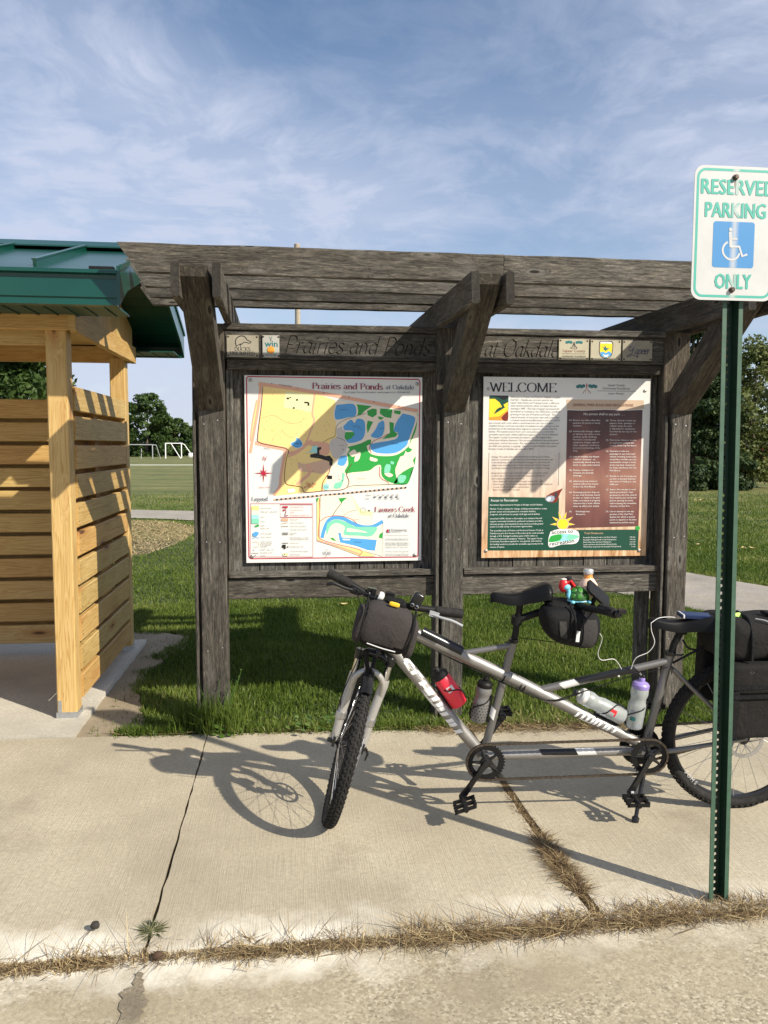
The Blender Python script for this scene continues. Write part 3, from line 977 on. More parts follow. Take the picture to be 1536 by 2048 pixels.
# ---- grass and straw
def blades(n, xs, ys, keep, hmin, hmax, wid, lean=0.5, seed=1, zb=-0.03, heights=None, bend=0.5, k1=0.5, flat=False):
    g = np.random.default_rng(seed)
    x = g.uniform(xs[0], xs[1], n)
    y = g.uniform(ys[0], ys[1], n)
    k = keep(x, y, g)
    x, y = x[k], y[k]
    n = len(x)
    h = g.uniform(hmin, hmax, n)
    if heights is not None:
        h = h * heights(x, y)
    a = g.uniform(0, 2 * np.pi, n)
    fa = g.uniform(0, 2 * np.pi, n)
    ln = np.abs(g.normal(0, lean, n)).clip(0, 1.45)
    if flat:
        ln = (1.46 - np.abs(g.normal(0, 0.20, n))).clip(0.3, 1.5)
    w = wid * g.uniform(0.6, 1.3, n)
    base = np.stack([x, y, np.full(n, zb)], 1)
    d1 = np.stack([np.cos(a) * np.sin(ln * k1), np.sin(a) * np.sin(ln * k1), np.cos(ln * k1)], 1)
    ln2 = (ln * (1 + bend)).clip(0, 1.5)
    d2 = np.stack([np.cos(a) * np.sin(ln2), np.sin(a) * np.sin(ln2), np.cos(ln2)], 1)
    s = np.stack([np.cos(fa), np.sin(fa), np.zeros(n)], 1) * w[:, None] * 0.5
    mid = base + d1 * (h * 0.55)[:, None]
    tip = mid + d2 * (h * 0.45)[:, None]
    vs = np.stack([base - s, base + s, mid + s * 0.8, mid - s * 0.8, tip], 1).reshape(-1, 3)
    i = np.arange(n)[:, None] * 5
    f = np.concatenate([i + np.array([[0, 1, 2]]), i + np.array([[0, 2, 3]]), i + np.array([[3, 2, 4]])], 0)
    r = np.repeat(g.uniform(0, 1, n), 5)
    return vs, f, r


def path_dist(x, y):
    d = np.full(x.shape, 99.0)
    for i in range(0, len(PATHC)):
        d = np.minimum(d, np.hypot(x - PATHC[i, 0], y - PATHC[i, 1]))
    return d


def in_poly(x, y, poly):
    c = np.zeros(x.shape, bool)
    n = len(poly)
    j = n - 1
    for i in range(n):
        xi, yi = poly[i]
        xj, yj = poly[j]
        k = ((yi > y) != (yj > y)) & (x < (xj - xi) * (y - yi) / (yj - yi + 1e-12) + xi)
        c ^= k
        j = i
    return c


def vnoise(x, y, s, seed=0):
    """cheap smooth value noise"""
    def h(i, j):
        q = np.sin(i * 127.1 + j * 311.7 + seed * 74.7) * 43758.5453
        return q - np.floor(q)
    xi, yi = np.floor(x * s), np.floor(y * s)
    fx, fy = x * s - xi, y * s - yi
    fx, fy = fx * fx * (3 - 2 * fx), fy * fy * (3 - 2 * fy)
    return (h(xi, yi) * (1 - fx) + h(xi + 1, yi) * fx) * (1 - fy) + (h(xi, yi + 1) * (1 - fx) + h(xi + 1, yi + 1) * fx) * fy


def in_view(x, y, m=0.25):
    return (x > -1.5 - 0.5 * (y + 0.5) * 0.35 - m) & (x < 4.6 + 0.64 * (y + 0.6) + m)


straw_poly = [(-6.0, 13.2), (-3.4, 12.9), (-2.5, 12.4), (-1.85, 11.2), (-1.75, 9.6), (-1.9, 8.2), (-2.1, 7.3), (-2.6, 6.8), (-4.5, 6.6), (-6.5, 8)]


def joined(parts):
    off = 0
    vs, fs, rs = [], [], []
    for v, f, r in parts:
        vs.append(v)
        fs.append(f + off)
        rs.append(r)
        off += len(v)
    return np.concatenate(vs), np.concatenate(fs), np.concatenate(rs)


def keep_near(x, y, g):
    e = far_edge(x) + 0.03 * (vnoise(x, y * 0, 9) - 0.5) + 0.01
    k = (y > e) & in_view(x, y)
    wx = 0.22 * (vnoise(x, y, 5.0, 21) - 0.5) + 0.10 * (vnoise(x, y, 17.0, 22) - 0.5)
    wy = 0.22 * (vnoise(x, y, 5.0, 23) - 0.5)
    k &= ~(in_poly(x + 0.05 + wx, y + wy, dirt_poly) & (g.uniform(0, 1, x.shape) > 0.03))
    k &= ~((x < -1.12) & (y < 1.9))
    k &= path_dist(x, y) > 0.93
    for px in (-0.445, 0.905, 2.27):
        k &= ~((np.abs(x - px) < 0.085) & (np.abs(y + 0.03) < 0.09))
    dens = 0.55 + 0.9 * vnoise(x, y, 2.2, 3)
    # thin scorched turf at the foot of the middle post
    dr = np.hypot((x - 1.15) / 0.55, (y + 0.30) / 0.14)
    dens = np.where(dr < 1, dens * 0.35, dens)
    return k & (g.uniform(0, 1, x.shape) < dens)


def h_near(x, y):
    return 0.75 + 0.55 * vnoise(x, y, 3.0, 5) + 0.35 * np.exp(-((y - far_edge(x)) / 0.10) ** 2) * vnoise(x, y, 6, 8) * 2


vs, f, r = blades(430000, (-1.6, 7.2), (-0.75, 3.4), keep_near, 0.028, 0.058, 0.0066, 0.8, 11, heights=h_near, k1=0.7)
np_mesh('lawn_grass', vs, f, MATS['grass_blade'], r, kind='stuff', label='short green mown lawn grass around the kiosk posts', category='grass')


def keep_mid(x, y, g):
    k = (y > 3.3) & (path_dist(x, y) > 1.0)
    k &= (x > -1.2 - 0.30 * (y + 1)) & (x < 3.4 + 0.64 * y)
    k &= ~in_poly(x, y, straw_poly)
    return k & (g.uniform(0, 1, x.shape) < (0.5 + 0.7 * vnoise(x, y, 1.1, 4)) * np.clip((24 - y) / 15, 0, 1))


vs, f, r = blades(420000, (-7.5, 17.0), (3.3, 24.0), keep_mid, 0.03, 0.06, 0.015, 0.8, 12, zb=-0.045)

def keep_mid2(x, y, g):
    return keep_mid(x, y, g) & (g.uniform(0, 1, x.shape) < np.clip((9.5 - y) / 4.5, 0, 1))


v2, f2, r2 = blades(230000, (-4.0, 9.0), (3.3, 9.5), keep_mid2, 0.03, 0.055, 0.010, 0.8, 15, zb=-0.04)
vs, f, r = joined([(vs, f, r), (v2, f2, r2)])
np_mesh('lawn_grass', vs, f, MATS['grass_blade'], r, kind='stuff', label='mown lawn grass reaching back to the curved path', category='grass')


def keep_straw(x, y, g):
    return in_poly(x, y, straw_poly)


vs, f, r = blades(30000, (-6.5, -1.6), (6.5, 13.3), keep_straw, 0.05, 0.12, 0.014, 3.0, 13, zb=-0.030, bend=0.1, k1=1.0, flat=True)
np_mesh('straw_mulch', vs, f, MATS['dry_grass'], 0.60 + 0.40 * r, kind='stuff', label='pale straw mulch over reseeded lawn beside the path', category='straw')


def tuft_line(pts, n, spread, hmin, hmax, wid, seed, lean=1.0, zb=-0.01, clump=0.5, tufts=60, k1=0.6, flat=False):
    """dry blades gathered in tufts along a polyline"""
    g = np.random.default_rng(seed)
    P = np.array(pts, float)
    L = np.r_[0, np.cumsum(np.hypot(*np.diff(P, axis=0).T))]
    tc = g.uniform(0, L[-1], tufts)
    own = g.integers(0, tufts, n)
    s = np.where(g.uniform(0, 1, n) < clump, tc[own] + g.normal(0, 0.035, n), g.uniform(0, L[-1], n)).clip(0, L[-1])
    x = np.interp(s, L, P[:, 0]) + g.normal(0, spread, n) * 0.7
    y = np.interp(s, L, P[:, 1]) + g.normal(0, spread, n)

    def kp(xx, yy, gg):
        return np.ones(xx.shape, bool)
    vs, f, r = blades(n, (0, 1), (0, 1), kp, hmin, hmax, wid, lean, seed, zb=zb, bend=0.1 if flat else 0.25, k1=1.0 if flat else k1, flat=flat)
    v3 = vs.reshape(-1, 5, 3)
    b0 = (v3[:, 0] + v3[:, 1]) / 2
    v3 = v3 - b0[:, None, :] + np.stack([x, y, np.full(n, zb)], 1)[:, None, :]
    v3[:, :, 2] = np.maximum(v3[:, :, 2], zb + 0.001)
    return v3.reshape(-1, 3), f, r


jl = [(-1.25, -2.200), (-0.75, -2.190), (-0.42, -2.180), (-0.1, -2.190), (0.35, -2.185), (0.8, -2.180), (1.3, -2.165), (1.75, -2.165)]
parts = [tuft_line(jl, 2600, 0.018, 0.015, 0.040, 0.0032, 21, 1.3, zb=-0.012, clump=0.85, tufts=50, k1=0.9),
         tuft_line(jl, 3600, 0.018, 0.015, 0.050, 0.0034, 25, 2.2, zb=-0.010, clump=0.92, tufts=26, flat=True),
         tuft_line(jl, 3000, 0.026, 0.03, 0.10, 0.0026, 22, 2.2, zb=-0.008, clump=0.9, tufts=20, flat=True),
         tuft_line(jl, 300, 0.030, 0.06, 0.20, 0.0026, 23, 4.0, zb=0.006, clump=0.5, tufts=30, flat=True),
         tuft_line(jl[4:], 2600, 0.026, 0.03, 0.12, 0.0030, 24, 3.0, zb=-0.004, clump=0.75, tufts=22, flat=True)]
vs, f, r = joined(parts)
np_mesh('dry_grass', vs, f, MATS['dry_grass'], 0.12 + 0.88 * r, kind='stuff', label='dead brown grass and straw filling the joint between sidewalk and road', category='dry grass')
cl = [(0.97, -1.05), (0.972, -1.4), (0.982, -1.6), (0.985, -1.8), (1.0, -1.98), (1.03, -2.12)]
parts = [tuft_line(cl, 3600, 0.014, 0.015, 0.045, 0.0030, 31, 1.6, zb=-0.006, clump=0.6, tufts=40, flat=True),
         tuft_line(cl[2:5], 1600, 0.022, 0.03, 0.09, 0.0030, 32, 2.4, zb=0.0, clump=0.6, tufts=14, flat=True)]
vs, f, r = joined(parts)
np_mesh('dry_grass', vs, f, MATS['dry_grass'], r * 0.85, kind='stuff', label='brown dead grass growing in the crack across the sidewalk', category='dry grass')
parts = [tuft_line([(0.75, far_edge(.75) + .0), (1.0, far_edge(1) - 0.01), (1.35, far_edge(1.35)), (1.9, far_edge(1.9))], 4200, 0.045, 0.02, 0.08, 0.004, 33, 2.2, zb=0.006, flat=True),
         tuft_line([(-0.95, far_edge(-.95)), (-0.4, far_edge(-.4)), (0.3, far_edge(.3)), (0.8, far_edge(.8))], 150, 0.012, 0.05, 0.14, 0.004, 34, 4.0, zb=0.006, flat=True)]
vs, f, r = joined(parts)
np_mesh('dry_grass', vs, f, MATS['dry_grass'], r, kind='stuff', label='straw coloured grass scraps along the back edge of the sidewalk', category='dry grass')

# overhanging green fringe along the sidewalk and at the left post
parts = [tuft_line([(-0.95, far_edge(-.95) + .04), (0.9, far_edge(.9) + .04)], 9000, 0.028, 0.025, 0.07, 0.0058, 41, 1.0, zb=-0.012, clump=0.65, tufts=90),
         tuft_line([(0.9, far_edge(.9) + .05), (3.4, far_edge(3.4) + .05)], 7000, 0.03, 0.025, 0.065, 0.0058, 42, 1.0, zb=-0.012, clump=0.6, tufts=90),
         tuft_line([(-0.62, -0.22), (-0.30, -0.27)], 700, 0.035, 0.10, 0.24, 0.006, 43, 0.45, zb=-0.012, clump=0.6, tufts=16)]
vs, f, r = joined(parts)
np_mesh('fringe_grass', vs, f, MATS['grass_blade'], r * 0.9, kind='stuff', label='longer grass hanging over the back edge of the sidewalk', category='grass')


def weed(name, label, base, n, rad, hgt, seed, size=0.028, stalks=0, m='weed_leaf'):
    """low rosette or tall wispy weed with broad leaves, one mesh"""
    g = random.Random(seed)
    vs, fs, rs = [], [], []
    b0 = V(base)

    def leaf(c, d, up, s, r):
        side = d.cross(up).normalized()
        i = len(vs)
        for (u, w) in ((0, 0), (0.35, 0.42), (0.75, 0.36), (1.0, 0), (0.75, -0.36), (0.35, -0.42)):
            vs.append(c + d * s * u + side * s * w + up * (0.12 * s * math.sin(u * 3.1)))
            rs.append(r)
        fs.extend([(i, i + 1, i + 5), (i + 1, i + 2, i + 5), (i + 2, i + 4, i + 5), (i + 2, i + 3, i + 4)])
    for k in range(n):
        a = g.uniform(0, 6.28)
        rr_ = rad * g.random() ** 0.6
        c = b0 + V((math.cos(a) * rr_, math.sin(a) * rr_, g.uniform(0.01, 0.05)))
        d = V((math.cos(a + g.uniform(-1, 1)), math.sin(a + g.uniform(-1, 1)), g.uniform(-0.2, 0.5))).normalized()
        if not vs:
            vs.extend([b0 + V((-.0008, 0, -.004)), b0 + V((.0008, 0, -.004))])
            rs.extend([.2, .2])
        fs.append((0, 1, len(vs)))
        leaf(c, d, V((g.uniform(-.4, .4), g.uniform(-.6, .1), 1)).normalized(), size * g.uniform(0.6, 1.3), g.random())
    for k in range(stalks):
        a = g.uniform(0, 6.28)
        p = b0 + V((math.cos(a), math.sin(a), 0)) * rad * 0.6 * g.random()
        d = V((math.cos(a) * 0.35, math.sin(a) * 0.25, 1)).normalized()
        L = hgt * g.uniform(0.5, 1.0)
        pp = [p + d * L * q / 6 + V((g.uniform(-.006, .006), g.uniform(-.006, .006), 0)) for q in range(7)]
        for q in range(6):
            s = V((0.0016, 0, 0))
            i = len(vs)
            if q == 0:
                fs.append((0, 1, i))
            else:
                fs.append((i_last + 2, i_last + 3, i))
            i_last = i
            vs.extend([pp[q] - s, pp[q] + s, pp[q + 1] + s, pp[q + 1] - s])
            rs.extend([0.3] * 4)
            fs.extend([(i, i + 1, i + 2), (i, i + 2, i + 3)])
            if q > 1:
                for w in range(3):
                    aa = g.uniform(0, 6.28)
                    fs.append((i + 2, i + 3, len(vs)))
                    leaf(pp[q + 1], V((math.cos(aa), math.sin(aa), 0.7)).normalized(), V((0, 0, 1)), size * 0.45, g.random())
    np_mesh(name, np.array([tuple(v) for v in vs]), np.array(fs), MATS[m], np.array(rs), label=label, category='weed')


weed('tall_weed', 'wispy tall weed growing at the foot of the post nearest the shed', (-0.42, -0.20, -0.02), 14, 0.06, 0.36, 1, 0.020, 12)
weed('broadleaf_weed', 'broad leaved weed at the sidewalk edge beside the kiosk post nearest the shed', (-0.36, -0.29, -0.01), 22, 0.07, 0, 2, 0.034)
weed('broadleaf_weed', 'round leaved weed at the sidewalk edge under the map board', (0.10, -0.27, 0.0), 34, 0.14, 0, 3, 0.030)
weed('broadleaf_weed', 'small leafy weed in the lawn edge behind the front wheel', (0.28, -0.24, 0.0), 26, 0.12, 0, 4, 0.028)
vs, f, r = tuft_line([(-0.462, -2.06), (-0.448, -2.055)], 170, 0.010, 0.025, 0.065, 0.0050, 51, 2.0, zb=-0.004, clump=0.2, tufts=3, flat=True)
np_mesh('crack_weed', vs, f, MATS['weed_dry'], r, label='flat spreading weed at the end of the sidewalk joint', category='weed', kind='stuff')

# little things lying about
def curled_leaf(name, label, p, s, rot, m, group=None):
    mb = MB()
    vs, fs = [], []
    c, sn = math.cos(rot), math.sin(rot)
    for i in range(7):
        u = i / 6
        w = math.sin(u * math.pi) ** 0.8 * 0.38
        for j in (-1, 0, 1):
            x, y = (u - 0.5) * s, j * w * s
            z = (abs(j) * 0.14 + (u - 0.5) ** 2 * 0.5) * s + 0.004
            vs.append(V((p[0] + x * c - y * sn, p[1] + x * sn + y * c, p[2] + z)))
    for i in range(6):
        for j in (0, 1):
            a = i * 3 + j
            fs.append((a, a + 1, a + 4, a + 3))
    mb.add(vs, fs)
    mb.add([v + V((0, 0, -0.0012)) for v in vs], [tuple(reversed(f)) for f in fs])
    t = dict(label=label, category='leaf')
    if group:
        t['group'] = group
    obj(name, mb, MATS[m], None, **t)


for i, q in enumerate([(688, 1211), (1392, 1003), (1404, 1002), (1394, 1091), (1488, 1098), (1505, 1098), (1430, 1345)]):
    p = onz(*q, 0.0)
    dist = (p - CAM).length
    if i < 6:
        lab = ['pale yellow leaf on the grass just behind the front handlebar', 'tiny pale leaf far out on the lawn below the spruce', 'tiny pale leaf far out on the lawn below the spruce', 'yellow leaf on the lawn beside the far kiosk post', 'curled yellow leaf on the lawn just past the sign post', 'curled yellow leaf on the lawn just past the sign post'][i]
        curled_leaf('fallen_leaf', lab, (p.x, p.y, 0.005), 0.03 + 0.006 * dist * 0.9, i * 1.1, 'leaf_yellow', 'fallen leaves on the lawn')
p = onz(316, 1921, -0.01)
mb = MB()
mb.sbox((p.x, p.y, 0.006), V((0.016, 0, 0)), V((0, 0.012, 0)), V((0, 0, 0.013)), 0.9, 0.9, 14, 8, fn=lambda x, y, z: (x * (1 + .18 * math.sin(9 * z)), y * (1 + .15 * math.cos(7 * x)), z))
obj('pine_cone', mb, MATS['cone_brown'], None, label='small brown cone lying in the dry grass at the joint', category='cone')
p = onz(191, 1863, 0.0)
t = thing('seed_head', 'dark dried seed head on a thin stalk over the sidewalk edge', 'seed head', (p.x, p.y, 0))
obj('head', MB().sbox((p.x, p.y, 0.022), V((0.014, 0, 0)), V((0, 0.012, 0)), V((0, 0, 0.012)), 0.8, 0.8, 14, 8, fn=lambda x, y, z: (x * (1 + .2 * math.sin(8 * y)), y, z)), MATS['seed_black'], t)
obj('stalk', MB().tube([V((p.x - 0.006, p.y, 0.014)), V((p.x - 0.02, p.y - 0.06, 0.02)), V((p.x - 0.03, p.y - 0.14, 0.0))], 0.0012, 5), MATS['dry_grass'], t)


# ------------------------------------------------------------------ the kiosk
XR, ZU, YM = V((1, 0, 0)), V((0, 0, 1)), V((0, -1, 0))
kiosk = thing('information_kiosk', 'weathered grey timber kiosk with slatted canopy and two notice boards', 'kiosk', (0.92, 0, 0))
POSTS = [(-0.500, -0.360), (0.862, 0.986), (2.226, 2.346)]     # front plank extents
for a, b in POSTS:
    cx = (a + b) / 2
    board('post', (cx - 0.018, -0.028, -0.05), (cx - 0.018, -0.028, 2.232), XR, b - a + 0.036, 0.100, 'old_wood_dark', kiosk, 12)
    board('post_face', (cx, -0.101, -0.05), (cx, -0.101, 1.755), XR, b - a, 0.044, 'old_wood', kiosk, 12)
    board('post_face', (a - 0.026, -0.094, -0.05), (a - 0.026, -0.094, 1.745), XR, 0.018, 0.030, 'old_wood', kiosk, 10)
    for zn in (1.69, 1.02, 0.42):
        for s in (-1, 1):
            obj('nail', MB().lathe([(0.004, 0), (0.0035, .0012), (0.001, .002)], V((cx + s * (b - a) * .27 + random.uniform(-.008, .008), -0.1232, zn + random.uniform(-.012, .012))), YM, 8), MATS['galv'], kiosk)
    # leaning brace up to the canopy
    w = b - a - 0.006
    bot, top = V((cx, -0.150, 1.700)), V((cx, -0.905, 2.375))
    d = (top - bot).normalized()
    nb = XR.cross(d).normalized()
    br = MB()
    th = 0.095
    f0, f1 = V((0, -0.118 - 0.012, 1.757)), V((0, -0.955, 2.352))
    prof = [V((0, -0.124, 1.757)), V((0, -0.865, 2.320)), V((0, -0.878, 2.366)), V((0, -0.700, 2.366)), V((0, -0.050, 1.87)), V((0, -0.030, 1.757))]
    L = (prof[1] - prof[0]).normalized()
    Mx = Matrix(((L.x, 1, 0, cx), (L.y, 0, -L.z, 0), (L.z, 0, L.y, 0), (0, 0, 0, 1)))
    Z3 = L.cross(XR)
    Mx = Matrix(((L.x, XR.x, Z3.x, cx), (L.y, XR.y, Z3.y, -0.5), (L.z, XR.z, Z3.z, 2.05), (0, 0, 0, 1)))
    inv = Mx.inverted()
    pl = [inv @ (p + V((cx - w / 2, 0, 0))) for p in prof]
    obj('brace', MB().prism(pl, V((0, w, 0))), MATS['old_wood_dark'], kiosk, smooth=False, M=Mx)
    # rafter pair
    for s in (-1, 1):
        x = (a - 0.021) if s < 0 else (b + 0.021)
        y0, y1 = -0.90, 0.90
        zt0, zt1 = 2.376, 2.388
        board('rafter', (x + 0.016, y0, zt0 - 0.076), (x - 0.01, y1, zt1 - 0.076), ZU, 0.152, 0.038, 'old_wood_dark', kiosk, 10, cut0=0.10 if s > 0 else 0.16, cut1=0.0, ch=0.006, jit=0.0022)
# canopy slats
for i, (y, zb, h) in enumerate([(-0.525, 2.396, 0.140), (-0.165, 2.398, 0.140), (0.155, 2.398, 0.140), (0.40, 2.398, 0.140)]):
    zc = zb + h / 2
    board('canopy_beam', (-0.775 - 0.03 * i, y, zc + 0.004), (1.085 + 0.01 * i, y, zc), ZU, h, 0.038, 'old_wood', kiosk, 14, cut0=-0.72, jit=0.002)
    board('canopy_beam', (1.089 + 0.01 * i, y + 0.002, zc), (2.575, y + 0.002, zc - 0.004), ZU, h, 0.038, 'old_wood', kiosk, 14, cut1=0.72, jit=0.002)

HEADERS = []
for bi, (xa, xb) in enumerate([(-0.357, 0.858), (0.990, 2.222)]):
    zt = 2.237
    hd = board('header_board', (xa, -0.045, 2.122), (xb, -0.045, 2.122), ZU, 0.154, 0.040, 'old_wood', kiosk, 2, jit=0.0)
    HEADERS.append(hd)
    board('cap', (xa - 0.004, -0.035, 2.219), (xb + 0.004, -0.035, 2.219), ZU, 0.036, 0.085, 'old_wood', kiosk, 8)
    board('trim', (xa + 0.01, -0.040, 2.014), (xb - 0.01, -0.040, 2.014), ZU, 0.056, 0.034, 'old_wood_dark', kiosk, 8)
    board('rail', (xa, -0.038, 0.752), (xb, -0.038, 0.752), ZU, 0.118, 0.045, 'old_wood', kiosk, 10, jit=0.002)
    board('rail_cap', (xa + 0.012, -0.052, 0.834), (xb - 0.01, -0.052, 0.834), ZU, 0.034, 0.060, 'old_wood', kiosk, 8)
    board('stile', (xa + 0.020, -0.030, 0.85), (xa + 0.020, -0.030, 1.985), XR, 0.036, 0.034, 'old_wood', kiosk, 8)
    board('stile', (xb - 0.020, -0.030, 0.85), (xb - 0.020, -0.030, 1.985), XR, 0.036, 0.034, 'old_wood', kiosk, 8)
    board('stile', (xb + 0.006, -0.062, 0.86), (xb + 0.006, -0.062, 2.0), XR, 0.010, 0.030, 'old_wood', kiosk, 8)
    n = 8
    wv = (xb - xa - 0.06) / n
    for k in range(n):
        x = xa + 0.03 + wv * (k + 0.5)
        ww = wv - 0.006
        board('panel_plank', (x, 0.012 + random.uniform(-.002, .002), 0.80), (x, 0.012, 2.10), XR, ww, 0.022, 'old_wood_panel', kiosk, 5, ch=0.002)
    obj('light_block_sheet', MB().box((xa - 0.01, 0.026, 0.70), (xb + 0.01, 0.034, 2.22)), MATS['old_wood_dark'], kiosk, smooth=False)  # added sheet, keeps sky light from showing through the plank gaps
# lower rear post stub seen under the rail by the far post
board('stub_post', (2.155, 0.06, -0.05), (2.155, 0.06, 0.70), XR, 0.075, 0.06, 'old_wood', kiosk, 6)


def carve(board_o, s, x0, x1, zbase, size):
    mb = MB()
    nib_text(mb, s, V((x0, -0.0652, zbase)), XR, ZU, size, 0, width=(x1 - x0), serif=False, italic=True, shear=0.30, ang=0.7, wide=0.078, thin=0.028, N=YM, carve=(0.013, 0.004))
    me = mesh_of(mb, 'cut', MATS['old_wood_dark'], False)
    c = bpy.data.objects.new('cut', me)
    col.objects.link(c)
    md = board_o.modifiers.new('b', 'BOOLEAN')
    md.object = c
    md.operation = 'DIFFERENCE'
    md.solver = 'EXACT'
    md.use_self = True
    try:
        md.material_mode = 'TRANSFER'
    except Exception:
        pass
    bpy.context.view_layer.update()
    dg = bpy.context.evaluated_depsgraph_get()
    me2 = bpy.data.meshes.new_from_object(board_o.evaluated_get(dg))
    board_o.modifiers.clear()
    if len(me2.polygons) > 60:
        board_o.data = me2
    bpy.data.objects.remove(c)
    bpy.data.meshes.remove(me)


_a = ony(566, 706, -0.065)
_b = ony(858, 711, -0.065)
carve(HEADERS[0], 'Prairies and Ponds', _a.x, _b.x, 2.078, 0.098)
_a = ony(966, 707, -0.065)
_b = ony(1114, 708, -0.065)
carve(HEADERS[1], 'at Oakdale', _a.x, _b.x, 2.078, 0.098)

# ------------------------------------------------------------------ sponsor plaques
mat('plaque_wood', rough=0.7, fn=f_noisy((0.26, 0.235, 0.175), (0.36, 0.325, 0.25), 9, 0.1, 0.001))
mat('plaque_cream', rough=0.7, fn=f_noisy((0.38, 0.35, 0.25), (0.47, 0.43, 0.315), 9, 0.1, 0.001))
mat('plaque_white', rough=0.6, fn=f_noisy((0.36, 0.355, 0.32), (0.44, 0.43, 0.395), 9, 0.1, 0.001))
PY = -0.066


def plaque(label, tl, br, m):
    """returns root, helper: local (u,v in 0..1, v up) -> point on the face"""
    p, q = ony(*tl, PY), ony(*br, PY)
    x0, x1, z1, z0 = p.x, q.x, p.z, q.z
    t = thing('sponsor_plaque', label, 'plaque', (x0, PY, z0), 'sponsor plaques on the header boards')
    mb = MB().box((x0, PY - 0.008, z0), (x1, PY, z1))
    bd = obj('plate', mb, MATS[m], t, smooth=False)
    bd.data.materials.append(MATS['black_matte'])
    for (u, v) in ((.05, .07), (.95, .07), (.05, .93), (.95, .93)):
        c = V((x0 + (x1 - x0) * u, PY - 0.008, z0 + (z1 - z0) * v))
        obj('screw', MB().lathe([(0.0055, 0), (0.005, 0.002), (0.002, 0.0032)], c, YM, 10), MATS['bolt'], t)
    fr = MB()
    P = lambda u, v, o=0.0: V((x0 + (x1 - x0) * u, PY - 0.0086 - o, z0 + (z1 - z0) * v))
    return t, P, x1 - x0, z1 - z0


def ribbon(mb, P, pts, w, mi, o=0.0, closed=False, sm=True):
    pp = [P(u, v, o) for u, v in pts]
    if sm:
        pp = spline(pp, 5)
    stroke_poly(mb, pp, w, YM, mi, closed)


t, P, w, h = plaque('cream plaque with a duck head outline and black capitals', (453.5, 670), (517.5, 715), 'plaque_wood')
mb = MB()
ribbon(mb, P, [(.30, .48), (.27, .70), (.33, .88), (.45, .96), (.56, .93), (.62, .82), (.64, .78)], 0.0045, II('black'))
ribbon(mb, P, [(.64, .78), (.76, .70), (.72, .64), (.55, .68), (.50, .62), (.42, .55), (.44, .48)], 0.0035, II('black'), 0.0002)
ribbon(mb, P, [(.30, .48), (.36, .55), (.44, .60), (.50, .60)], 0.003, II('black'), 0.0004)
obj('emblem', mb, INKM, t, smooth=False)
mb = MB()
nib_text(mb, 'DUCKS', P(.24, .28), XR, ZU, h * .17, II('black'), width=w * .5, wide=.05, thin=.03)
nib_text(mb, 'UNLIMITED', P(.10, .08), XR, ZU, h * .17, II('black'), width=w * .78, wide=.05, thin=.03)
obj('lettering', mb, INKM, t, smooth=False)

t, P, w, h = plaque('small plaque with green lettering and an orange disc', (525, 670.5), (559, 715.5), 'plaque_white')
mb = MB()
put_text(mb, 'win', P(.12, .48), XR, ZU, h * .42, II('dteal'), width=w * .76)
put_text(mb, 'win', P(.14, .475, .0002), XR, ZU, h * .42, II('dteal'), width=w * .76)
ribbon(mb, P, [(.5, .72), (.52, .86), (.58, .95)], 0.002, II('dkgreen'))
ribbon(mb, P, [(.5, .72), (.47, .84), (.40, .92)], 0.002, II('dkgreen'), .0003)
put_text(mb, 'NETWORK', P(.15, .06), XR, ZU, h * .12, II('dkgreen'), width=w * .7)
for k in range(3):
    ribbon(mb, P, [(.2, .38 - k * .08), (.8, .38 - k * .08)], 0.0025, II('teal'), 0, False, False)
obj('lettering', mb, INKM, t, smooth=False)
obj('disc', MB().lathe([(h * .165, 0), (h * .16, 0.003), (h * .1, 0.0042)], P(.5, .34, 0.0005), YM, 24), INK['orange'], t)

t, P, w, h = plaque('cream plaque with a green tree emblem above two lines of text', (1117.5, 678), (1176, 720.5), 'plaque_cream')
mb = MB()
for s in (-1, 1):
    for k in range(3):
        c = P(.5 + s * (.10 + .07 * k), .84 + .02 * (k % 2), .0001 * k)
        mb.sheet([c + XR * (math.cos(a) * w * .055) + ZU * (math.sin(a) * h * .07) for a in [q * math.pi / 5 for q in range(10)]], II('dteal'))
    ribbon(mb, P, [(.5, .86), (.5 + s * .05, .66), (.5 + s * .11, .58), (.5 + s * .06, .54)], 0.003, II('dgrey'), .0005)
    ribbon(mb, P, [(.5, .84), (.5 + s * .03, .60), (.5 + s * .02, .52)], 0.002, II('dgrey'), .0007)
obj('emblem', mb, INKM, t, smooth=False)
mb = MB()
put_text(mb, 'Lapeer County', P(.12, .37), XR, ZU, h * .19, II('brown'), width=w * .76)
ribbon(mb, P, [(.10, .29), (.90, .29)], 0.0018, II('black'), 0, False, False)
put_text(mb, 'community foundation', P(.10, .12), XR, ZU, h * .17, II('black'), width=w * .80)
obj('lettering', mb, INKM, t, smooth=False)

t, P, w, h = plaque('cream plaque with a yellow and blue shield showing a flying bird', (1181, 680), (1240, 721.5), 'plaque_cream')
mb = MB()
sh = [(.28, .92), (.5, .95), (.72, .92), (.73, .5), (.68, .22), (.5, .07), (.32, .22), (.27, .5)]
mb.sheet([P(u, v) for u, v in spline([V((*q, 0)) for q in sh + sh[:1]], 4)[:-1] for u, v in [(u, v)]] if False else [P(q.x, q.y) for q in spline([V((*q, 0)) for q in sh + sh[:1]], 4)[:-1]], II('navy'))
mb.sheet([P(.5 + (q.x - .5) * .88, .5 + (q.y - .5) * .9, .0003) for q in spline([V((*q, 0)) for q in sh + sh[:1]], 4)[:-1]], II('sun'))
mb.sheet([P(u, v, .0006) for u, v in [(.31, .83), (.69, .83), (.68, .90), (.5, .92), (.32, .90)]], II('paper'))
mb.sheet([P(u, v, .0006) for u, v in [(.31, .40), (.42, .42), (.5, .36), (.60, .46), (.69, .36), (.66, .24), (.5, .11), (.34, .24)]], II('blue'))
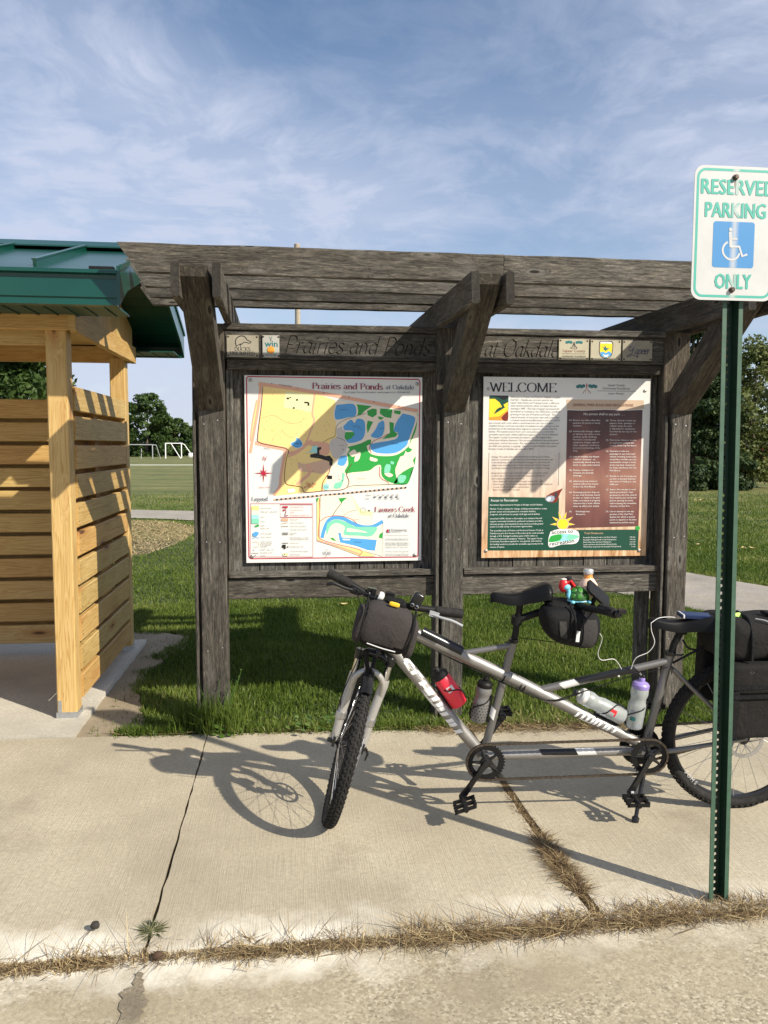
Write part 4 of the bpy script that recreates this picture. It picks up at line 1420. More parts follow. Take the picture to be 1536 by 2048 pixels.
mb.sheet([P(u, v, .0009) for u, v in [(.40, .30), (.5, .26), (.6, .30), (.56, .18), (.46, .18)]], II('paper'))
mb.sheet([P(u, v, .0009) for u, v in [(.36, .68), (.44, .62), (.47, .74), (.52, .60), (.62, .62), (.54, .52), (.50, .46), (.44, .52), (.40, .50), (.44, .57)]], II('dteal'))
obj('emblem', mb, INKM, t, smooth=False)
mb = MB()
put_text(mb, 'U.S.', P(.5, .85, .0009), XR, ZU, h * .07, II('navy'), align='C')
obj('lettering', mb, INKM, t, smooth=False)

t, P, w, h = plaque('cream plaque with flowing navy script and a steeple outline', (1245, 681), (1302.5, 722.5), 'plaque_wood')
mb = MB()
ribbon(mb, P, [(.30, .72), (.20, .62), (.24, .48), (.32, .52), (.36, .66), (.33, .42), (.24, .22), (.15, .20), (.22, .30), (.40, .26), (.52, .18), (.50, .28)], 0.0035, II('navy'))
ribbon(mb, P, [(.22, .80), (.29, .72), (.33, .60), (.37, .86), (.38, .97), (.40, .82), (.46, .70), (.54, .64)], 0.0020, II('mist'), .0003)
nib_text(mb, 'apeer', P(.38, .34, .0004), XR, ZU, h * .36, II('navy'), width=w * .50, serif=False, italic=True, shear=.45, ang=.7, wide=.05, thin=.03)
obj('lettering', mb, INKM, t, smooth=False)


# ------------------------------------------------------------------ map board
SY = -0.022          # face of both notice boards


def sign_plate(label, name, corners, extra=0.012):
    t = thing(name, label, 'sign', (corners[0][0], SY, corners[3][1]))
    return t


def mz(x, y, o=0.0):
    """map drawing units -> point on the board face"""
    p = ony(480 + x * 0.24089, 740 + y * 0.24089, SY)
    return V((p.x, SY - 0.0006 - o, p.z))


msign = thing('map_sign', 'white park map board with red border, yellow field and blue ponds', 'sign', (0.25, SY, 0.896))
x0, x1, z0, z1 = -0.255, 0.756, 0.896, 1.958
obj('board', MB().box((x0, SY, z0), (x1, SY + 0.010, z1)), INK['white'], msign, smooth=False)
LAY = [0]
HOLD = [False]


def lay():
    LAY[0] += 0 if HOLD[0] else 1
    return LAY[0] * 0.00003


mp = MB()


def area(c, pts, sm=False, mb=mp, f=mz):
    o = lay()
    q = [f(a, b, o) for a, b in pts]
    if sm:
        q = spline(q + q[:1], 3)[:-1]
        q = [V((k.x, SY - 0.0006 - o, k.z)) for k in q]
    mb.sheet(q, II(c))


def way(c, pts, w, sm=True, mb=mp, f=mz, closed=False):
    o = lay()
    q = [f(a, b, o) for a, b in pts]
    if sm and len(q) > 2:
        q = spline(q, 4)
    stroke_poly(mb, q, w * 0.00069, YM, II(c), closed)


bd = MB()
_bp = []
for (cx_, cy_, a0) in ((76, 76, 90), (1472, 100, 0), (1456, 1530, -90), (96, 1545, -180)):
    for k in range(5):
        a = math.radians(a0 + (90 - k * 22.5))
        _bp.append((cx_ + 22 * math.cos(a), cy_ - 22 * math.sin(a)))
way('red', _bp, 9, False, bd, mz, True)
obj('border', bd, INKM, msign, smooth=False)

area('yellow', [(185, 130), (620, 190), (790, 250), (795, 420), (800, 560), (880, 620), (850, 700), (780, 800), (720, 900), (690, 1005), (520, 1020), (280, 1045), (330, 960), (350, 860), (380, 700), (395, 660), (150, 600), (150, 560), (180, 250)])
area('cream', [(790, 250), (1480, 355), (1480, 500), (1445, 800), (1385, 950), (690, 1005), (745, 810), (800, 740), (880, 700), (890, 620), (800, 560)])
area('pale', [(378, 178), (615, 205), (592, 345), (362, 310)])
area('pale', [(540, 320), (600, 330), (595, 350), (530, 345)])
area('yellow', [(130, 260), (160, 265), (150, 380), (110, 560), (80, 560), (110, 380)])
way('road', [(160, 115), (420, 150), (800, 215), (1150, 280), (1478, 340)], 30, False)
area('road', [(155, 100), (195, 105), (195, 138), (150, 132)])
way('road', [(172, 125), (160, 250), (140, 380), (115, 520), (85, 690)], 22)
way('road', [(140, 250), (105, 420), (85, 590)], 9)
way('road', [(125, 605), (260, 635), (392, 660)], 30, False)
way('road', [(380, 655), (360, 760), (340, 880), (330, 970), (280, 1040)], 24)
way('road', [(620, 200), (600, 360), (615, 420), (580, 520), (540, 620), (470, 690), (400, 720)], 14)
way('road', [(395, 690), (470, 680), (560, 610), (600, 590)], 30)
area('road', [(560, 590), (700, 600), (740, 620), (735, 700), (660, 700), (620, 640), (560, 620)], True)
area('tan', [(480, 760), (540, 780), (740, 740), (760, 800), (700, 860), (600, 850), (540, 845), (490, 830)], True)
way('road', [(560, 780), (580, 850), (520, 910), (470, 950)], 24)
area('grey', [(800, 490), (860, 470), (880, 560), (895, 620), (860, 690), (800, 740), (760, 700), (740, 620), (770, 570), (800, 560)], True)
for k, pts in enumerate([[(970, 285), (1095, 300), (1040, 335), (1000, 375), (965, 380)], [(1055, 340), (1100, 320), (1135, 325), (1135, 370), (1100, 395), (1060, 375)],
                         [(1165, 320), (1265, 325), (1255, 400), (1200, 390), (1160, 360)], [(1280, 335), (1335, 340), (1330, 370), (1280, 360)], [(1150, 385), (1195, 395), (1170, 415), (1145, 400)],
                         [(1060, 420), (1105, 430), (1085, 470), (1060, 525), (1050, 470)], [(1240, 430), (1278, 440), (1275, 505), (1310, 530), (1290, 555), (1180, 575), (1245, 520)],
                         [(890, 640), (1000, 610), (1085, 575), (1080, 640), (1095, 690), (1200, 705), (1330, 670), (1360, 645), (1370, 690), (1300, 790), (1290, 850), (1300, 900), (1280, 945), (1390, 945), (1420, 850), (1440, 800), (1320, 870), (1300, 940), (1220, 920), (1175, 870), (1170, 790), (1120, 800), (1070, 835), (930, 850), (885, 860), (870, 835), (900, 780), (890, 700), (910, 660)],
                         [(1478, 370), (1460, 500), (1420, 590), (1400, 640), (1430, 660), (1395, 685), (1370, 650), (1410, 560), (1445, 480), (1465, 370)], [(1460, 715), (1450, 790), (1435, 745)],
                         [(800, 290), (785, 330), (800, 340)]]):
    area('green', pts, k > 6 and k < 9)
for pts in [[(800, 290), (945, 283), (962, 375), (890, 395), (800, 412), (785, 360)], [(1150, 440), (1185, 420), (1200, 450), (1190, 530), (1150, 565), (1085, 550), (1120, 500)],
            [(855, 470), (905, 420), (930, 415), (950, 440), (975, 405), (1030, 420), (1040, 500), (1020, 570), (960, 600), (900, 605), (880, 575), (940, 545), (930, 505), (870, 500)],
            [(1350, 360), (1440, 385), (1452, 430), (1400, 580), (1380, 630), (1300, 685), (1200, 695), (1110, 680), (1080, 635), (1100, 610), (1290, 575), (1310, 520), (1275, 505), (1300, 430)],
            [(470, 560), (500, 580), (518, 615), (505, 640), (460, 645), (420, 610), (460, 590)], [(835, 715), (880, 710), (890, 745), (860, 795), (810, 785), (820, 740)]]:
    area('cream', [((a - sum(q[0] for q in pts) / len(pts)) * 1.12 + sum(q[0] for q in pts) / len(pts), (b - sum(q[1] for q in pts) / len(pts)) * 1.14 + sum(q[1] for q in pts) / len(pts)) for a, b in pts], True)
    area('blue', pts, True)
area('green', [(875, 515), (950, 520), (930, 560), (890, 580), (868, 560)], True)
for pts in [[(960, 690), (1000, 680), (990, 740), (950, 760)], [(900, 690), (950, 660), (970, 700), (930, 720)], [(1080, 720), (1140, 740), (1130, 760), (1080, 750)], [(1210, 840), (1270, 870), (1240, 890), (1200, 865)],
            [(1330, 720), (1430, 690), (1440, 740), (1400, 800), (1330, 840), (1300, 800)]]:
    area('cream', pts, True)
for pts in [[(1215, 780), (1250, 790), (1240, 850), (1200, 855), (1200, 810)], [(1330, 870), (1380, 880), (1360, 930), (1320, 935), (1310, 890)], [(850, 850), (870, 870), (850, 950), (830, 980), (780, 980), (790, 940), (840, 920)], [(1250, 755), (1280, 765), (1270, 785), (1250, 775)]]:
    area('teal', pts, True)
area('aqua', [(600, 632), (645, 628), (640, 690), (575, 685), (550, 690), (590, 670)])
area('black', [(640, 645), (672, 638), (676, 655), (658, 668), (660, 700), (712, 715), (745, 710), (772, 745), (765, 795), (742, 790), (742, 760), (712, 750), (662, 735), (582, 725), (585, 700), (640, 690)])
for a, b, w_, h_ in [(388, 228, 20, 14), (412, 224, 12, 8), (466, 240, 16, 14), (534, 263, 36, 12), (562, 270, 14, 26), (440, 308, 15, 13), (725, 875, 40, 30), (817, 872, 7, 7), (820, 904, 7, 7), (848, 915, 7, 7), (850, 655, 8, 8)]:
    area('black', [(a, b), (a + w_, b + 2), (a + w_, b + h_), (a, b + h_)])
area('aqua', [(716 + 27 * math.cos(k * .4), 969 + 29 * math.sin(k * .4)) for k in range(16)])
area('paper', [(395, 990), (450, 985), (455, 1010), (400, 1018)], True)
LAY[0] += 1
HOLD[0] = True
for k in range(150):
    a, b = random.uniform(190, 780), random.uniform(160, 980)
    if a + b > 1500 or (a < 390 and b > 640) or 362 < a < 625 and 170 < b < 330:
        continue
    area('dgrey' if random.random() < .6 else 'green', [(a, b), (a + 4, b), (a + 4, b + 4), (a, b + 4)])
HOLD[0] = False
way('tan', [(180, 400), (280, 375), (380, 430), (470, 440), (560, 390)], 2)
way('tan', [(250, 620), (330, 500), (420, 560), (480, 520)], 2)
way('brown', [(190, 140), (178, 300), (148, 540), (160, 600), (280, 630), (398, 660), (385, 740), (368, 880), (385, 945), (450, 960), (515, 975), (540, 1015), (680, 1004), (860, 990), (905, 930), (885, 860), (925, 780)], 5)
way('brown', [(680, 1004), (690, 930), (740, 850), (750, 795)], 5)
way('red', [(1160, 800), (1158, 870), (1180, 905), (1228, 930), (1230, 950)], 4)
way('red', [(1090, 690), (1075, 640), (1110, 590), (1190, 555), (1230, 530)], 4)
way('dgrey', [(690, 600), (740, 570), (790, 545), (800, 470), (850, 425), (940, 390), (1040, 360)], 3)
way('dgrey', [(800, 560), (860, 580), (890, 620)], 3)
way('dgrey', [(885, 975), (940, 960), (1060, 955), (1228, 950), (1385, 945)], 3)
LAY[0] += 1
HOLD[0] = True
for k in range(60):
    a = 280 + k * 18.4
    b = 1078 - k * 1.72
    area('dgrey' if k % 2 else 'tan', [(a, b - 7), (a + 16, b - 8.5), (a + 16, b + 5.5), (a, b + 7)])
HOLD[0] = False
# creek map
area('cream', [(670, 1045), (925, 1035), (1000, 1170), (1105, 1180), (1105, 1285), (1185, 1250), (1185, 1545), (1000, 1495), (700, 1430), (660, 1395), (665, 1200)])
area('yellow', [(638, 1065), (665, 1060), (665, 1200), (655, 1380), (700, 1430), (1005, 1495), (1130, 1545), (1000, 1545), (640, 1410)])
area('pale', [(930, 1040), (975, 1120), (1010, 1165), (1100, 1175), (1100, 1208), (1000, 1205), (960, 1130)])
way('blue', [(680, 1395), (700, 1320), (735, 1250), (790, 1225), (860, 1235), (930, 1270), (1010, 1300), (1100, 1300), (1185, 1258)], 30)
area('teal', [(725, 1270), (800, 1240), (900, 1270), (960, 1300), (1080, 1300), (1140, 1310), (1090, 1380), (980, 1375), (870, 1370), (860, 1340), (870, 1300), (800, 1270), (750, 1300), (720, 1370), (715, 1320)], True)
area('cream', [(890, 1310), (1000, 1330), (1060, 1350), (980, 1345), (890, 1340)], True)
area('blue', [(815, 1350), (835, 1350), (845, 1390), (1000, 1400), (1135, 1410), (1120, 1500), (1060, 1495), (960, 1460), (830, 1430)], False)
area('paper', [(850, 1400), (915, 1402), (912, 1414), (855, 1412)])
area('green', [(815, 1065), (892, 1058), (860, 1085), (840, 1105)])
area('green', [(745, 1400), (770, 1390), (800, 1420), (775, 1415)])
area('green', [(1160, 1360), (1185, 1345), (1180, 1400), (1150, 1390)])
area('green', [(632, 1065), (655, 1060), (640, 1100)])
way('dkgreen', [(845, 1100), (800, 1160), (765, 1215)], 5)
way('red', [(660, 1065), (663, 1200), (652, 1370), (690, 1412), (800, 1445), (1003, 1495), (990, 1545)], 5)
way('red', [(665, 1255), (720, 1220), (820, 1210), (920, 1235), (970, 1275)], 5)
way('dgrey', [(860, 1210), (900, 1180), (975, 1160)], 3)
way('dgrey', [(1020 + 22 * math.cos(k * .52), 1165 + 22 * math.sin(k * .52)) for k in range(12)], 2.5, False, mp, mz, True)
area('black', [(1063, 1162), (1078, 1162), (1078, 1174), (1063, 1174)])
way('road', [(640, 1412), (800, 1460), (1000, 1530)], 12, False)
way('dgrey', [(1185, 1250), (1185, 1540)], 2, False)
# compass
for k in range(8):
    a = k * math.pi / 4
    L = 84 if k % 2 == 0 else 46
    area('red', [(196 + L * math.sin(a), 856 - L * math.cos(a)), (196 + 11 * math.sin(a + .6), 856 - 11 * math.cos(a + .6)), (196, 856), (196 + 11 * math.sin(a - .6), 856 - 11 * math.cos(a - .6))])
LAY[0] += 1
HOLD[0] = True
# scale bar
for k in range(5):
    area('navy', [(1108 + k * 45, 1050 - (k % 2) * 0), (1108 + k * 45 + 24, 1050), (1108 + k * 45 + 24, 1057), (1108 + k * 45, 1057)])
# road markers
for a, b in [(264, 105), (480, 143), (693, 183), (905, 218), (1112, 257), (1320, 295)]:
    area('navy', [(a, b), (a + 5, b + 11), (a - 5, b + 11)])
HOLD[0] = False
# legend
way('red', [(88, 1108), (606, 1108), (606, 1550), (88, 1550)], 4, False, mp, mz, True)
way('red', [(335, 1116), (600, 1116), (600, 1222), (335, 1222)], 5, False, mp, mz, True)
for k, c in enumerate(['yellow', 'cream', 'aqua', 'teal']):
    area(c, [(96, 1128 + k * 37), (158, 1128 + k * 37), (158, 1164 + k * 37), (96, 1164 + k * 37)])
area('green', [(125, 1290), (158, 1280), (158, 1298), (125, 1304)])
area('blue', [(105, 1355), (130, 1342), (155, 1350), (145, 1375), (110, 1380)], True)
way('blue', [(100, 1400), (130, 1388), (160, 1394)], 4)
way('road', [(105, 1430), (130, 1424), (155, 1432), (150, 1466), (110, 1466)], 3, True)
way('grey', [(100, 1518), (158, 1518)], 6, False)
area('black', [(108, 1498), (118, 1498), (113, 1488)])
area('black', [(122, 1535), (132, 1535), (127, 1546)])
area('red', [(352, 1130), (398, 1130), (398, 1144), (352, 1144)])
area('red', [(356, 1156), (372, 1156), (372, 1170), (356, 1170)])
way('maroon', [(378, 1144), (382, 1180), (372, 1208), (400, 1206)], 5)
area('road', [(344, 1232), (400, 1232), (400, 1252), (344, 1252)])
way('road', [(345, 1275), (370, 1270), (400, 1262)], 4)
for k in range(4):
    area('dgrey', [(345 + k * 15, 1294), (354 + k * 15, 1294), (354 + k * 15, 1300), (345 + k * 15, 1300)])
for y_ in (1352, 1364, 1436):
    way('dgrey', [(350, y_), (402, y_)], 5, False)
area('black', [(350, 1450), (380, 1450), (380, 1485), (365, 1485), (365, 1475), (350, 1475)])
area('black', [(392, 1462), (402, 1462), (402, 1474), (392, 1474)])
area('pale', [(358, 1520), (400, 1520), (400, 1542), (358, 1542)])
area('black', [(365, 1525), (374, 1525), (374, 1534), (365, 1534)])
obj('printed_map', mp, INKM, msign, smooth=False)

tx = MB()


def mtext(s, x, y, size, c, w=None, align='L', shear=0.0, tilt=0.0):
    a = mz(x, y, LAY[0] * 0.00003 + 0.0004)
    u = (mz(x + 50, y + tilt * 50, 0) - mz(x, y, 0))
    u.y = 0
    u.normalize()
    put_text(tx, s, a, u, V((-u.z, 0, u.x)), size * 0.00069 * 1.45, II(c), None if w is None else w * 0.000685, align, shear)


def mnib(s, x, y, cap, c, w, **k):
    nib_text(tx, s, mz(x, y, LAY[0] * 0.00003 + 0.0004), XR, ZU, cap * 0.00069, II(c), width=w * 0.000685, N=YM, **k)


mnib('Prairies and Ponds', 598, 157, 50, 'maroon', 590, wide=.10)
mnib('at Oakdale', 1208, 160, 36, 'navy', 240, wide=.075)
mtext('City of Lapeer Parks and Recreation - www.ci.lapeer.mi.us - (810) 664-4431', 857, 192, 14, 'navy', 560)
mtext('W. Genesee Road', 325, 127, 12, 'navy', 100, tilt=.13)
mtext('Lake Drive', 195, 652, 12, 'navy', 56, tilt=.18)
mtext('N', 182, 752, 34, 'red', 30, shear=.3)
mtext('Magnetic North', 155, 978, 11, 'red', 90)
mnib('Legend', 96, 1086, 34, 'navy', 134, wide=.07)
mnib('Farmers Creek', 1118, 1178, 44, 'maroon', 344, wide=.075)
mnib('at Oakdale', 1228, 1224, 32, 'navy', 182, wide=.075)
mtext('You Are', 546, 955, 24, 'red', 84, shear=.2)
mtext('Here', 555, 975, 24, 'red', 56, shear=.2)
way('red', [(550, 966), (532, 980)], 6, False, tx)
mtext('OCAD', 685, 1532, 26, 'navy', 70)
mtext('Orienteering', 1252, 1336, 20, 'navy', 136)
mtext('Unlimited, Inc.', 1254, 1348, 10, 'navy', 92)
area('red', [(1232 + 16 * math.cos(k * .35 + 1.6), 1335 - 16 * math.sin(k * .35 + 1.6)) for k in range(10)], False, tx)
area('navy', [(1236, 1322), (1246, 1322), (1240, 1335), (1246, 1350), (1236, 1350)], False, tx)
mtext('Meters    0     50    100   150   200   250', 1042, 1044, 13, 'navy', 280)
mtext('Feet       0      200     400     600     800', 1042, 1074, 13, 'navy', 290)
for s, x, y in [('Skinner Pond', 830, 332), ('Anchor Pond', 935, 472), ('Loon Pond', 1150, 488), ('Wood Pond', 1256, 614), ('Oakdale Pond', 452, 612), ('Meadow', 820, 630), ('Moose Prairie', 975, 904), ('North Pond', 950, 1432), ('Dog Park', 945, 1245), ('Pond', 985, 492)]:
    mtext(s, x, y, 8, 'navy')
mtext('Sensory', 697, 966, 9, 'navy', 38)
mtext('Garden', 699, 980, 9, 'navy', 34)
mtext('to the', 704, 1495, 8, 'dgrey')
mtext('Flint', 706, 1546, 9, 'dgrey')
for y_, s in zip([1150, 1180, 1224, 1262, 1296, 1318, 1362, 1390, 1428, 1442, 1456, 1470, 1495, 1520, 1544],
                 ['Open land, lawn', 'Rough open - high grasses', 'Marsh', 'Woods', 'Shrubs', 'Distinct trees', 'Pond, uncrossable', 'Stream, seasonal', 'Contour, elevation', 'hill top with steps', 'knoll, depression', 'earth bank', 'Boulder - large - cairn', 'Boardwalk or deck', 'Ground']):
    mtext(s, 170, y_, 9, 'dgrey')
for y_, s, c in [(1140, 'Handicapped Parking', 'red'), (1166, 'Accessible Restroom', 'red'), (1185, 'Shelter', 'red'), (1208, 'Handicapped Accessible Trails', 'red'), (1245, 'Paved roads', 'brown'), (1272, 'Paved trails, walkway', 'dgrey'), (1300, 'Vehicle track, maintained', 'dgrey'), (1328, 'Trail, large, small, seasonal', 'dgrey'), (1357, 'Stone wall', 'dgrey'), (1369, 'Fence', 'dgrey'), (1395, 'Man-made objects, e.g. bench', 'dgrey'), (1409, 'Playground equipment, tower', 'dgrey'), (1440, 'Railroad track', 'dgrey'), (1470, 'Buildings, large, small', 'dgrey'), (1508, 'Prairies and Ponds boundary', 'dgrey'), (1536, 'Private Property', 'dgrey')]:
    mtext(s, 415, y_, 9, c)
for y_, s in [(1374, 'This map was produced by Orienteering Unlimited, Inc.'), (1404, '3 Kinsley Lane, Maple Ridge, Clifton NY'), (1413, 'www.orienteering-unlimited.com'), (1436, 'Planning of mapping: Oakdale Parks, Spring 2011'), (1446, 'Surveying: Spring 2011'), (1456, 'Drafting: Vector mapping software'), (1474, 'Mapping Production: Summer 2011'), (1508, 'Orienteering consultant: parks department'), (1530, 'Scale of this board is approximate only'), (1540, 'Please report any damage to the office')]:
    mtext(s, 1206, y_, 8, 'dgrey', 200)
obj('lettering', tx, INKM, msign, smooth=False)


def sign_screw(par, q, r=0.011):
    p = ony(*q, SY)
    obj('screw', MB().lathe([(r, 0), (r * .95, 0.003), (r * .55, 0.0055)], V((p.x, SY - 0.0002, p.z)), YM, 14), MATS['screw'], par)


for q in [(88, 84), (1470, 116), (1450, 1535), (100, 1549)]:
    sign_screw(msign, (480 + q[0] * .24089, 740 + q[1] * .24089))

# ------------------------------------------------------------------ welcome board
wsign = thing('welcome_sign', 'welcome board with park text, maroon rules panel and dark green panels', 'sign', (1.62, SY, 0.905))
LAY[0] = 0
x0, x1, z0, z1 = 1.117, 2.136, 0.905, 1.967


def f_wheat(nt, b):
    _, vec = ocoord(nt, rand=False)
    s = nd(nt, 'ShaderNodeSeparateXYZ', Vector=vec)
    g = nd(nt, 'ShaderNodeMapping', Vector=vec, Rotation=(0, 0.35, 0), Scale=(30, 1, 5))
    n = nd(nt, 'ShaderNodeTexNoise', Vector=g.outputs[0], Scale=1.0, Detail=5.0, Roughness=0.6, Distortion=0.8)
    w = ramp(nt, n.outputs['Fac'], [(0.3, (0.30, 0.145, 0.05)), (0.5, (0.60, 0.36, 0.19)), (0.7, (0.80, 0.60, 0.40))])
    k = ramp(nt, mth(nt, 'DIVIDE', mth(nt, 'SUBTRACT', s.outputs[2], 0.905), 1.06), [(0.06, 0.0), (0.12, 0.10), (0.30, 0.28), (0.50, 0.62), (0.74, 0.97)])
    link(nt, mix(nt, k, w, (0.70, 0.69, 0.66)), b, 'Base Color')


def f_rules(nt, b):
    _, vec = ocoord(nt, rand=False)
    s = nd(nt, 'ShaderNodeSeparateXYZ', Vector=vec)
    n = nd(nt, 'ShaderNodeTexNoise', Vector=nd(nt, 'ShaderNodeMapping', Vector=vec, Scale=(9, 1, 2.5)).outputs[0], Scale=1.0, Detail=3.0)
    f = mth(nt, 'ADD', mth(nt, 'MULTIPLY', mth(nt, 'ABSOLUTE', mth(nt, 'SUBTRACT', s.outputs[2], 1.36)), 2.0), mth(nt, 'MULTIPLY', mth(nt, 'SUBTRACT', n.outputs['Fac'], 0.5), 0.9))
    link(nt, ramp(nt, f, [(0.05, (0.30, 0.145, 0.105)), (0.35, (0.165, 0.064, 0.055)), (0.75, (0.065, 0.025, 0.026))]), b, 'Base Color')


mat('wheat_print', rough=0.35, fn=f_wheat)
mat('rules_print', rough=0.35, fn=f_rules)
obj('board', MB().box((x0, SY, z0), (x1, SY + 0.010, z1)), MATS['wheat_print'], wsign, smooth=False)


def wz(x, y, o=0.0):
    p = ony(955 + x * 0.23112, 740 + y * 0.23112, SY)
    return V((p.x, SY - 0.0006 - o, p.z))


mb = MB()
area('paper', [(100, 700), (705, 705), (690, 1050), (92, 1050)], False, mb, wz) if False else None
area('dkgreen', [(95, 1097), (705, 1105), (700, 1385), (1395, 1380), (1388, 1560), (85, 1562)], False, mb, wz)
way('dgrey', [(100, 715), (92, 1040)], 3, False, mb, wz)
way('dgrey', [(706, 715), (700, 1000)], 3, False, mb, wz)
obj('green_panel', mb, INKM, wsign, smooth=False)
mb = MB()
# bird
area('brown', [(600, 1088), (632, 1068), (668, 1052), (700, 1040), (740, 1022), (716, 1062), (700, 1100), (690, 1140), (650, 1150), (612, 1142), (580, 1118)], False, mb, wz)
area('mist', [(585, 1108), (610, 1092), (640, 1085), (664, 1094), (668, 1118), (650, 1138), (616, 1142), (592, 1130)], False, mb, wz)
area('paper', [(596, 1118), (620, 1100), (636, 1102), (630, 1126), (610, 1136)], False, mb, wz)
area('dgrey', [(664, 1062), (684, 1056), (694, 1072), (690, 1096), (676, 1112), (664, 1092)], False, mb, wz)
obj('bird_picture', mb, INKM, wsign, smooth=False)
mb = MB()
# flower photo
area('dkgreen', [(103, 220), (268, 222), (264, 437), (98, 434)], False, mb, wz)
area('orange', [(100, 400), (180, 380), (262, 330), (262, 437), (98, 434)], False, mb, wz)
area('sun', [(102, 250), (150, 250), (190, 280), (212, 320), (180, 330), (140, 385), (262, 310), (262, 345), (190, 400), (100, 410)], False, mb, wz)
area('sun', [(225, 300), (262, 278), (264, 316), (235, 322)], False, mb, wz)
area('dkgreen', [(140, 380), (165, 340), (200, 318), (185, 350)], False, mb, wz)
area('brown', [(205, 410), (262, 360), (260, 435), (220, 435)], True, mb, wz)
area('black', [(102, 220), (268, 222), (267, 240), (230, 262), (170, 235)], False, mb, wz)
obj('flower_picture', mb, INKM, wsign, smooth=False)
mb = MB()
# rules header
area('rules', [(770, 255), (1438, 262), (1440, 335), (1300, 345), (1100, 338), (900, 346), (772, 340)], False, mb, wz)
obj('rules_heading', mb, INKM, wsign, smooth=False)
mb = MB()
# tree logo
for s in (-1, 1):
    for k in range(4):
        cx_, cy_ = 945 + s * (28 + 16 * k), 138 + (k % 2) * 6
        area('dteal', [(cx_ + 17 * math.cos(a), cy_ + 15 * math.sin(a)) for a in [q * .63 for q in range(10)]], False, mb, wz)
    way('brown', [(945, 120), (945 + s * 4, 165), (945 + s * 24, 185), (945 + s * 34, 205)], 4, True, mb, wz)
    way('tan', [(945, 150), (945 + s * 10, 180), (945 + s * 12, 212)], 3, True, mb, wz)
area('red', [(940, 118), (950, 118), (948, 160), (942, 160)], False, mb, wz)
obj('tree_logo', mb, INKM, wsign, smooth=False)
mb = MB()
# access logo
for k in range(6):
    a = math.pi * (-0.02 + k * 0.208)
    c, s_ = math.cos(a), math.sin(a)
    pts = [(735 + c * 58 - s_ * 12, 1330 - s_ * 58 - c * 12), (735 + c * 112, 1330 - s_ * 112), (735 + c * 58 + s_ * 12, 1330 - s_ * 58 + c * 12)]
    area('tan', pts, False, mb, wz)
    area('sun', [(735 + (p_ - 735) * .92, 1330 + (q_ - 1330) * .92) for p_, q_ in pts], False, mb, wz)
area('tan', [(738 + 54 * math.cos(q * .3), 1332 + 52 * math.sin(q * .3)) for q in range(21)], False, mb, wz)
area('sun', [(738 + 46 * math.cos(q * .3), 1332 + 44 * math.sin(q * .3)) for q in range(21)], False, mb, wz)
area('paper', [(630, 1400), (700, 1378), (850, 1385), (880, 1440), (850, 1500), (730, 1510), (625, 1535), (612, 1470)], True, mb, wz)
area('teal', [(618, 1465), (640, 1432), (740, 1418), (860, 1428), (872, 1450), (800, 1475), (700, 1485), (622, 1490)], True, mb, wz)
area('green', [(618, 1465), (640, 1436), (720, 1422), (715, 1470), (622, 1490)], True, mb, wz)
area('skyb', [(745, 1420), (790, 1424), (765, 1450), (790, 1470), (715, 1482), (735, 1450)], True, mb, wz)
obj('sun_logo', mb, INKM, wsign, smooth=False)
mb = MB()
area('green', [(1385 + 20 * math.cos(q * .6), 1368 + 20 * math.sin(q * .6)) for q in range(10)], False, mb, wz)
obj('sticker', mb, INKM, wsign, smooth=False)
rp = MB()
o_ = 0.0003
rp.sheet([wz(a, b, o_) for a, b in [(776, 347), (900, 352), (1100, 344), (1300, 351), (1428, 345), (1392, 1352), (756, 1368)]])
obj('rules_panel', rp, MATS['rules_print'], wsign, smooth=False)

tx = MB()
K = 0.000665


def wtext(s, x, y, cap, c, w=None, align='L', shear=0.0, tilt=0.0):
    a = wz(x, y, 0.0026)
    u = V((1, 0, -tilt)).normalized()
    put_text(tx, s, a, u, V((-u.z, 0, u.x)), cap * K * 1.4, II(c), None if w is None else w * K, align, shear)


nib_text(tx, 'WELCOME', wz(108, 187, .0005), XR, ZU, 80 * K, II('black'), width=600 * K, wide=.085, N=YM)
wtext('Lapeer County', 1200, 140, 18, 'dgrey', 156, 'C')
wtext('Community Foundation', 1198, 168, 18, 'dgrey', 254, 'C')
way('dgrey', [(1033, 181), (1370, 184)], 2.5, False, tx, wz)
wtext('Lapeer, Michigan', 1198, 210, 14, 'dgrey', 146, 'C')
obj('title_lettering', tx, INKM, wsign, smooth=False)
tx = MB()
L1 = ['Welcome to Prairies and Ponds at Oakdale, a Lapeer', 'City Park.  Oakdale was a former name for the', 'Lapeer State Home and Training Center, a 300 acre,', 'state owned institution which occupied this site', 'starting in 1895.  The City of Lapeer purchased this', 'land which as recently as the 1950s had a cornfield', 'growing on the site of Prairies and Ponds.  The', 'natural process of succession was well underway;', 'a drained wetland had filled back in and the upland']
W1 = [455, 385, 445, 420, 445, 450, 410, 440, 445]
for k, (s, w) in enumerate(zip(L1, W1)):
    wtext(s, 286, 238 + k * 25.2, 14, 'dgrey', w)
L2 = ['was covered with scrub, when a committee from the City of Lapeer,', 'Chatfield School, and local naturalists formalized the plan to improve the', 'biodiversity of this amazing urban migratory stopover site by restoring', 'habitat. The transformation from corn monoculture to a universally', 'accessible nature park utilized additional support from Ducks Unlimited,', 'The Lapeer County Community Foundation, and The Saginaw Bay', 'Watershed Initiative Network. The amount of wetlands was quadrupled', 'using water control structures. The restoration of a native oak savannah', 'the 4.8.5 acre prairies, is ongoing.  Access to a third distinct ecosystem,', 'Farmers Creek at Oakdale was created in 2010.']
W2 = [590, 635, 618, 590, 628, 565, 625, 635, 620, 408]
for k, (s, w) in enumerate(zip(L2, W2)):
    wtext(s, 98, 463 + k * 25, 14, 'dgrey', w)
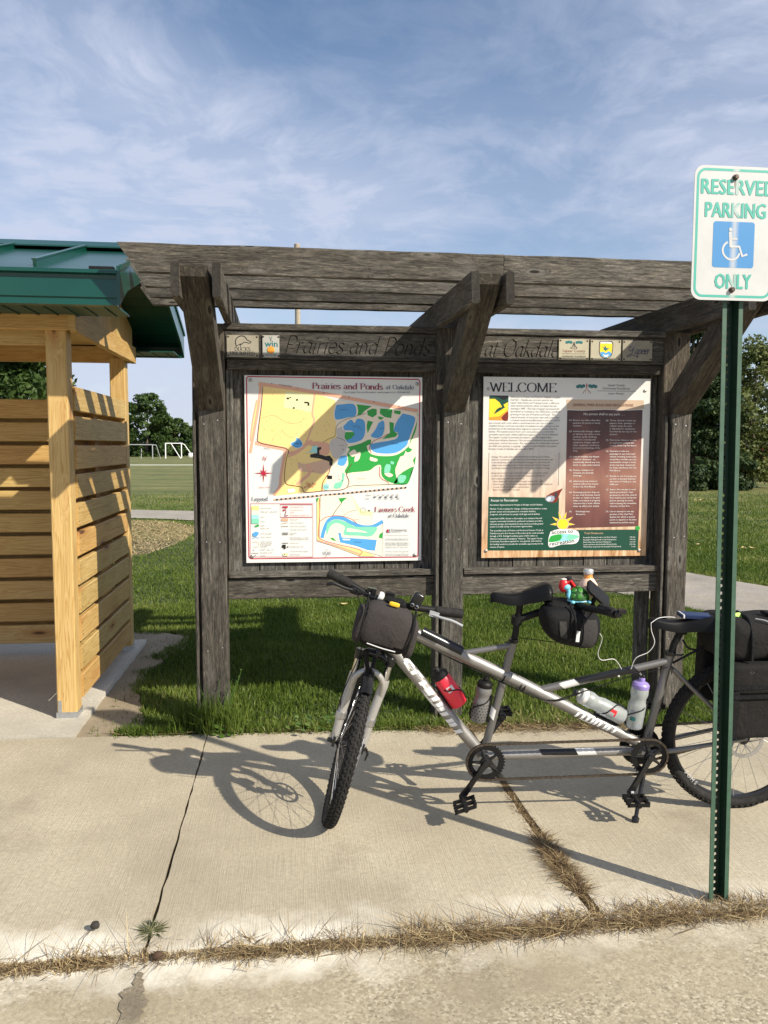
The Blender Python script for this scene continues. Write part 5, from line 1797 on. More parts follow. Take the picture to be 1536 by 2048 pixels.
for k, (s, w, x) in enumerate([('Ecology: The study of the interrelationship of all living and non-living', 525, 122), ('parts of a community. In the case of a pond, all things you see play a part', 556, 124), ('in the functioning of this community. But ecology isn\'t just about wild', 528, 124), ('things-it also includes people and our interactions with the living and', 524, 124), ('non-living components of Planet Earth. We are part of Earth\'s ecology.', 530, 124), ('', 0, 0), ('Ecosystem: Another way to say community, such as a pond, a pond', 510, 120), ('in a field. Yet it is a more accurate term, because it stresses the', 486, 122), ('interrelationships that take place there.', 300, 122), ('Pond: Artificially confined body of water smaller than a lake.', 455, 138), ('Prairie: Large area of level or rolling land with generally deep fertile soil,', 540, 138), ('a cover of tall coarse grasses, and few trees.', 330, 138), ('River: A natural stream of water.', 245, 136)]):
    if s:
        wtext(s, x, 756 + k * 24.2 - (5 if k > 5 else 0), 13, 'dgrey', w)
obj('body_lettering', tx, INKM, wsign, smooth=False)
tx = MB()
wtext('GENERAL PARK RULES AND REGULATIONS', 822, 312, 23, 'brown', 563)
wtext('No person shall in any park . . .', 915, 390, 22, 'paper', 382)


def rules(items, x, step):
    for y_, num, lines in items:
        wtext('(%d)' % num, x - 34, y_, 13, 'paper', 24)
        for k, s in enumerate(lines):
            wtext(s, x, y_ + k * step, 13.5, 'paper', min(252, len(s) * 9.1))


rules([(440, 1, ['Reserve any tables other than', 'pavilions, for picnics or family', 'reunions.']), (536, 2, ['Intentionally damage, deface', 'or destroy any tables, trees,', 'outdoor grills, drinking', 'fountains, recreational', 'equipment, hedges, signs or', 'other equipment, machinery,', 'structures or buildings of the', 'City.']),
       (756, 3, ['Pick or mutilate any flower', '- wild or domestic - or', 'intentionally disturb any tree,', 'shrub, or other plant material.']), (872, 4, ['Possess, transport or', 'consume any alcoholic', 'beverage.']), (968, 5, ['Advertise by any means or', 'method without the consent', 'of the City Park Board.']),
       (1064, 6, ['Knowingly permit a dog, cat', 'or any small domestic animal', 'to enter or remain in the park', 'unless said animal is properly', 'restrained by a leash. (Please', 'clean up after your pet(s).']), (1230, 7, ['    Discharge any', '    firearms.'])], 824, 24)
rules([(442, 8, ['Throw, discard or leave any', 'papers, litter, garbage or', 'rubbish unless the same', 'is deposited in containers', 'furnished by the City for this', 'purpose.']), (612, 9, ['Plant trees, flowers, weeds', 'or vegetation without the', 'consent of the City Park Board.']),
       (708, 10, ['Operate or ride as a', 'passenger in any motorized', 'vehicle including motorcycle,', 'motorbike, minibike, go-cart,', 'snowmobile, except in those', 'areas expressly designated', 'for these vehicles by the City', 'Park Board.']), (924, 11, ['Remain in, use or occupy any', 'portion of any park between', 'the hours of 10:00 p.m. and', '6:00 a.m.']),
       (1040, 12, ['Start a fire except in such', 'places provided for that', 'purpose by the City, and all', 'fires shall be put out by the', 'person starting the same', 'before leaving the immediate', 'vicinity of the fire.']), (1230, 13, ['Use or attempt to use any', 'portion of the City Park', 'System for which a special', 'permit is required or has been', 'obtained by another party.'])], 1142, 24)
obj('rules_lettering', tx, INKM, wsign, smooth=False)
tx = MB()
wtext('Access to Recreation', 112, 1138, 23, 'paper', 248)
for y_, s, w in [(1174, 'Recreation Opportunities for People of All Ages and All Abilities', 480), (1208, 'Mission: To be a catalyst for change, enabling communities to create', 520), (1232, 'greater access and inclusiveness in recreation facilities,', 420), (1256, 'programs, and services for people of all ages and all abilities.', 460), (1292, 'Launched in 2006, Access to Recreation is an initiative that will', 475), (1316, 'support community foundations, parks and recreation providers,', 485), (1340, 'advocacy groups, and individuals as they work to provide greater', 490), (1362, 'access to a wide variety of recreation opportunities.', 390), (1396, 'The accessible areas of Prairies and Ponds and Farmers Creek at', 488), (1420, 'Oakdale are part of an Access to Recreation grant, made possible', 492), (1444, 'through a W.K. Kellogg Foundation grant of $15 million to', 436), (1468, 'Midwest Community Foundations\' Ventures.  The Lapeer County', 482), (1490, 'Community Foundation applied for, was granted, and matched', 470), (1514, 'the funding needed to provide this accessible opportunity for the', 488), (1538, 'citizens of Lapeer.', 134)]:
    wtext(s, 106, y_, 14, 'paper', w)
wtext('Trail Distances:', 920, 1420, 18, 'tan', 180)
for k, (s, d, w) in enumerate([('Accessible Parking Hoods to the River Pavilion', '1/4 mile', 315), ('Accessible Parking Hoods to the Floating Dock', '1/4 mile', 312), ('North Loop from the North Parking Lot', '1/2 mile', 262), ('South Loop from the Accessible Parking Hoods', '2/3 mile', 314), ('Whole Outer Loop from the Accessible Parking Hoods', '1 mile', 358)]):
    wtext(s, 912, 1454 + k * 20.3, 12, 'paper', w)
    wtext(d, 1364, 1450 + k * 20.3, 12, 'paper', 56 if k < 4 else 42, 'R')
wtext('access to', 640, 1418, 34, 'dgrey', 200, tilt=-.05)
wtext('recreation', 622, 1522, 36, 'black', 232, tilt=-.13)
obj('lettering', tx, INKM, wsign, smooth=False)
for q in [(98, 162), (1448, 180), (1397, 1563), (72, 1566)]:
    sign_screw(wsign, (955 + q[0] * .23112, 740 + q[1] * .23112), 0.010)

# ------------------------------------------------------------------ parking sign on its post


def f_fade(rgb, fx=1.4085):
    """printed sheet colour with the weather-bleached streak below the bolt"""
    def fn(nt, b):
        _, vec = ocoord(nt, rand=False)
        s = nd(nt, 'ShaderNodeSeparateXYZ', Vector=vec)
        n = nd(nt, 'ShaderNodeTexNoise', Vector=nd(nt, 'ShaderNodeMapping', Vector=vec, Scale=(60, 1, 5)).outputs[0], Scale=1.0, Detail=3.0)
        d = mth(nt, 'ABSOLUTE', mth(nt, 'SUBTRACT', s.outputs[0], fx))
        d = mth(nt, 'ADD', d, mth(nt, 'MULTIPLY', mth(nt, 'SUBTRACT', n.outputs['Fac'], 0.5), 0.014))
        k = ramp(nt, d, [(0.002, 0.72), (0.015, 0.0)])
        link(nt, mix(nt, k, rgb, (0.53, 0.53, 0.52)), b, 'Base Color')
    return fn


mat('sign_white', rough=0.35, fn=f_noisy((0.50, 0.505, 0.50), (0.56, 0.565, 0.555), 12, 0.03, 0.0005))
mat('sign_green', rough=0.35, fn=f_fade((0.072, 0.39, 0.31)))
mat('sign_blue', rough=0.35, fn=f_fade((0.060, 0.235, 0.50)))
PSY = -2.128
psign = thing('parking_sign', 'white reserved parking sign with wheelchair symbol on green steel post', 'road sign', (1.455, -2.10, 0))
sx0, sx1, sz0, sz1 = 1.2695, 1.5475, 2.030, 2.4465


def rrect(x0, x1, z0, z1, r, y, k=6):
    pts = []
    for cx_, cz_, a0 in ((x1 - r, z1 - r, 0), (x0 + r, z1 - r, 90), (x0 + r, z0 + r, 180), (x1 - r, z0 + r, 270)):
        for q in range(k + 1):
            a = math.radians(a0 + 90 * q / k)
            pts.append(V((cx_ + r * math.cos(a), y, cz_ + r * math.sin(a))))
    return pts


TL_ = -0.0062 / 0.4165 * 0.0      # sign hangs plumb


def lean(v):
    """sign follows the slight lean of its post"""
    return V((v.x - 0.012 * (v.z - 2.03) / 0.42 * -0.3, v.y, v.z))


obj('plate', MB().prism(rrect(sx0, sx1, sz0, sz1, 0.032, PSY), V((0, 0.0025, 0))), MATS['sign_white'], psign, smooth=False)
mb = MB()
stroke_poly(mb, rrect(sx0 + .0115, sx1 - .0115, sz0 + .0125, sz1 - .0125, 0.026, PSY - 0.0004), 0.0078, YM, 0, True)
obj('border', mb, MATS['sign_green'], psign, smooth=False)
PS = lambda x, y, o=.0005: V((ony(1360 + x * .17582, 300 + y * .17582, PSY).x, PSY - o, ony(1360 + x * .17582, 300 + y * .17582, PSY).z))
mb = MB()


def hwy(s, x, y, x2, cap):
    a, b = PS(x, y), PS(x2, y)
    n = len(s)
    put_text(mb, s, a, XR, ZU, cap, 0, width=(b.x - a.x))
    put_text(mb, s, a + V((-0.0014, -0.0006, 0.0)), XR, ZU, cap, 0, width=(b.x - a.x))
    put_text(mb, s, a + V((0.0026, -0.0002, 0.0008)), XR, ZU, cap, 0, width=(b.x - a.x))
    put_text(mb, s, a + V((0.0012, -0.0004, -0.0008)), XR, ZU, cap, 0, width=(b.x - a.x))


z = 0.0
hwy('RESERVED', 226, 492, 1080, 0.066)
hwy('PARKING', 272, 757, 968, 0.066)
hwy('ONLY', 385, 1572, 800, 0.066)
obj('lettering', mb, MATS['sign_green'], psign, smooth=False)
a, b = PS(362, 1333), PS(852, 826)
obj('symbol_panel', MB().sheet(rrect(a.x, b.x, a.z, b.z, 0.009, PSY - 0.0004)), MATS['sign_blue'], psign, smooth=False)
mb = MB()
arc = [(540, 1045), (500, 1085), (484, 1140), (500, 1195), (545, 1238), (600, 1248), (650, 1222), (675, 1175)]
stroke_poly(mb, spline([PS(*q, .0009) for q in arc], 4), 0.0062, YM, 0)
stroke_poly(mb, [PS(572, 930, .0011), PS(578, 1105, .0011)], 0.0105, YM, 0)
stroke_poly(mb, [PS(572, 1100, .0012), PS(672, 1100, .0012), PS(705, 1210, .0012), PS(762, 1188, .0012)], 0.0072, YM, 0)
stroke_poly(mb, [PS(575, 1010, .0013), PS(650, 1015, .0013)], 0.006, YM, 0)
c = PS(575, 905, .0014)
mb.sheet([c + XR * math.cos(q * .52) * .006 + ZU * math.sin(q * .52) * .006 for q in range(12)])
obj('wheelchair_symbol', mb, MATS['sign_white'], psign, smooth=False)
for q in ((628, 315), (585, 1592)):
    c = PS(*q, 0.0)
    bo = MB().lathe([(0.0095, 0), (0.0095, 0.003), (0.0075, 0.0035), (0.0075, 0.010), (0.005, 0.012)], c, YM, 12)
    obj('bolt', bo, MATS['bolt'], psign)
# rust run
mat('rust', rough=0.9, base=(0.30, 0.15, 0.04))
mb = MB()
c = PS(626, 345, .0007)
mb.sheet([c + XR * -.0012, c + XR * .0012, c + XR * .0004 + ZU * -.022, c + XR * -.0004 + ZU * -.026])
obj('rust_streak', mb, MATS['rust'], psign, smooth=False)

# U-channel post, punched every inch
pb, pt = V((1.4535, -2.112, -0.06)), V((1.4205, -2.104, 2.40))
ax = (pt - pb).normalized()
LEN = (pt - pb).length
sxv = (XR - ax * XR.dot(ax)).normalized()
syv = ax.cross(sxv)
if syv.y > 0:
    syv = -syv          # towards the viewer side


def PP(u, w, h):
    return pb + sxv * u + syv * w + ax * h


mb = MB()
prof = [(-0.0345, 0.0), (-0.0215, 0.0), (-0.0150, -0.030)]
for s in (1, -1):
    a = [(s * u, w) for u, w in prof]
    o = [(s * u, w - 0.0035) if k == 0 else ((s * (u - 0.0030), w - 0.0035) if k == 1 else (s * (u - 0.0), w - 0.0040)) for k, (u, w) in enumerate(prof)]
    loop = a + o[::-1]
    n = len(loop)
    vs = [PP(u, w, 0) for u, w in loop] + [PP(u, w, LEN) for u, w in loop]
    fs = [(i, (i + 1) % n, n + (i + 1) % n, n + i) for i in range(n)] + [tuple(range(n)), tuple(range(2 * n - 1, n - 1, -1))]
    mb.add(vs, fs)
    lip = MB().add([PP(s * u, w, h) for u, w in ((0.0350, 0.0004), (0.0205, 0.0004), (0.0205, 0.0016), (0.0350, 0.0016)) for h in (0.0, LEN)], [(0, 1, 3, 2), (2, 3, 5, 4), (4, 5, 7, 6), (6, 7, 1, 0)])
    obj('flange', lip, MATS['post_pale'], psign, smooth=False)
pitch = 0.0254
nc = int(LEN / pitch)
hr = 0.0060
for k in range(nc):
    h0 = k * pitch
    hc = h0 + pitch / 2
    for w, flip in ((-0.0300, False), (-0.0322, True)):
        vs = [PP(-0.0153, w, h0), PP(0.0153, w, h0), PP(0.0153, w, h0 + pitch), PP(-0.0153, w, h0 + pitch)]
        vs += [PP(hr * math.cos(q * math.pi / 4 - math.pi * .75), w, hc + hr * math.sin(q * math.pi / 4 - math.pi * .75)) for q in range(8)]
        fs = []
        for c_ in range(4):
            i0 = 4 + 2 * c_
            fs += [(c_, i0, 4 + (2 * c_ - 1) % 8), (c_, (c_ + 1) % 4, 4 + (2 * c_ + 1) % 8, i0)]
            fs += []
        # fix wedge between mid point and next corner
        fs2 = []
        for c_ in range(4):
            i0, i1, i2 = 4 + 2 * c_, 4 + (2 * c_ + 1) % 8, 4 + (2 * c_ + 2) % 8
            fs2 += [(c_, (c_ + 1) % 4, i1, i0), ((c_ + 1) % 4, i2, i1)]
        mb.add(vs, fs2)
    ring = []
    for w in (-0.0300, -0.0322):
        ring += [PP(hr * math.cos(q * math.pi / 4), w, hc + hr * math.sin(q * math.pi / 4)) for q in range(8)]
    mb.add(ring, [(q, (q + 1) % 8, 8 + (q + 1) % 8, 8 + q) for q in range(8)])
obj('post', mb, MATS['post_green'], psign, smooth=False)


# ------------------------------------------------------------------ the new timber shed
shed = thing('timber_shed', 'new yellow pine slatted shelter with green metal roof', 'shed', (-2.2, 0.8, 0))
SXR = -1.205            # outer face of the right hand posts
PW = 0.110
YB = 1.60
SXL = -4.2


def spost(x, y):
    t = board('post', (x, y, 0.05), (x, y, 2.20), XR, PW, PW, 'pine', shed, 8, jit=0.0006, ch=0.006)
    mb = MB()
    h = PW / 2 + 0.003
    mb.box((x - h, y - h, 0.016), (x + h, y + h, 0.052))
    mb.box((x - h * .8, y - h - .002, 0.05), (x - h * .8 + 0.02, y + h + .002, 0.12))
    obj('post_base', mb, MATS['galv'], shed, smooth=False)
    return t


for x, y in ((SXR - PW / 2 - .012, 0.055), (SXR - PW / 2, YB - PW / 2), (SXL, 0.055), (SXL, YB - PW / 2)):
    spost(x, y)
# side slats and back slats
pitch = 0.1655
for k in range(11):
    zc = 0.105 + pitch * k + 0.066
    board('side_slat', (SXR - 0.019, 0.112, zc), (SXR - 0.019, YB - PW - 0.002, zc), ZU, 0.137, 0.034, 'pine', shed, 5, jit=0.0008)
    for yn in (0.135, YB - PW - 0.03):
        for dz in (-.035, .035):
            obj('nail', MB().lathe([(0.0042, 0), (0.003, .0012)], V((SXR - 0.0012, yn + random.uniform(-.006, .006), zc + dz)), XR, 7), MATS['bolt'], shed)
    board('back_slat', (SXL, YB - PW - 0.02, zc), (SXR - PW - 0.01, YB - PW - 0.02, zc), ZU, 0.137, 0.034, 'pine', shed, 6, jit=0.0008)
for k in range(10):
    zc = 0.105 + pitch * (k + .5) + 0.066
    board('inner_slat', (SXR - 0.130, 0.112, zc), (SXR - 0.130, YB - PW - 0.04, zc), ZU, 0.137, 0.020, 'pine', shed, 3, jit=0.0008)
    board('outer_slat', (SXL, YB + 0.012, zc), (SXR - PW - 0.01, YB + 0.012, zc), ZU, 0.137, 0.020, 'pine', shed, 3, jit=0.0008)
board('stud', (SXR - 0.075, 0.82, 0.06), (SXR - 0.075, 0.82, 1.88), V((0, 1, 0)), 0.085, 0.038, 'pine', shed, 4)
board('stud', (-2.35, YB - 0.055, 0.06), (-2.35, YB - 0.055, 1.88), XR, 0.085, 0.038, 'pine', shed, 4)
# top plates
BZ0, BZ1 = 2.180, 2.300
board('front_beam', (SXL - 0.3, -0.018, (BZ0 + BZ1) / 2 + .008), (SXR + 0.010, -0.018, (BZ0 + BZ1) / 2 + .008), ZU, 0.122, 0.040, 'pine', shed, 6)
board('end_grain_block', (SXR + 0.012, -0.018, (BZ0 + BZ1) / 2 + .008), (SXR + 0.050, -0.018, (BZ0 + BZ1) / 2 + .008), ZU, 0.122, 0.040, 'pine', shed, 2)
board('side_beam', (SXR + 0.030, 0.004, (BZ0 + BZ1) / 2), (SXR + 0.030, YB + 0.06, (BZ0 + BZ1) / 2), ZU, 0.122, 0.040, 'pine', shed, 6)
board('back_beam', (SXL - 0.3, YB + 0.02, 2.24), (SXR + 0.008, YB + 0.02, 2.24), ZU, 0.122, 0.040, 'pine', shed, 6)
board('inner_beam', (SXL - 0.3, 0.115, 2.165), (SXR - 0.14, 0.115, 2.165), ZU, 0.09, 0.038, 'pine', shed, 6)
# roof geometry
RY0, RYM, RY1 = -0.385, 0.80, 1.985
RZE, RZR = 2.430, 2.800
RX1, RX0 = -0.845, -5.2
slope = (RZR - RZE) / (RYM - RY0)


def rz(y):
    return RZR - abs(y - RYM) * slope


# ceiling boards inside
for k in range(8):
    y0 = 0.02 + k * 0.195
    board('ceiling_board', (SXL, y0 + .095, 2.312), (SXR - 0.01, y0 + .095, 2.312), V((0, 1, 0)), 0.190, 0.016, 'pine', shed, 4)
# gable siding: vertical planks under the roof slope
ng = 12
for k in range(ng):
    ya = 0.0 + (YB + 0.04) * k / ng
    yb = 0.0 + (YB + 0.04) * (k + 1) / ng - 0.003
    za, zb_ = rz(ya) - 0.105, rz(yb) - 0.105
    mid = [V((0, ya, BZ1 + .002)), V((0, yb, BZ1 + .002)), V((0, yb, zb_)), V((0, ya, za))]
    L0 = V((SXR + 0.012, (ya + yb) / 2, 2.5))
    Mg = Matrix(((0, 0, 1, L0.x), (0, 1, 0, L0.y), (1, 0, 0, L0.z), (0, 0, 0, 1)))
    inv = Mg.inverted()
    pl = [inv @ (p + V((SXR + 0.012, 0, 0))) for p in mid]
    obj('gable_board', MB().prism(pl, V((0, 0, 0.018))), MATS['pine'], shed, smooth=False, M=Mg)
# roof skins
for s in (0, 1):
    ye = RY0 if s == 0 else RY1
    mb = MB()
    mb.prism([V((RX0, ye, RZE)), V((RX1, ye, RZE)), V((RX1, RYM, RZR)), V((RX0, RYM, RZR))], V((0, 0, 0.012)))
    obj('roof_sheet', mb, MATS['roof_green'], shed, smooth=False)
    # standing seams
    xs = [-1.268 - 0.43 * k for k in range(9)]
    for x in xs:
        d = V((0, (RYM - ye), RZR - RZE)).normalized()
        a = V((x, ye + (0.05 if s == 0 else -.05), rz(ye + (0.05 if s == 0 else -.05)) + 0.028))
        b = V((x, RYM - (0.02 if s == 0 else -.02), RZR + 0.020))
        mb = MB()
        c = (a + b) / 2
        up = V((0, -d.z, d.y)) if s == 0 else V((0, d.z, -d.y))
        if up.z < 0:
            up = -up
        mb.obox(c, V((0.008, 0, 0)), (b - a) / 2, up * 0.018)
        mb.obox(c + up * .0185, V((0.013, 0, 0)), (b - a) / 2 * .998, up * 0.004)
        obj('roof_seam', mb, MATS['roof_green'], shed, smooth=False)
mb = MB()
mb.prism([V((RX0, RYM - 0.13, rz(RYM - .13) + 0.045)), V((RX0, RYM, RZR + 0.062)), V((RX0, RYM + 0.13, rz(RYM + .13) + 0.045)), V((RX0, RYM + 0.13, rz(RYM + .13) + 0.036)), V((RX0, RYM, RZR + 0.052)), V((RX0, RYM - 0.13, rz(RYM - .13) + 0.036))], V((RX1 - RX0 + 0.02, 0, 0)))
obj('ridge_cap', mb, MATS['roof_green'], shed, smooth=False)
# eave fascia: stepped metal profile, front and back
for s, ye in ((-1, RY0), (1, RY1)):
    mb = MB()
    pr = [(0.010, 2.446), (-0.022, 2.436), (-0.024, 2.418), (0.0, 2.412), (0.002, 2.392), (-0.014, 2.388), (-0.016, 2.370), (-0.020, 2.300), (-0.012, 2.294), (-0.018, 2.262), (0.02, 2.258), (0.02, 2.40)]
    mb.prism([V((RX0, ye + (w if s < 0 else -w), z)) for w, z in pr], V((RX1 - RX0 - 0.012, 0, 0)))
    obj('fascia', mb, MATS['roof_green'], shed, smooth=False)
    # ribbed eave soffit
    yi = -0.002 if s < 0 else YB + 0.04
    mb = MB()
    mb.box((RX0, min(ye, yi) + 0.02, 2.268), (RX1 - 0.03, max(ye, yi) - 0.001, 2.278))
    sof = obj('soffit', mb, MATS['soffit_green'], shed, smooth=False)
    for k in range(26):
        x = RX1 - 0.10 - k * 0.10
        obj('soffit_rib', MB().box((x - 0.006, min(ye, yi) + 0.022, 2.262), (x + 0.006, max(ye, yi) - 0.003, 2.2678)), MATS['soffit_green'], shed, smooth=False)
# rake: sloped soffit panels and trim at the right end
for s, ye in ((-1, RY0), (1, RY1)):
    n = 9
    for k in range(n):
        ya, yb = ye + (RYM - ye) * k / n, ye + (RYM - ye) * (k + 1) / n
        off = 0.092
        g = 0.004 * (1 if yb > ya else -1)
        mb = MB().prism([V((SXR + 0.012, ya, rz(ya) - off)), V((RX1 - 0.012, ya, rz(ya) - off)), V((RX1 - 0.012, yb - g, rz(yb - g) - off)), V((SXR + 0.012, yb - g, rz(yb - g) - off))], V((0, 0, 0.012)))
        obj('rake_soffit', mb, MATS['soffit_green'], shed, smooth=False)
    mb = MB()
    e = 0.02 * s
    mb.prism([V((RX1 - 0.012, ye + e, rz(ye) - 0.165)), V((RX1 - 0.012, ye + e, rz(ye) + 0.026)), V((RX1 - 0.012, RYM, RZR + 0.034)), V((RX1 - 0.012, RYM, RZR - 0.115)), V((RX1 - 0.012, ye - s * 0.16, rz(ye - s * .16) - 0.115))], V((0.016, 0, 0)))
    obj('rake_trim', mb, MATS['roof_green'], shed, smooth=False)
    mb = MB()
    mb.prism([V((RX1 + 0.004, ye + e * 1.2, rz(ye) + 0.006)), V((RX1 + 0.004, ye + e * 1.2, rz(ye) + 0.032)), V((RX1 + 0.004, RYM, RZR + 0.040)), V((RX1 + 0.004, RYM, RZR + 0.014))], V((0.010, 0, 0)))
    obj('rake_flange', mb, MATS['roof_green'], shed, smooth=False)
    # boxed return of the eave at the corner
    mb = MB()
    yi = ye - s * 0.36
    mb.prism([V((RX1 - 0.30, ye - s * 0.01, 2.262)), V((RX1 - 0.30, yi, 2.262)), V((RX1 - 0.30, yi, rz(yi) - 0.1)), V((RX1 - 0.30, ye - s * 0.01, rz(ye) - 0.1))], V((0.285, 0, 0))) if False else None
mb = MB()
mb.box((-0.99, RY0 - 0.018, 2.438), (-0.872, RY0 + 0.03, 2.452))
obj('closure_strip', mb, MATS['black_matte'], shed, smooth=False)


# ------------------------------------------------------------------ tandem bicycle
LEANB = math.radians(4.0)
BP0 = V((1.90, -1.432, 0.0))
BF = V((-1.0, 0.078, 0)).normalized()                 # forward
BN = V((0, -math.cos(LEANB), -math.sin(LEANB)))       # towards the camera side (rider's left)
BN = (BN - BF * BN.dot(BF)).normalized()
BU = BF.cross(BN)
if BU.z < 0:
    BU = -BU


def bk(x, y, off=0.0):
    """pixel -> point in the leaning bicycle plane, moved sideways by off (m) towards the rider's left"""
    return onp(x, y, BP0 + BN * off, BN)


bike = thing('tandem_bicycle', 'silver tandem bicycle loaded with bags and bottles on its kickstand', 'bicycle', (1.0, -1.42, 0))
MT = MATS


def tube_o(name, pts, r, m, par=None, n=14, **k):
    return obj(name, MB().tube(pts, r, n), MT[m], par or bike, **k)


BB1, BB2, HUB = bk(966, 1511), bk(1288, 1500), bk(1478, 1464)
HT, HB = bk(783, 1222), bk(763, 1292)
HAX = (HT - HB).normalized()
frame = obj('frame', MB().tube([HB, HT], 0.022, 18), MT['frame_silver'], bike)
tt0 = HB + (HT - HB) * 0.72
obj('top_tube', MB().tube([tt0, bk(1040, 1365), BB2 + BU * .02], [0.0255, 0.0255, 0.022], 18), MT['frame_silver'], bike)
dt0 = HB + (HT - HB) * 0.22
obj('down_tube', MB().tube([dt0, BB1], [0.0265, 0.0255], 18), MT['frame_silver'], bike)
st1t, st2t = bk(1027, 1281), bk(1341, 1306)
obj('front_seat_tube', MB().tube([BB1, st1t], 0.0172, 16), MT['frame_dark'], bike)
obj('rear_seat_tube', MB().tube([BB2, st2t], 0.0178, 16), MT['frame_dark'], bike)
obj('front_strut', MB().tube([bk(928, 1306), bk(1022, 1291)], 0.0125, 12), MT['frame_dark'], bike)
ut0, ut1 = bk(1072, 1382), bk(1336, 1322)
obj('rear_top_tube', MB().tube([ut0, ut1], [0.0165, 0.0155], 14), MT['frame_dark'], bike)
boom0, boom1 = BB1, BB2
obj('boom_tube', MB().tube([boom0, boom1], 0.0205, 16), MT['frame_silver'], bike)
for s in (-1, 1):
    hb = HUB + BN * 0.068 * s
    obj('chainstay', MB().tube([BB2 + BN * 0.03 * s, BB2.lerp(HUB, .28) + BN * 0.05 * s, hb], [0.012, 0.011, 0.008], 10), MT['frame_dark'], bike)
    obj('seatstay', MB().tube([bk(1342, 1334) + BN * 0.025 * s, bk(1372, 1366) + BN * 0.05 * s, hb], [0.009, 0.009, 0.007], 10), MT['frame_dark'], bike)
for c in (BB1, BB2):
    obj('bottom_bracket', MB().lathe([(0.024, -0.036), (0.024, 0.036)], c, BN, 18), MT['frame_silver'], bike)


def decal(name, p, q, r, m, a0, a1, slant=0.02, lift=0.0006):
    """painted patch wrapped part way round a tube p->q"""
    p, q = V(p), V(q)
    t = (q - p).normalized()
    u = (BN - t * BN.dot(t)).normalized()
    w = t.cross(u)
    vs, fs = [], []
    n = 8
    L = (q - p).length
    for k in range(n + 1):
        a = a0 + (a1 - a0) * k / n
        d = u * math.cos(a) + w * math.sin(a)
        sh = slant * math.sin(a)
        for e in (p, q):
            vs.append(e + t * sh + d * (r + lift))
    for k in range(n):
        fs.append((2 * k, 2 * k + 1, 2 * k + 3, 2 * k + 2))
    return obj(name, MB().add(vs, fs), MT[m], bike)


decal('black_patch', bk(842, 1264), bk(922, 1304), 0.0256, 'black_gloss', -2.3, 0.55, 0.0)
decal('black_patch', bk(1082, 1504), bk(1152, 1503), 0.0205, 'black_gloss', -1.1, 1.1, 0.012)
decal('white_patch', bk(1153, 1503), bk(1190, 1502), 0.0205, 'white_plastic', -1.1, 1.1, 0.012, 0.0007)
decal('white_patch', bk(1122, 1371), bk(1154, 1363), 0.0163, 'white_plastic', -1.2, 1.2, 0.012)
decal('black_patch', bk(1156, 1362), bk(1272, 1337), 0.0160, 'black_gloss', -1.6, 1.6, 0.012)
decal('white_patch', bk(984, 1436), bk(989, 1416), 0.0172, 'white_plastic', -1.2, 1.0, -0.012)


def tube_letters(name, s, p, q, r, size, m, thick=0.16):
    """block letters wrapped on the camera side of a tube, reading p->q"""
    p, q = V(p), V(q)
    t = (q - p).normalized()
    u = (BN - t * BN.dot(t)).normalized()
    w = u.cross(t)
    if w.z < 0:
        w = -w
    S = {'S': [[(.9, .85), (.9, 1), (.1, 1), (.1, .55), (.9, .45), (.9, 0), (.1, 0), (.1, .15)]], 'C': [[(.9, 1), (.1, 1), (.1, 0), (.9, 0)]], 'H': [[(.1, 1), (.1, 0)], [(.9, 1), (.9, 0)], [(.1, .55), (.9, .55)]],
         'W': [[(.0, 1), (.0, 0), (.5, 0), (.5, 1)], [(.5, 0), (1, 0), (1, 1)]], 'I': [[(.5, 1), (.5, 0)]], 'N': [[(.1, 0), (.1, 1), (.9, 1), (.9, 0)]], 'T': [[(0, 1), (1, 1)], [(.5, 1), (.5, 0)]]}
    wid = {'I': .35, 'W': 1.15}
    tot = sum(wid.get(c, .85) + .22 for c in s)
    L = (q - p).length
    k = L / tot
    x = 0
    mb = MB()
    for c in s:
        cw = wid.get(c, .85)
        for li, st in enumerate(S[c]):
            for (a, b) in zip(st[:-1], st[1:]):
                n = 3
                pts = []
                for i in range(n + 1):
                    f = i / n
                    X = (x + (a[0] + (b[0] - a[0]) * f) * cw) * k
                    Yv = ((a[1] + (b[1] - a[1]) * f) - .5) * size
                    pts.append((X + 0.35 * Yv, Yv))
                vert = abs(b[1] - a[1]) > abs(b[0] - a[0])
                hwx = thick * k * .55 if vert else 0.0
                hwy = 0 if vert else thick * size * .42
                vs = []
                for (X, Yv) in pts:
                    for sg in (-1, 1):
                        ang = (Yv + sg * hwy) / r
                        vs.append(p + t * (X + sg * hwx + 0.35 * sg * hwy) + (u * math.cos(ang) + w * math.sin(ang)) * (r + 0.0009 + 0.0001 * li))
                mb.add(vs, [(2 * i, 2 * i + 1, 2 * i + 3, 2 * i + 2) for i in range(n)])
        x += cw + .22
    return obj(name, mb, MT[m], bike, smooth=False)


mat('letter_white', rough=0.3, base=(0.84, 0.84, 0.83))
tube_letters('frame_lettering', 'SCHWINN', bk(806, 1318), bk(922, 1463), 0.0262, 0.040, 'letter_white', .30)
tube_letters('frame_lettering', 'TWINN', bk(1145, 1421), bk(1230, 1459), 0.0244, 0.028, 'letter_white', .26)


# ---- wheels
def spoke_mesh():
    return mesh_of(MB().tube([V((0, 0, 0)), V((0, 0, 1))], 1.0, 4, False), 'spoke', MT['alloy'], True)


SPK = spoke_mesh()


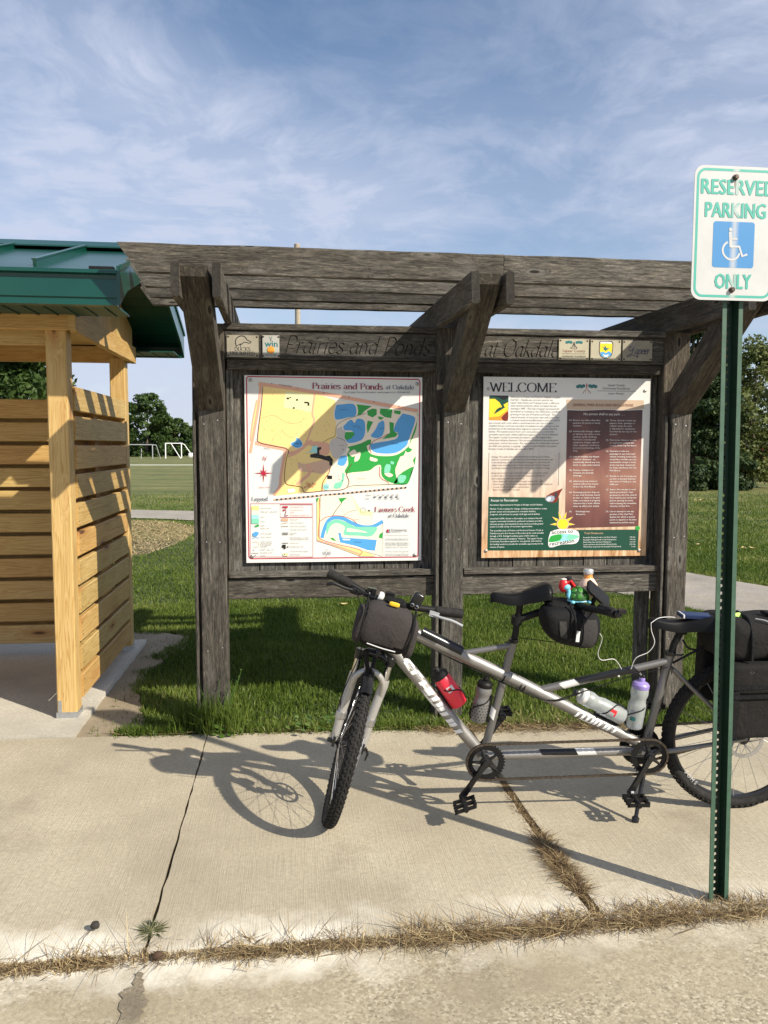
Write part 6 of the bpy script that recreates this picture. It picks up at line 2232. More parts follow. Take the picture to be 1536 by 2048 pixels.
def wheel(c, axle, R, label):
    axle = axle.normalized()
    tr = 0.0255
    Rm = R - tr
    rim_r = Rm - 0.014
    rim = obj('wheel', MB().ring(c, axle, [(rim_r + .010, -.0125), (rim_r + .010, .0125), (rim_r + .002, .0135), (rim_r - .014, .006), (rim_r - .014, -.006), (rim_r + .002, -.0135)], 72), MT['black_gloss'], bike)
    prof = [(Rm + tr * math.cos(a) * (1.0 if math.cos(a) > 0 else .8), tr * math.sin(a)) for a in [q * math.pi / 7 for q in range(14)]]
    obj('tyre', MB().ring(c, axle, prof, 72), MT['rubber'], rim)
    # tread blocks
    a, b = frame_of(axle)
    mb = MB()
    N = 78
    for k in range(N):
        for j, al in enumerate((-0.95, -0.42, 0.12, 0.58, 1.02)):
            th = 2 * math.pi * (k + 0.5 * (j % 2)) / N
            d = a * math.cos(th) + b * math.sin(th)
            tt = axle.cross(d)
            nr = d * math.cos(al) + axle * math.sin(al)
            sd = -d * math.sin(al) + axle * math.cos(al)
            p = c + d * Rm + nr * (tr + 0.0012)
            w = (tt + sd * 0.35 * (1 if j % 2 else -1)).normalized()
            mb.obox(p, w * 0.0075, sd * 0.0038, nr * 0.0026)
    tr_o = obj('tread', mb, MT['rubber'], rim, smooth=False, kind='stuff')
    obj('hub', MB().lathe([(0.008, -.06), (0.012, -.05), (0.028, -.042), (0.028, -.036), (0.015, -.03), (0.015, .03), (0.028, .036), (0.028, .042), (0.012, .05), (0.008, .06)], c, axle, 20), MT['black_gloss'], rim)
    for k in range(32):
        th = 2 * math.pi * k / 32
        s = 1 if k % 2 else -1
        d = a * math.cos(th) + b * math.sin(th)
        ho = th + (0.9 if (k // 2) % 2 else -0.9)
        p = c + (a * math.cos(ho) + b * math.sin(ho)) * 0.027 + axle * 0.038 * s
        q = c + d * (rim_r - .010) + axle * 0.003 * s
        v = q - p
        Mx = Matrix.Translation(p) @ v.to_track_quat('Z', 'Y').to_matrix().to_4x4() @ Matrix.Diagonal((0.0010, 0.0010, v.length, 1))
        obj('spoke', SPK, None, rim, M=Mx)
    # disc rotor
    off = 0.052
    mb = MB()
    mb.ring(c + axle * off, axle, [(0.080, -.001), (0.080, .001), (0.066, .001), (0.066, -.001)], 48)
    for k in range(6):
        th = k * math.pi / 3
        d0 = a * math.cos(th) + b * math.sin(th)
        d1 = a * math.cos(th + .5) + b * math.sin(th + .5)
        mb.tube([c + axle * off + d0 * 0.024, c + axle * off + d1 * 0.068], 0.003, 6)
    for k in range(30):
        th = k * math.pi / 15
        d0 = a * math.cos(th) + b * math.sin(th)
        mb.obox(c + axle * off + d0 * 0.081, d0 * .002, axle.cross(d0) * .005, axle * .001)
    obj('disc_rotor', mb, MT['alloy'], rim, smooth=False)
    return rim


RR = 0.333
hz = HUB
# seat the rear wheel on the ground
low = RR * math.sqrt(max(0.0, 1 - BN.z ** 2))
hub_r = V((HUB.x, HUB.y, low))
rear = wheel(hub_r, BN, RR, '')
# lettering on the rear tyre
mb = MB()
a, b = frame_of(BN)
for k, ch in enumerate('SOMS'):
    ang = math.radians(214 + k * 4.6)
    d = BF * -math.cos(ang) + BU * math.sin(ang)
    p = hub_r + d * (RR - 0.047) + BN * 0.0268
    tg = d.cross(BN)
    if tg.x < 0:
        tg = -tg
    put_text(mb, ch, p, tg, -d if d.z < 0 else d, 0.024, 0, align='C')
obj('tyre_lettering', mb, MT['reflect'], rear, smooth=False)

# ---- front end, steered square to the frame towards the camera
A = bk(750, 1313)
FH = V((-0.10, -1.0, 0))
FD = (FH - HAX * FH.dot(HAX)).normalized()             # fork forward
AX = HAX.cross(FD).normalized()                        # axle
if AX.x < 0:
    AX = -AX


def fk(x, y, off=0.0):
    """pixel -> plane of the fork blades / handlebar, off metres ahead"""
    return onp(x, y, A + FD * off, FD)


hubf = fk(695, 1493, 0.035)
wl = RR * math.sqrt(max(0.0, 1 - AX.z ** 2))
hubf = hubf + HAX * ((wl - hubf.z) / HAX.z)
front = wheel(hubf, AX, RR, '')
obj('steerer', MB().tube([HB - HAX * 0.02, A], 0.019, 14), MT['black_gloss'], bike)
obj('headset', MB().lathe([(0.026, 0), (0.026, 0.012), (0.020, 0.016)], HT, HAX, 18), MT['black_gloss'], bike)
obj('headset', MB().lathe([(0.020, -0.016), (0.026, -0.012), (0.026, 0.004)], HB, HAX, 18), MT['black_gloss'], bike)
cw = 0.066
crown = MB()
crown.tube([A - AX * cw - HAX * .004 + FD * .01, A - AX * .03 + HAX * .012, A + AX * .03 + HAX * .012, A + AX * cw - HAX * .004 + FD * .01], [0.017, 0.019, 0.019, 0.017], 12)
for s in (-1, 1):
    crown.lathe([(0.019, -0.020), (0.0205, -0.016), (0.0205, 0.016), (0.016, 0.021)], A + AX * cw * s + FD * .01, HAX, 16)
obj('fork_crown', crown, MT['black_gloss'], bike)
for s in (-1, 1):
    top = A + AX * cw * s + FD * 0.01
    hb = hubf + AX * 0.062 * s
    dn = -HAX
    mid = top + dn * 0.085
    obj('fork_stanchion', MB().tube([top, mid + dn * .03], 0.0142, 14), MT['chrome'], bike)
    drop = hb - HAX * 0.004
    L0 = mid
    L1 = hb + HAX * 0.12 - FD * 0.012
    fl = obj('fork_leg', MB().tube([L0, L0 + dn * .02, L0.lerp(L1, .5), L1, hb + HAX * 0.035 - FD * .006, hb], [0.0195, 0.0205, 0.020, 0.0195, 0.017, 0.012], 16), MT['fork_silver'], bike)
    obj('leg_collar', MB().lathe([(0.0225, 0), (0.0235, 0.004), (0.0235, 0.012), (0.0225, 0.016), (0.0235, 0.020), (0.0235, 0.028), (0.0225, 0.032)], L1 - HAX * .02, HAX, 16), MT['alloy'], fl)
    obj('leg_stripe', MB().tube([L0.lerp(L1, .62) + AX * .0165 * s, L1 + HAX * .01 + AX * .0155 * s], 0.007, 8), MT['black_gloss'], fl)
    obj('dropout', MB().obox(hb + HAX * .002, AX * .006, FD * .016, HAX * .022).lathe([(0.012, -.004), (0.012, .012), (0.007, .016)], hb, AX * s, 12), MT['black_gloss'], fl)
# arch
arch = []
for k in range(13):
    a = math.pi * k / 12
    arch.append(A - HAX * 0.125 + FD * (0.030 + .02 * math.sin(a)) - AX * (cw * math.cos(a)) + HAX * (0.078 * math.sin(a)))
obj('fork_arch', MB().tube([arch[0] - HAX * .06 - FD * .02] + arch + [arch[-1] - HAX * .06 - FD * .02], [0.013] + [0.0125] * 13 + [0.013], 12), MT['fork_silver'], bike)
# stubby mudguard in the fork
mg = MB()
vs, fs = [], []
for i in range(9):
    th = math.radians(60 + i * 5.6)
    d = FD * math.cos(th) + HAX * math.sin(th)
    for j in range(7):
        u = -1 + j / 3
        vs.append(hubf + d * (RR + 0.014 - 0.010 * u * u) + AX * 0.022 * u)
for i in range(8):
    for j in range(6):
        q = i * 7 + j
        fs.append((q, q + 1, q + 8, q + 7))
mg.add(vs, fs)
mg.add([v + (v - hubf).normalized() * 0.004 for v in vs], [tuple(reversed(f)) for f in fs])
obj('mudguard', mg, MT['black_gloss'], bike)
obj('mudguard_stay', MB().tube([A + FD * .02, A + FD * .045 - HAX * .05], [0.009, 0.008], 8), MT['black_matte'], bike)
# brake caliper and skewer
cal = MB()
cal.obox(hubf - AX * 0.052 + HAX * 0.075 - FD * .035, AX * .016, FD * .018, HAX * .03)
obj('brake_caliper', cal, MT['black_gloss'], bike)
sk = MB().tube([hubf - AX * .078, hubf + AX * .078], 0.006, 10)
sk.tube([hubf + AX * .078, hubf + AX * .090 - HAX * .02, hubf + AX * .086 - HAX * .05], [0.006, 0.005, 0.004], 8)
sk.lathe([(0.010, 0), (0.010, .014), (0.006, .018)], hubf - AX * .072, -AX, 12)
obj('skewer', sk, MT['black_gloss'], bike)

# ---- front handlebar
stem_t = HT + HAX * 0.045
barc = fk(787, 1207, 0.060)
obj('stem', MB().tube([HT + HAX * .01, stem_t], 0.0195, 14).tube([stem_t - HAX * .01, barc], [0.0175, 0.016], 14).lathe([(0.021, -.022), (0.021, .022)], barc, AX, 16), MT['black_matte'], bike)
bar_px = [(660, 1147), (700, 1168), (742, 1192), (787, 1207), (830, 1215), (868, 1220), (926, 1227)]
barp = [fk(x, y, 0.060 - 0.03 * abs(x - 787) / 130) for x, y in bar_px]
barp = spline(barp, 4)
obj('handlebar', MB().tube(barp, 0.0142, 12), MT['black_matte'], bike)
for (q0, q1) in (((656, 1145), (703, 1169)), ((926, 1228), (868, 1221))):
    g0, g1 = fk(*q0, 0.035), fk(*q1, 0.042)
    d = (g1 - g0)
    L = d.length
    prof = [(0.012, 0), (0.0190, 0.002)] + [(0.0192 + 0.0010 * (k % 2), 0.006 + (L - .012) * k / 16) for k in range(17)] + [(0.015, L)]
    obj('grip', MB().lathe(prof, g0, d, 16), MT['rubber'], bike)
# brake levers
lv = [fk(707, 1180, .06), fk(690, 1176, .075), fk(668, 1167, .085), fk(653, 1169, .085)]
o_l = obj('brake_lever', MB().tube(spline(lv, 4), [0.009] + [0.0065] * 12, 8).sbox(fk(712, 1182, .055), AX * .026, FD * .014, HAX * .014, .5, .5, 16, 8), MT['black_matte'], bike)
lv = [fk(862, 1228, .065), fk(884, 1236, .08), fk(905, 1242, .085), fk(925, 1252, .085)]
obj('brake_lever', MB().tube(spline(lv, 4), [0.009] + [0.0055] * 12, 8).obox(fk(868, 1228, .06), AX * .020, FD * .012, HAX * .010), MT['grey_metal'], bike)
obj('lever_clamp', MB().lathe([(0.018, -.012), (0.018, .012)], fk(741, 1191, .05), (fk(745, 1194, .05) - fk(738, 1190, .05)), 14).obox(fk(742, 1180, .05), AX * .016, FD * .012, HAX * .009).obox(fk(748, 1183, .055), AX * .008, FD * .014, HAX * .014), MT['black_gloss'], bike)
d = (fk(770, 1200, .05) - fk(755, 1192, .05))
obj('bell', MB().lathe([(0.020, -.010), (0.022, -.004), (0.022, .006), (0.016, .012)], fk(761, 1194, .055), d, 18), MT['white_plastic'], bike)
obj('shifter', MB().obox(fk(780, 1190, .05), AX * .018, FD * .015, HAX * .010).lathe([(0.016, -.012), (0.016, .012)], fk(800, 1205, .055), AX, 14), MT['black_matte'], bike)
# twin-lens headlight
hl = fk(834, 1200, .075)
hv = (HAX + AX * 0.22).normalized()
ha = (AX - hv * AX.dot(hv)).normalized()
lamp = obj('headlight', MB().sbox(hl, ha * .023, FD * .016, hv * .030, .4, .4, 20, 10), MT['black_gloss'], bike)
for s in (-1, 1):
    obj('lens', MB().lathe([(0.0088, 0), (0.0088, .004), (0.006, .006)], hl - hv * .022 + ha * .010 * s + FD * .014, FD - hv * .3, 14), MT['chrome'], lamp)
obj('light_bracket', MB().tube([hl - hv * .024, fk(834, 1216, .055)], 0.008, 8), MT['black_matte'], lamp)


def cable(name, pts, r, m='black_matte', par=None):
    return obj(name, MB().tube(spline(pts, 6), r, 6), MT[m], par or bike)


cable('brake_cable', [fk(716, 1176, .07), fk(727, 1190, .10), fk(727, 1215, .11), fk(719, 1250, .07), fk(722, 1300, .05), hubf + HAX * .2 - AX * .08, hubf + HAX * .1 - AX * .06], 0.0022)
cable('gear_cable', [fk(712, 1184, .07), fk(720, 1205, .10), fk(722, 1240, .09), fk(740, 1290, .03), bk(790, 1300, .02)], 0.0022)
cable('brake_cable', [fk(862, 1226, .06), fk(845, 1228, .09), fk(822, 1240, .08), fk(800, 1262, .03), bk(838, 1284, .026), bk(940, 1335, .026), bk(1010, 1368, .026), bk(1090, 1400, .03), bk(1150, 1388, .018), bk(1250, 1356, .018), bk(1335, 1335, .018)], 0.0022)
cable('gear_cable', [bk(880, 1306, .026), bk(960, 1345, .027), bk(1060, 1388, .028), bk(1108, 1402, .028), bk(1165, 1385, .018)], 0.0020)
for q in ((1006, 1352), (1039, 1369), (1046, 1372)):
    p = bk(*q)
    t_ = (bk(1151, 1421) - bk(1039, 1369)).normalized()
    obj('cable_tie', MB().ring(p, t_, [(0.0257, -.003), (0.0272, -.003), (0.0272, .003), (0.0257, .003)], 20), MT['black_matte'], bike)
for q in ((1237, 1344), (1281, 1340)):
    obj('cable_stop', MB().sbox(bk(q[0], q[1] + 8, .012), BF * .005, BN * .005, BU * .004, .6, .6, 10, 6), MT['white_plastic'], bike)

# ---- drivetrain
OFFC = 0.062


def chainring(c, R, teeth, name='chainring'):
    mb = MB()
    o = c + BN * OFFC
    mb.ring(o, BN, [(R, -.0022), (R, .0022), (R * .70, .0022), (R * .70, -.0022)], 60)
    a, b = frame_of(BN)
    for k in range(teeth):
        th = 2 * math.pi * k / teeth
        d = a * math.cos(th) + b * math.sin(th)
        mb.obox(o + d * (R + .002), d * .0035, BN.cross(d) * .003, BN * .0012)
    for k in range(5):
        th = 2 * math.pi * k / 5 + .3
        d = a * math.cos(th) + b * math.sin(th)
        mb.tube([o + d * .018, o + d * R * .80], [0.0075, 0.005], 8)
    mb.lathe([(0.022, -.004), (0.022, .010), (0.012, .014)], o, BN, 20)
    return obj(name, mb, MT['black_matte'], bike, smooth=True)


chainring(BB1, 0.078, 36)
chainring(BB2, 0.077, 36)
rg = MB()
rg.ring(BB2 - BN * .045, BN, [(0.085, -.002), (0.085, .002), (0.06, .002), (0.06, -.002)], 48)
rg.ring(BB2 - BN * .052, BN, [(0.066, -.002), (0.066, .002), (0.045, .002), (0.045, -.002)], 48)
obj('drive_chainring', rg, MT['black_matte'], bike)


def crank(c, ped_px, s, off):
    o = c + BN * (OFFC + .012) * s
    e = bk(*ped_px, off) if s > 0 else None
    if s < 0:
        v = ped_px
        e = o + v
    d = (e - o).normalized()
    e = o + d * 0.168
    w = d.cross(BN).normalized()
    mb = MB()
    pr = [(-0.016, 0.0), (-0.012, .016), (0.012, .016), (0.016, 0.0)]
    k = 7
    rows = []
    for i in range(k):
        f = i / (k - 1)
        p = o.lerp(e, f) + BN * s * 0.010 * f
        hw = 0.016 - 0.005 * math.sin(f * 3.14) - .001 * f
        rows.append([p + w * hw - BN * .006, p + w * hw * .8 + BN * .007, p - w * hw * .8 + BN * .007, p - w * hw - BN * .006])
    vs = [q for r in rows for q in r]
    fs = [(i * 4 + j, i * 4 + (j + 1) % 4, (i + 1) * 4 + (j + 1) % 4, (i + 1) * 4 + j) for i in range(k - 1) for j in range(4)]
    fs += [(3, 2, 1, 0), tuple((k - 1) * 4 + j for j in range(4))]
    mb.add(vs, fs)
    for p in (o, e + BN * s * .010):
        mb.lathe([(0.015, -.009), (0.016, .004), (0.012, .010)], p, BN, 16)
    cr_ = obj('crank_arm', mb, MT['black_gloss'], bike, sharp=0.9)
    return cr_, e + BN * s * .018


def pedal(c, s, fwd, upv):
    """platform pedal: cage frame, spindle"""
    wv = BN * s
    pm = MB()
    cc = c + wv * 0.055
    hl_, hw_ = 0.040, 0.038
    for sg in (-1, 1):
        pm.obox(cc + fwd * hl_ * sg, fwd * .0045, wv * hw_, upv * .008)
        pm.obox(cc + wv * hw_ * sg, fwd * hl_, wv * .004, upv * .007)
        for k in range(4):
            pm.obox(cc + fwd * hl_ * sg + wv * (-.033 + .022 * k), fwd * .006, wv * .003, upv * .011)
    pm.obox(cc, fwd * hl_, wv * .006, upv * .007)
    pm.tube([c, cc + wv * .046], 0.011, 10)
    return obj('pedal', pm, MT['black_matte'], bike, smooth=False)


cr1, e1 = crank(BB1, (930, 1584), 1, OFFC + .02)
fw1 = (BF * .93 - BU * -.32).normalized()
pedal(e1, 1, (bk(955, 1592) - bk(915, 1605)).normalized(), BU)
cr2, e2 = crank(BB2, (1262, 1580), 1, OFFC + .02)
pedal(e2, 1, BF, BU)
obj('pedal_reflector', MB().obox(e2 + BN * .012 - BF * -.0 + BU * .012, BF * .006, BN * .002, BU * .005), MT['reflect'], cr2, smooth=False)
v1 = -((e1 - BB1) - BN * (e1 - BB1).dot(BN)).normalized()
for c in (BB1, BB2):
    v = v1 if c is BB1 else -((e2 - BB2) - BN * (e2 - BB2).dot(BN)).normalized()
    cr3, e3 = crank(c, v * .168, -1, 0)
    pedal(e3, -1, BF, BU)


def chain(name, pts, closed=True, step=0.0127):
    """roller chain links along a polyline"""
    P = [V(p) for p in pts]
    if closed:
        P = P + [P[0]]
    d = [0]
    for a, b in zip(P[:-1], P[1:]):
        d.append(d[-1] + (b - a).length)
    n = int(d[-1] / step)
    mb = MB()
    j = 0
    pos = []
    for k in range(n + 1):
        s = d[-1] * k / n
        while j < len(d) - 2 and d[j + 1] < s:
            j += 1
        f = (s - d[j]) / max(1e-9, d[j + 1] - d[j])
        pos.append(P[j].lerp(P[j + 1], f))
    for k in range(n):
        a, b = pos[k], pos[k + 1]
        t = (b - a)
        if t.length < 1e-6:
            continue
        u = BN.cross(t).normalized()
        w = 0.0042 if k % 2 else 0.0030
        for s in (-1, 1):
            mb.obox((a + b) / 2 + BN * w * s, t * .62, u * .0042, BN * .0008)
        mb.obox(a, t.normalized() * .0034, u * .0034, BN * .003)
    return obj(name, mb, MT['chain_steel'], bike, smooth=False)


def belt(c0, r0, c1, r1, off, n=14):
    """closed loop round two sprockets (c0 forward of c1)"""
    o0, o1 = c0 + BN * off, c1 + BN * off
    ex = (o1 - o0).normalized()
    ez = (BU - ex * BU.dot(ex)).normalized()
    pts = []
    for k in range(n + 1):
        a = math.pi / 2 + math.pi * k / n
        pts.append(o0 + (ex * math.cos(a) + ez * math.sin(a)) * r0)
    for k in range(n + 1):
        a = -math.pi / 2 + math.pi * k / n
        pts.append(o1 + (ex * math.cos(a) + ez * math.sin(a)) * r1)
    return pts


chain('timing_chain', belt(BB1, 0.0785, BB2, 0.0775, OFFC))
chain('drive_chain', belt(BB2, 0.085, hub_r, 0.040, -0.050))
cs = MB()
for k in range(7):
    cs.lathe([(0.022 + .0055 * k, -.0012), (0.022 + .0055 * k, .0012)], hub_r - BN * (0.060 - .0045 * k), BN, 32)
obj('cassette', cs, MT['chain_steel'], bike)
dr = MB().tube([hub_r - BN * .068, hub_r - BN * .07 - BU * .055 - BF * .01, hub_r - BN * .06 - BU * .11 + BF * .01], [0.010, 0.012, 0.008], 8)
for k, q in enumerate((.06, .11)):
    dr.lathe([(0.020, -.006), (0.020, .006)], hub_r - BN * .055 - BU * q + BF * .012, BN, 16)
obj('derailleur', dr, MT['black_matte'], bike)
cal = MB().obox(hub_r + BN * .055 + BU * .075 - BF * .055, BF * .022, BN * .016, BU * .028)
obj('brake_caliper', cal, MT['black_gloss'], bike)
ks = [bk(1284, 1530, .03), bk(1282, 1560, .05), None]
foot = onz(1271, 1638, 0.012)
obj('kickstand', MB().tube([BB2 + BN * .03 - BU * .03, foot], [0.010, 0.0085], 10).lathe([(0.014, -.012), (0.016, .006), (0.010, .012)], foot, (BB2 - foot), 12), MT['black_gloss'], bike)


# ---- saddles
def saddle(nose, tail, h0, wmax, label_m='saddle_black', drop=0.0):
    """lofted saddle from nose to tail; h0 rise of the rear"""
    ax_ = (tail - nose)
    L = ax_.length
    fx = ax_.normalized()
    up = (ZU * 1.0 + BN * -.04)
    up = (up - fx * up.dot(fx)).normalized()
    sd = fx.cross(up)
    vs, fs = [], []
    NS, NR = 20, 16
    for i in range(NS + 1):
        f = i / NS
        if f < 0.45:
            w = 0.018 + 0.012 * (f / .45) + 0.006 * math.sin(f * 7)
        else:
            g = (f - .45) / .55
            w = 0.030 + (wmax - 0.030) * (3 * g * g - 2 * g ** 3)
        if f > .93:
            w *= math.sqrt(max(0.02, 1 - ((f - .93) / .07) ** 2)) * .35 + .65
        if f < .05:
            w *= .55 + .45 * (f / .05)
        top = 0.016 + h0 * (max(0, (f - .5) / .5) ** 1.3) - 0.010 * math.sin(math.pi * min(1, f / .62)) * (f < .62) - (0.012 * (1 - f / .06) if f < .06 else 0) - (0.022 * ((f - .9) / .1) ** 2 if f > .9 else 0)
        skirt = 0.036 + 0.030 * f
        c = nose + fx * (L * f)
        for j in range(NR):
            a = math.pi * j / (NR - 1)
            x = math.cos(a)
            xx = math.copysign(abs(x) ** 0.75, x) * w
            zz = top - 0.014 * abs(math.cos(a)) ** 3 if 0.18 < a < math.pi - .18 else top - skirt
            if 0.18 < a < math.pi - .18:
                zz = top - 0.5 * w * (abs(math.cos(a)) ** 3.0)
            vs.append(c + sd * xx + up * zz)
    for i in range(NS):
        for j in range(NR - 1):
            q = i * NR + j
            fs.append((q, q + 1, q + NR + 1, q + NR))
    # underside closes
    for i in range(NS):
        fs.append((i * NR + NR - 1, i * NR, (i + 1) * NR, (i + 1) * NR + NR - 1))
    fs.append(tuple(range(NR)))
    fs.append(tuple(NS * NR + j for j in range(NR - 1, -1, -1)))
    o = obj('saddle', MB().add(vs, fs), MT[label_m], bike, sharp=1.1)
    for s in (-1, 1):
        rl = [nose + fx * L * .12 + sd * .006 * s - up * .012, nose + fx * L * .3 + sd * .018 * s - up * .032, nose + fx * L * .62 + sd * .022 * s - up * .034, nose + fx * L * .86 + sd * .035 * s - up * .004]
        obj('saddle_rail', MB().tube(spline(rl, 4), 0.0036, 8), MT['alloy'], o)
    return o, fx, up, sd


n1, t1 = bk(981, 1190), bk(1100, 1189)
saddle(n1, t1, 0.046, 0.078)
sp_t = bk(1042, 1200)
obj('seatpost', MB().tube([st1t - BU * .02, sp_t], 0.0138, 14).sbox(sp_t + BU * .002, BF * .022, BN * .016, BU * .014, .5, .5, 14, 8), MT['black_matte'], bike)
obj('seat_clamp', MB().lathe([(0.021, -.008), (0.021, .008)], st1t, BU, 16).tube([st1t + BN * .02, st1t + BN * .03 - BF * -.03, st1t + BN * .02 + BF * .035], 0.004, 8), MT['black_gloss'], bike)
n2, t2 = bk(1297, 1240), bk(1430, 1247)
s2, fx2, up2, sd2 = saddle(n2, t2, 0.030, 0.080)
sp2 = bk(1362, 1262)
obj('seatpost', MB().tube([st2t - BU * .02, bk(1348, 1288), sp2], [0.0145, 0.0145, 0.015], 14).sbox(sp2, BF * .024, BN * .018, BU * .014, .5, .5, 14, 8), MT['black_matte'], bike)
obj('seat_clamp', MB().lathe([(0.022, -.008), (0.022, .008)], st2t, BU, 16).tube([st2t + BN * .02, st2t + BN * .03 - BF * .03, st2t + BN * .02 - BF * .045], 0.004, 8), MT['black_gloss'], bike)

# ---- stoker stem and bar
ss0, ss1 = bk(1033, 1240), bk(1150, 1200)
obj('stoker_stem', MB().tube([ss0, ss1], [0.016, 0.015], 14).lathe([(0.022, -.018), (0.022, .018)], ss0, BU, 16), MT['black_matte'], bike)
bl_ = ss1 + BN * 0.285 - BF * .075 + ZU * .022
br_ = ss1 - BN * 0.27 - BF * .045 + ZU * .02
obj('stoker_bar', MB().tube(spline([br_, ss1 - BN * .10, ss1, ss1 + BN * .10, bl_], 4), 0.0142, 12), MT['black_matte'], bike)
for e in (bl_, br_):
    d = (ss1 - BF * .02 - e).normalized()
    prof = [(0.012, 0), (0.0185, 0.003)] + [(0.0188 + 0.0008 * (k % 2), 0.008 + .105 * k / 12) for k in range(13)] + [(0.015, .118)]
    obj('grip', MB().lathe(prof, e, d, 16), MT['rubber'], bike)
pe = bl_ - BF * .01
obj('bar_end_mount', MB().tube([bl_ + BN * .006, bl_ + BN * .02 - BF * .012], 0.011, 10).obox(bl_ + BN * .018 - BF * .018 + ZU * .014, BF * .015, BN * .010, ZU * .008).tube([bl_ + BN * .018 - BF * .014, bl_ + BN * .018 - BF * .016 + ZU * .012], .004, 8), MT['black_gloss'], bike)
cable('brake_cable', [bk(1040, 1276), bk(1075, 1280, .01), bk(1110, 1284, .01), bk(1145, 1283, .01), bk(1180, 1276, .02)], 0.0016)

# ---- rear rack
rk = MB()
for s in (-1, 1):
    top0 = hub_r + BU * 0.415 + BF * .14 + BN * .055 * s
    top1 = hub_r + BU * 0.415 - BF * .25 + BN * .055 * s
    rk.tube([top0, top1], 0.005, 8)
    for k in (-.04, .05, .14):
        rk.tube([hub_r + BN * .075 * s + BU * .02, hub_r + BU * .415 - BF * k + BN * .055 * s], 0.0045, 8)
for k in range(5):
    rk.tube([hub_r + BU * .415 + BF * (.13 - .09 * k) + BN * .055, hub_r + BU * .415 + BF * (.13 - .09 * k) - BN * .055], 0.004, 8)
rk.tube([hub_r + BU * .415 + BF * .14, bk(1345, 1326)], 0.005, 8)
obj('rack', rk, MT['black_matte'], bike)


# ---- bottle cages
def cage(p0, p1, r, tube_dir_pt):
    """wire cage round the lower part of a bottle with axis p0 (base) -> p1 (mouth)"""
    ax_ = (p1 - p0).normalized()
    bk_d = (tube_dir_pt - (p0 + p1) / 2)
    bk_d = (bk_d - ax_ * bk_d.dot(ax_)).normalized()
    sd_ = ax_.cross(bk_d)
    mb = MB()
    R = r + .003
    for s in (-1, 1):
        pts = [p0 + bk_d * R * .9 + ax_ * .11, p0 + sd_ * s * R + bk_d * R * .3 + ax_ * .095, p0 - bk_d * R * .55 + sd_ * s * R * .85 + ax_ * .075, p0 - bk_d * R * 1.02 + sd_ * s * R * .25 + ax_ * .05, p0 - bk_d * R * .9 + sd_ * s * R * .2 + ax_ * .01, p0 - ax_ * .006 + sd_ * s * R * .2 + bk_d * R * .2, p0 + bk_d * R * 1.0 + ax_ * .01]
        mb.tube(spline(pts, 5), 0.0026, 6)
    mb.tube([p0 + bk_d * R - ax_ * .0, p0 + bk_d * R + ax_ * .12], 0.007, 6)
    return obj('bottle_cage', mb, MT['black_matte'], bike)


BOT = {}
for nm, q0, q1 in (('red', (919, 1408), (872, 1338)), ('smoke', (955, 1441), (972, 1358)), ('lying', (1246, 1434), (1153, 1386)), ('lilac', (1266, 1454), (1284, 1358))):
    off = {'red': 0.0, 'smoke': 0.0, 'lying': 0.0, 'lilac': 0.0}[nm]
    BOT[nm] = (bk(*q0, off), bk(*q1, off))
cage(*BOT['red'], 0.036, bk(880, 1410))
cage(*BOT['smoke'], 0.034, bk(1000, 1400))
cage(*BOT['lying'], 0.036, bk(1180, 1440))
cage(*BOT['lilac'], 0.036, bk(1305, 1420))


# ------------------------------------------------------------------ things carried on the bicycle
def bottle(name, label, key, body, capm, r=0.036, waist=True, L=None, neck=0.026):
    p0, p1 = BOT[key]
    ax_ = (p1 - p0).normalized()
    L = L or (p1 - p0).length
    t = thing(name, label, 'bottle', p0)
    if waist:
        pr = [(r * .86, 0), (r, .006), (r, L * .46), (r * .97, L * .50), (r * .86, L * .56), (r * .86, L * .62), (r * .98, L * .68), (r, L * .72), (r * .96, L * .80), (r * .90, L * .82)]
    else:
        pr = [(r * .86, 0), (r, .006), (r, L * .66), (r * .96, L * .72), (r * .88, L * .78)]
    obj('body', MB().lathe(pr, p0, ax_, 28), MATS[body], t, sharp=0.9)
    l0 = pr[-1][1]
    cp = [(r * .95, l0), (r * .97, l0 + .003), (r * .97, l0 + .016), (r * .80, l0 + .024), (r * .42, l0 + .028), (r * .36, l0 + .030), (r * .36, l0 + .040), (r * .30, l0 + .046)]
    obj('cap', MB().lathe(cp, p0, ax_, 24), MATS[capm], t, sharp=0.5)
    return t, p0, ax_, L


def bottle_mark(t, p0, ax_, r, h0, h1, a0, a1, m, name='print'):
    u = (BN - ax_ * BN.dot(ax_)).normalized()
    w = ax_.cross(u)
    vs, fs = [], []
    for k in range(7):
        a = a0 + (a1 - a0) * k / 6
        d = u * math.cos(a) + w * math.sin(a)
        vs += [p0 + ax_ * h0 + d * (r + .0006), p0 + ax_ * h1 + d * (r + .0006)]
    fs = [(2 * k, 2 * k + 1, 2 * k + 3, 2 * k + 2) for k in range(6)]
    obj(name, MB().add(vs, fs), MATS[m], t)


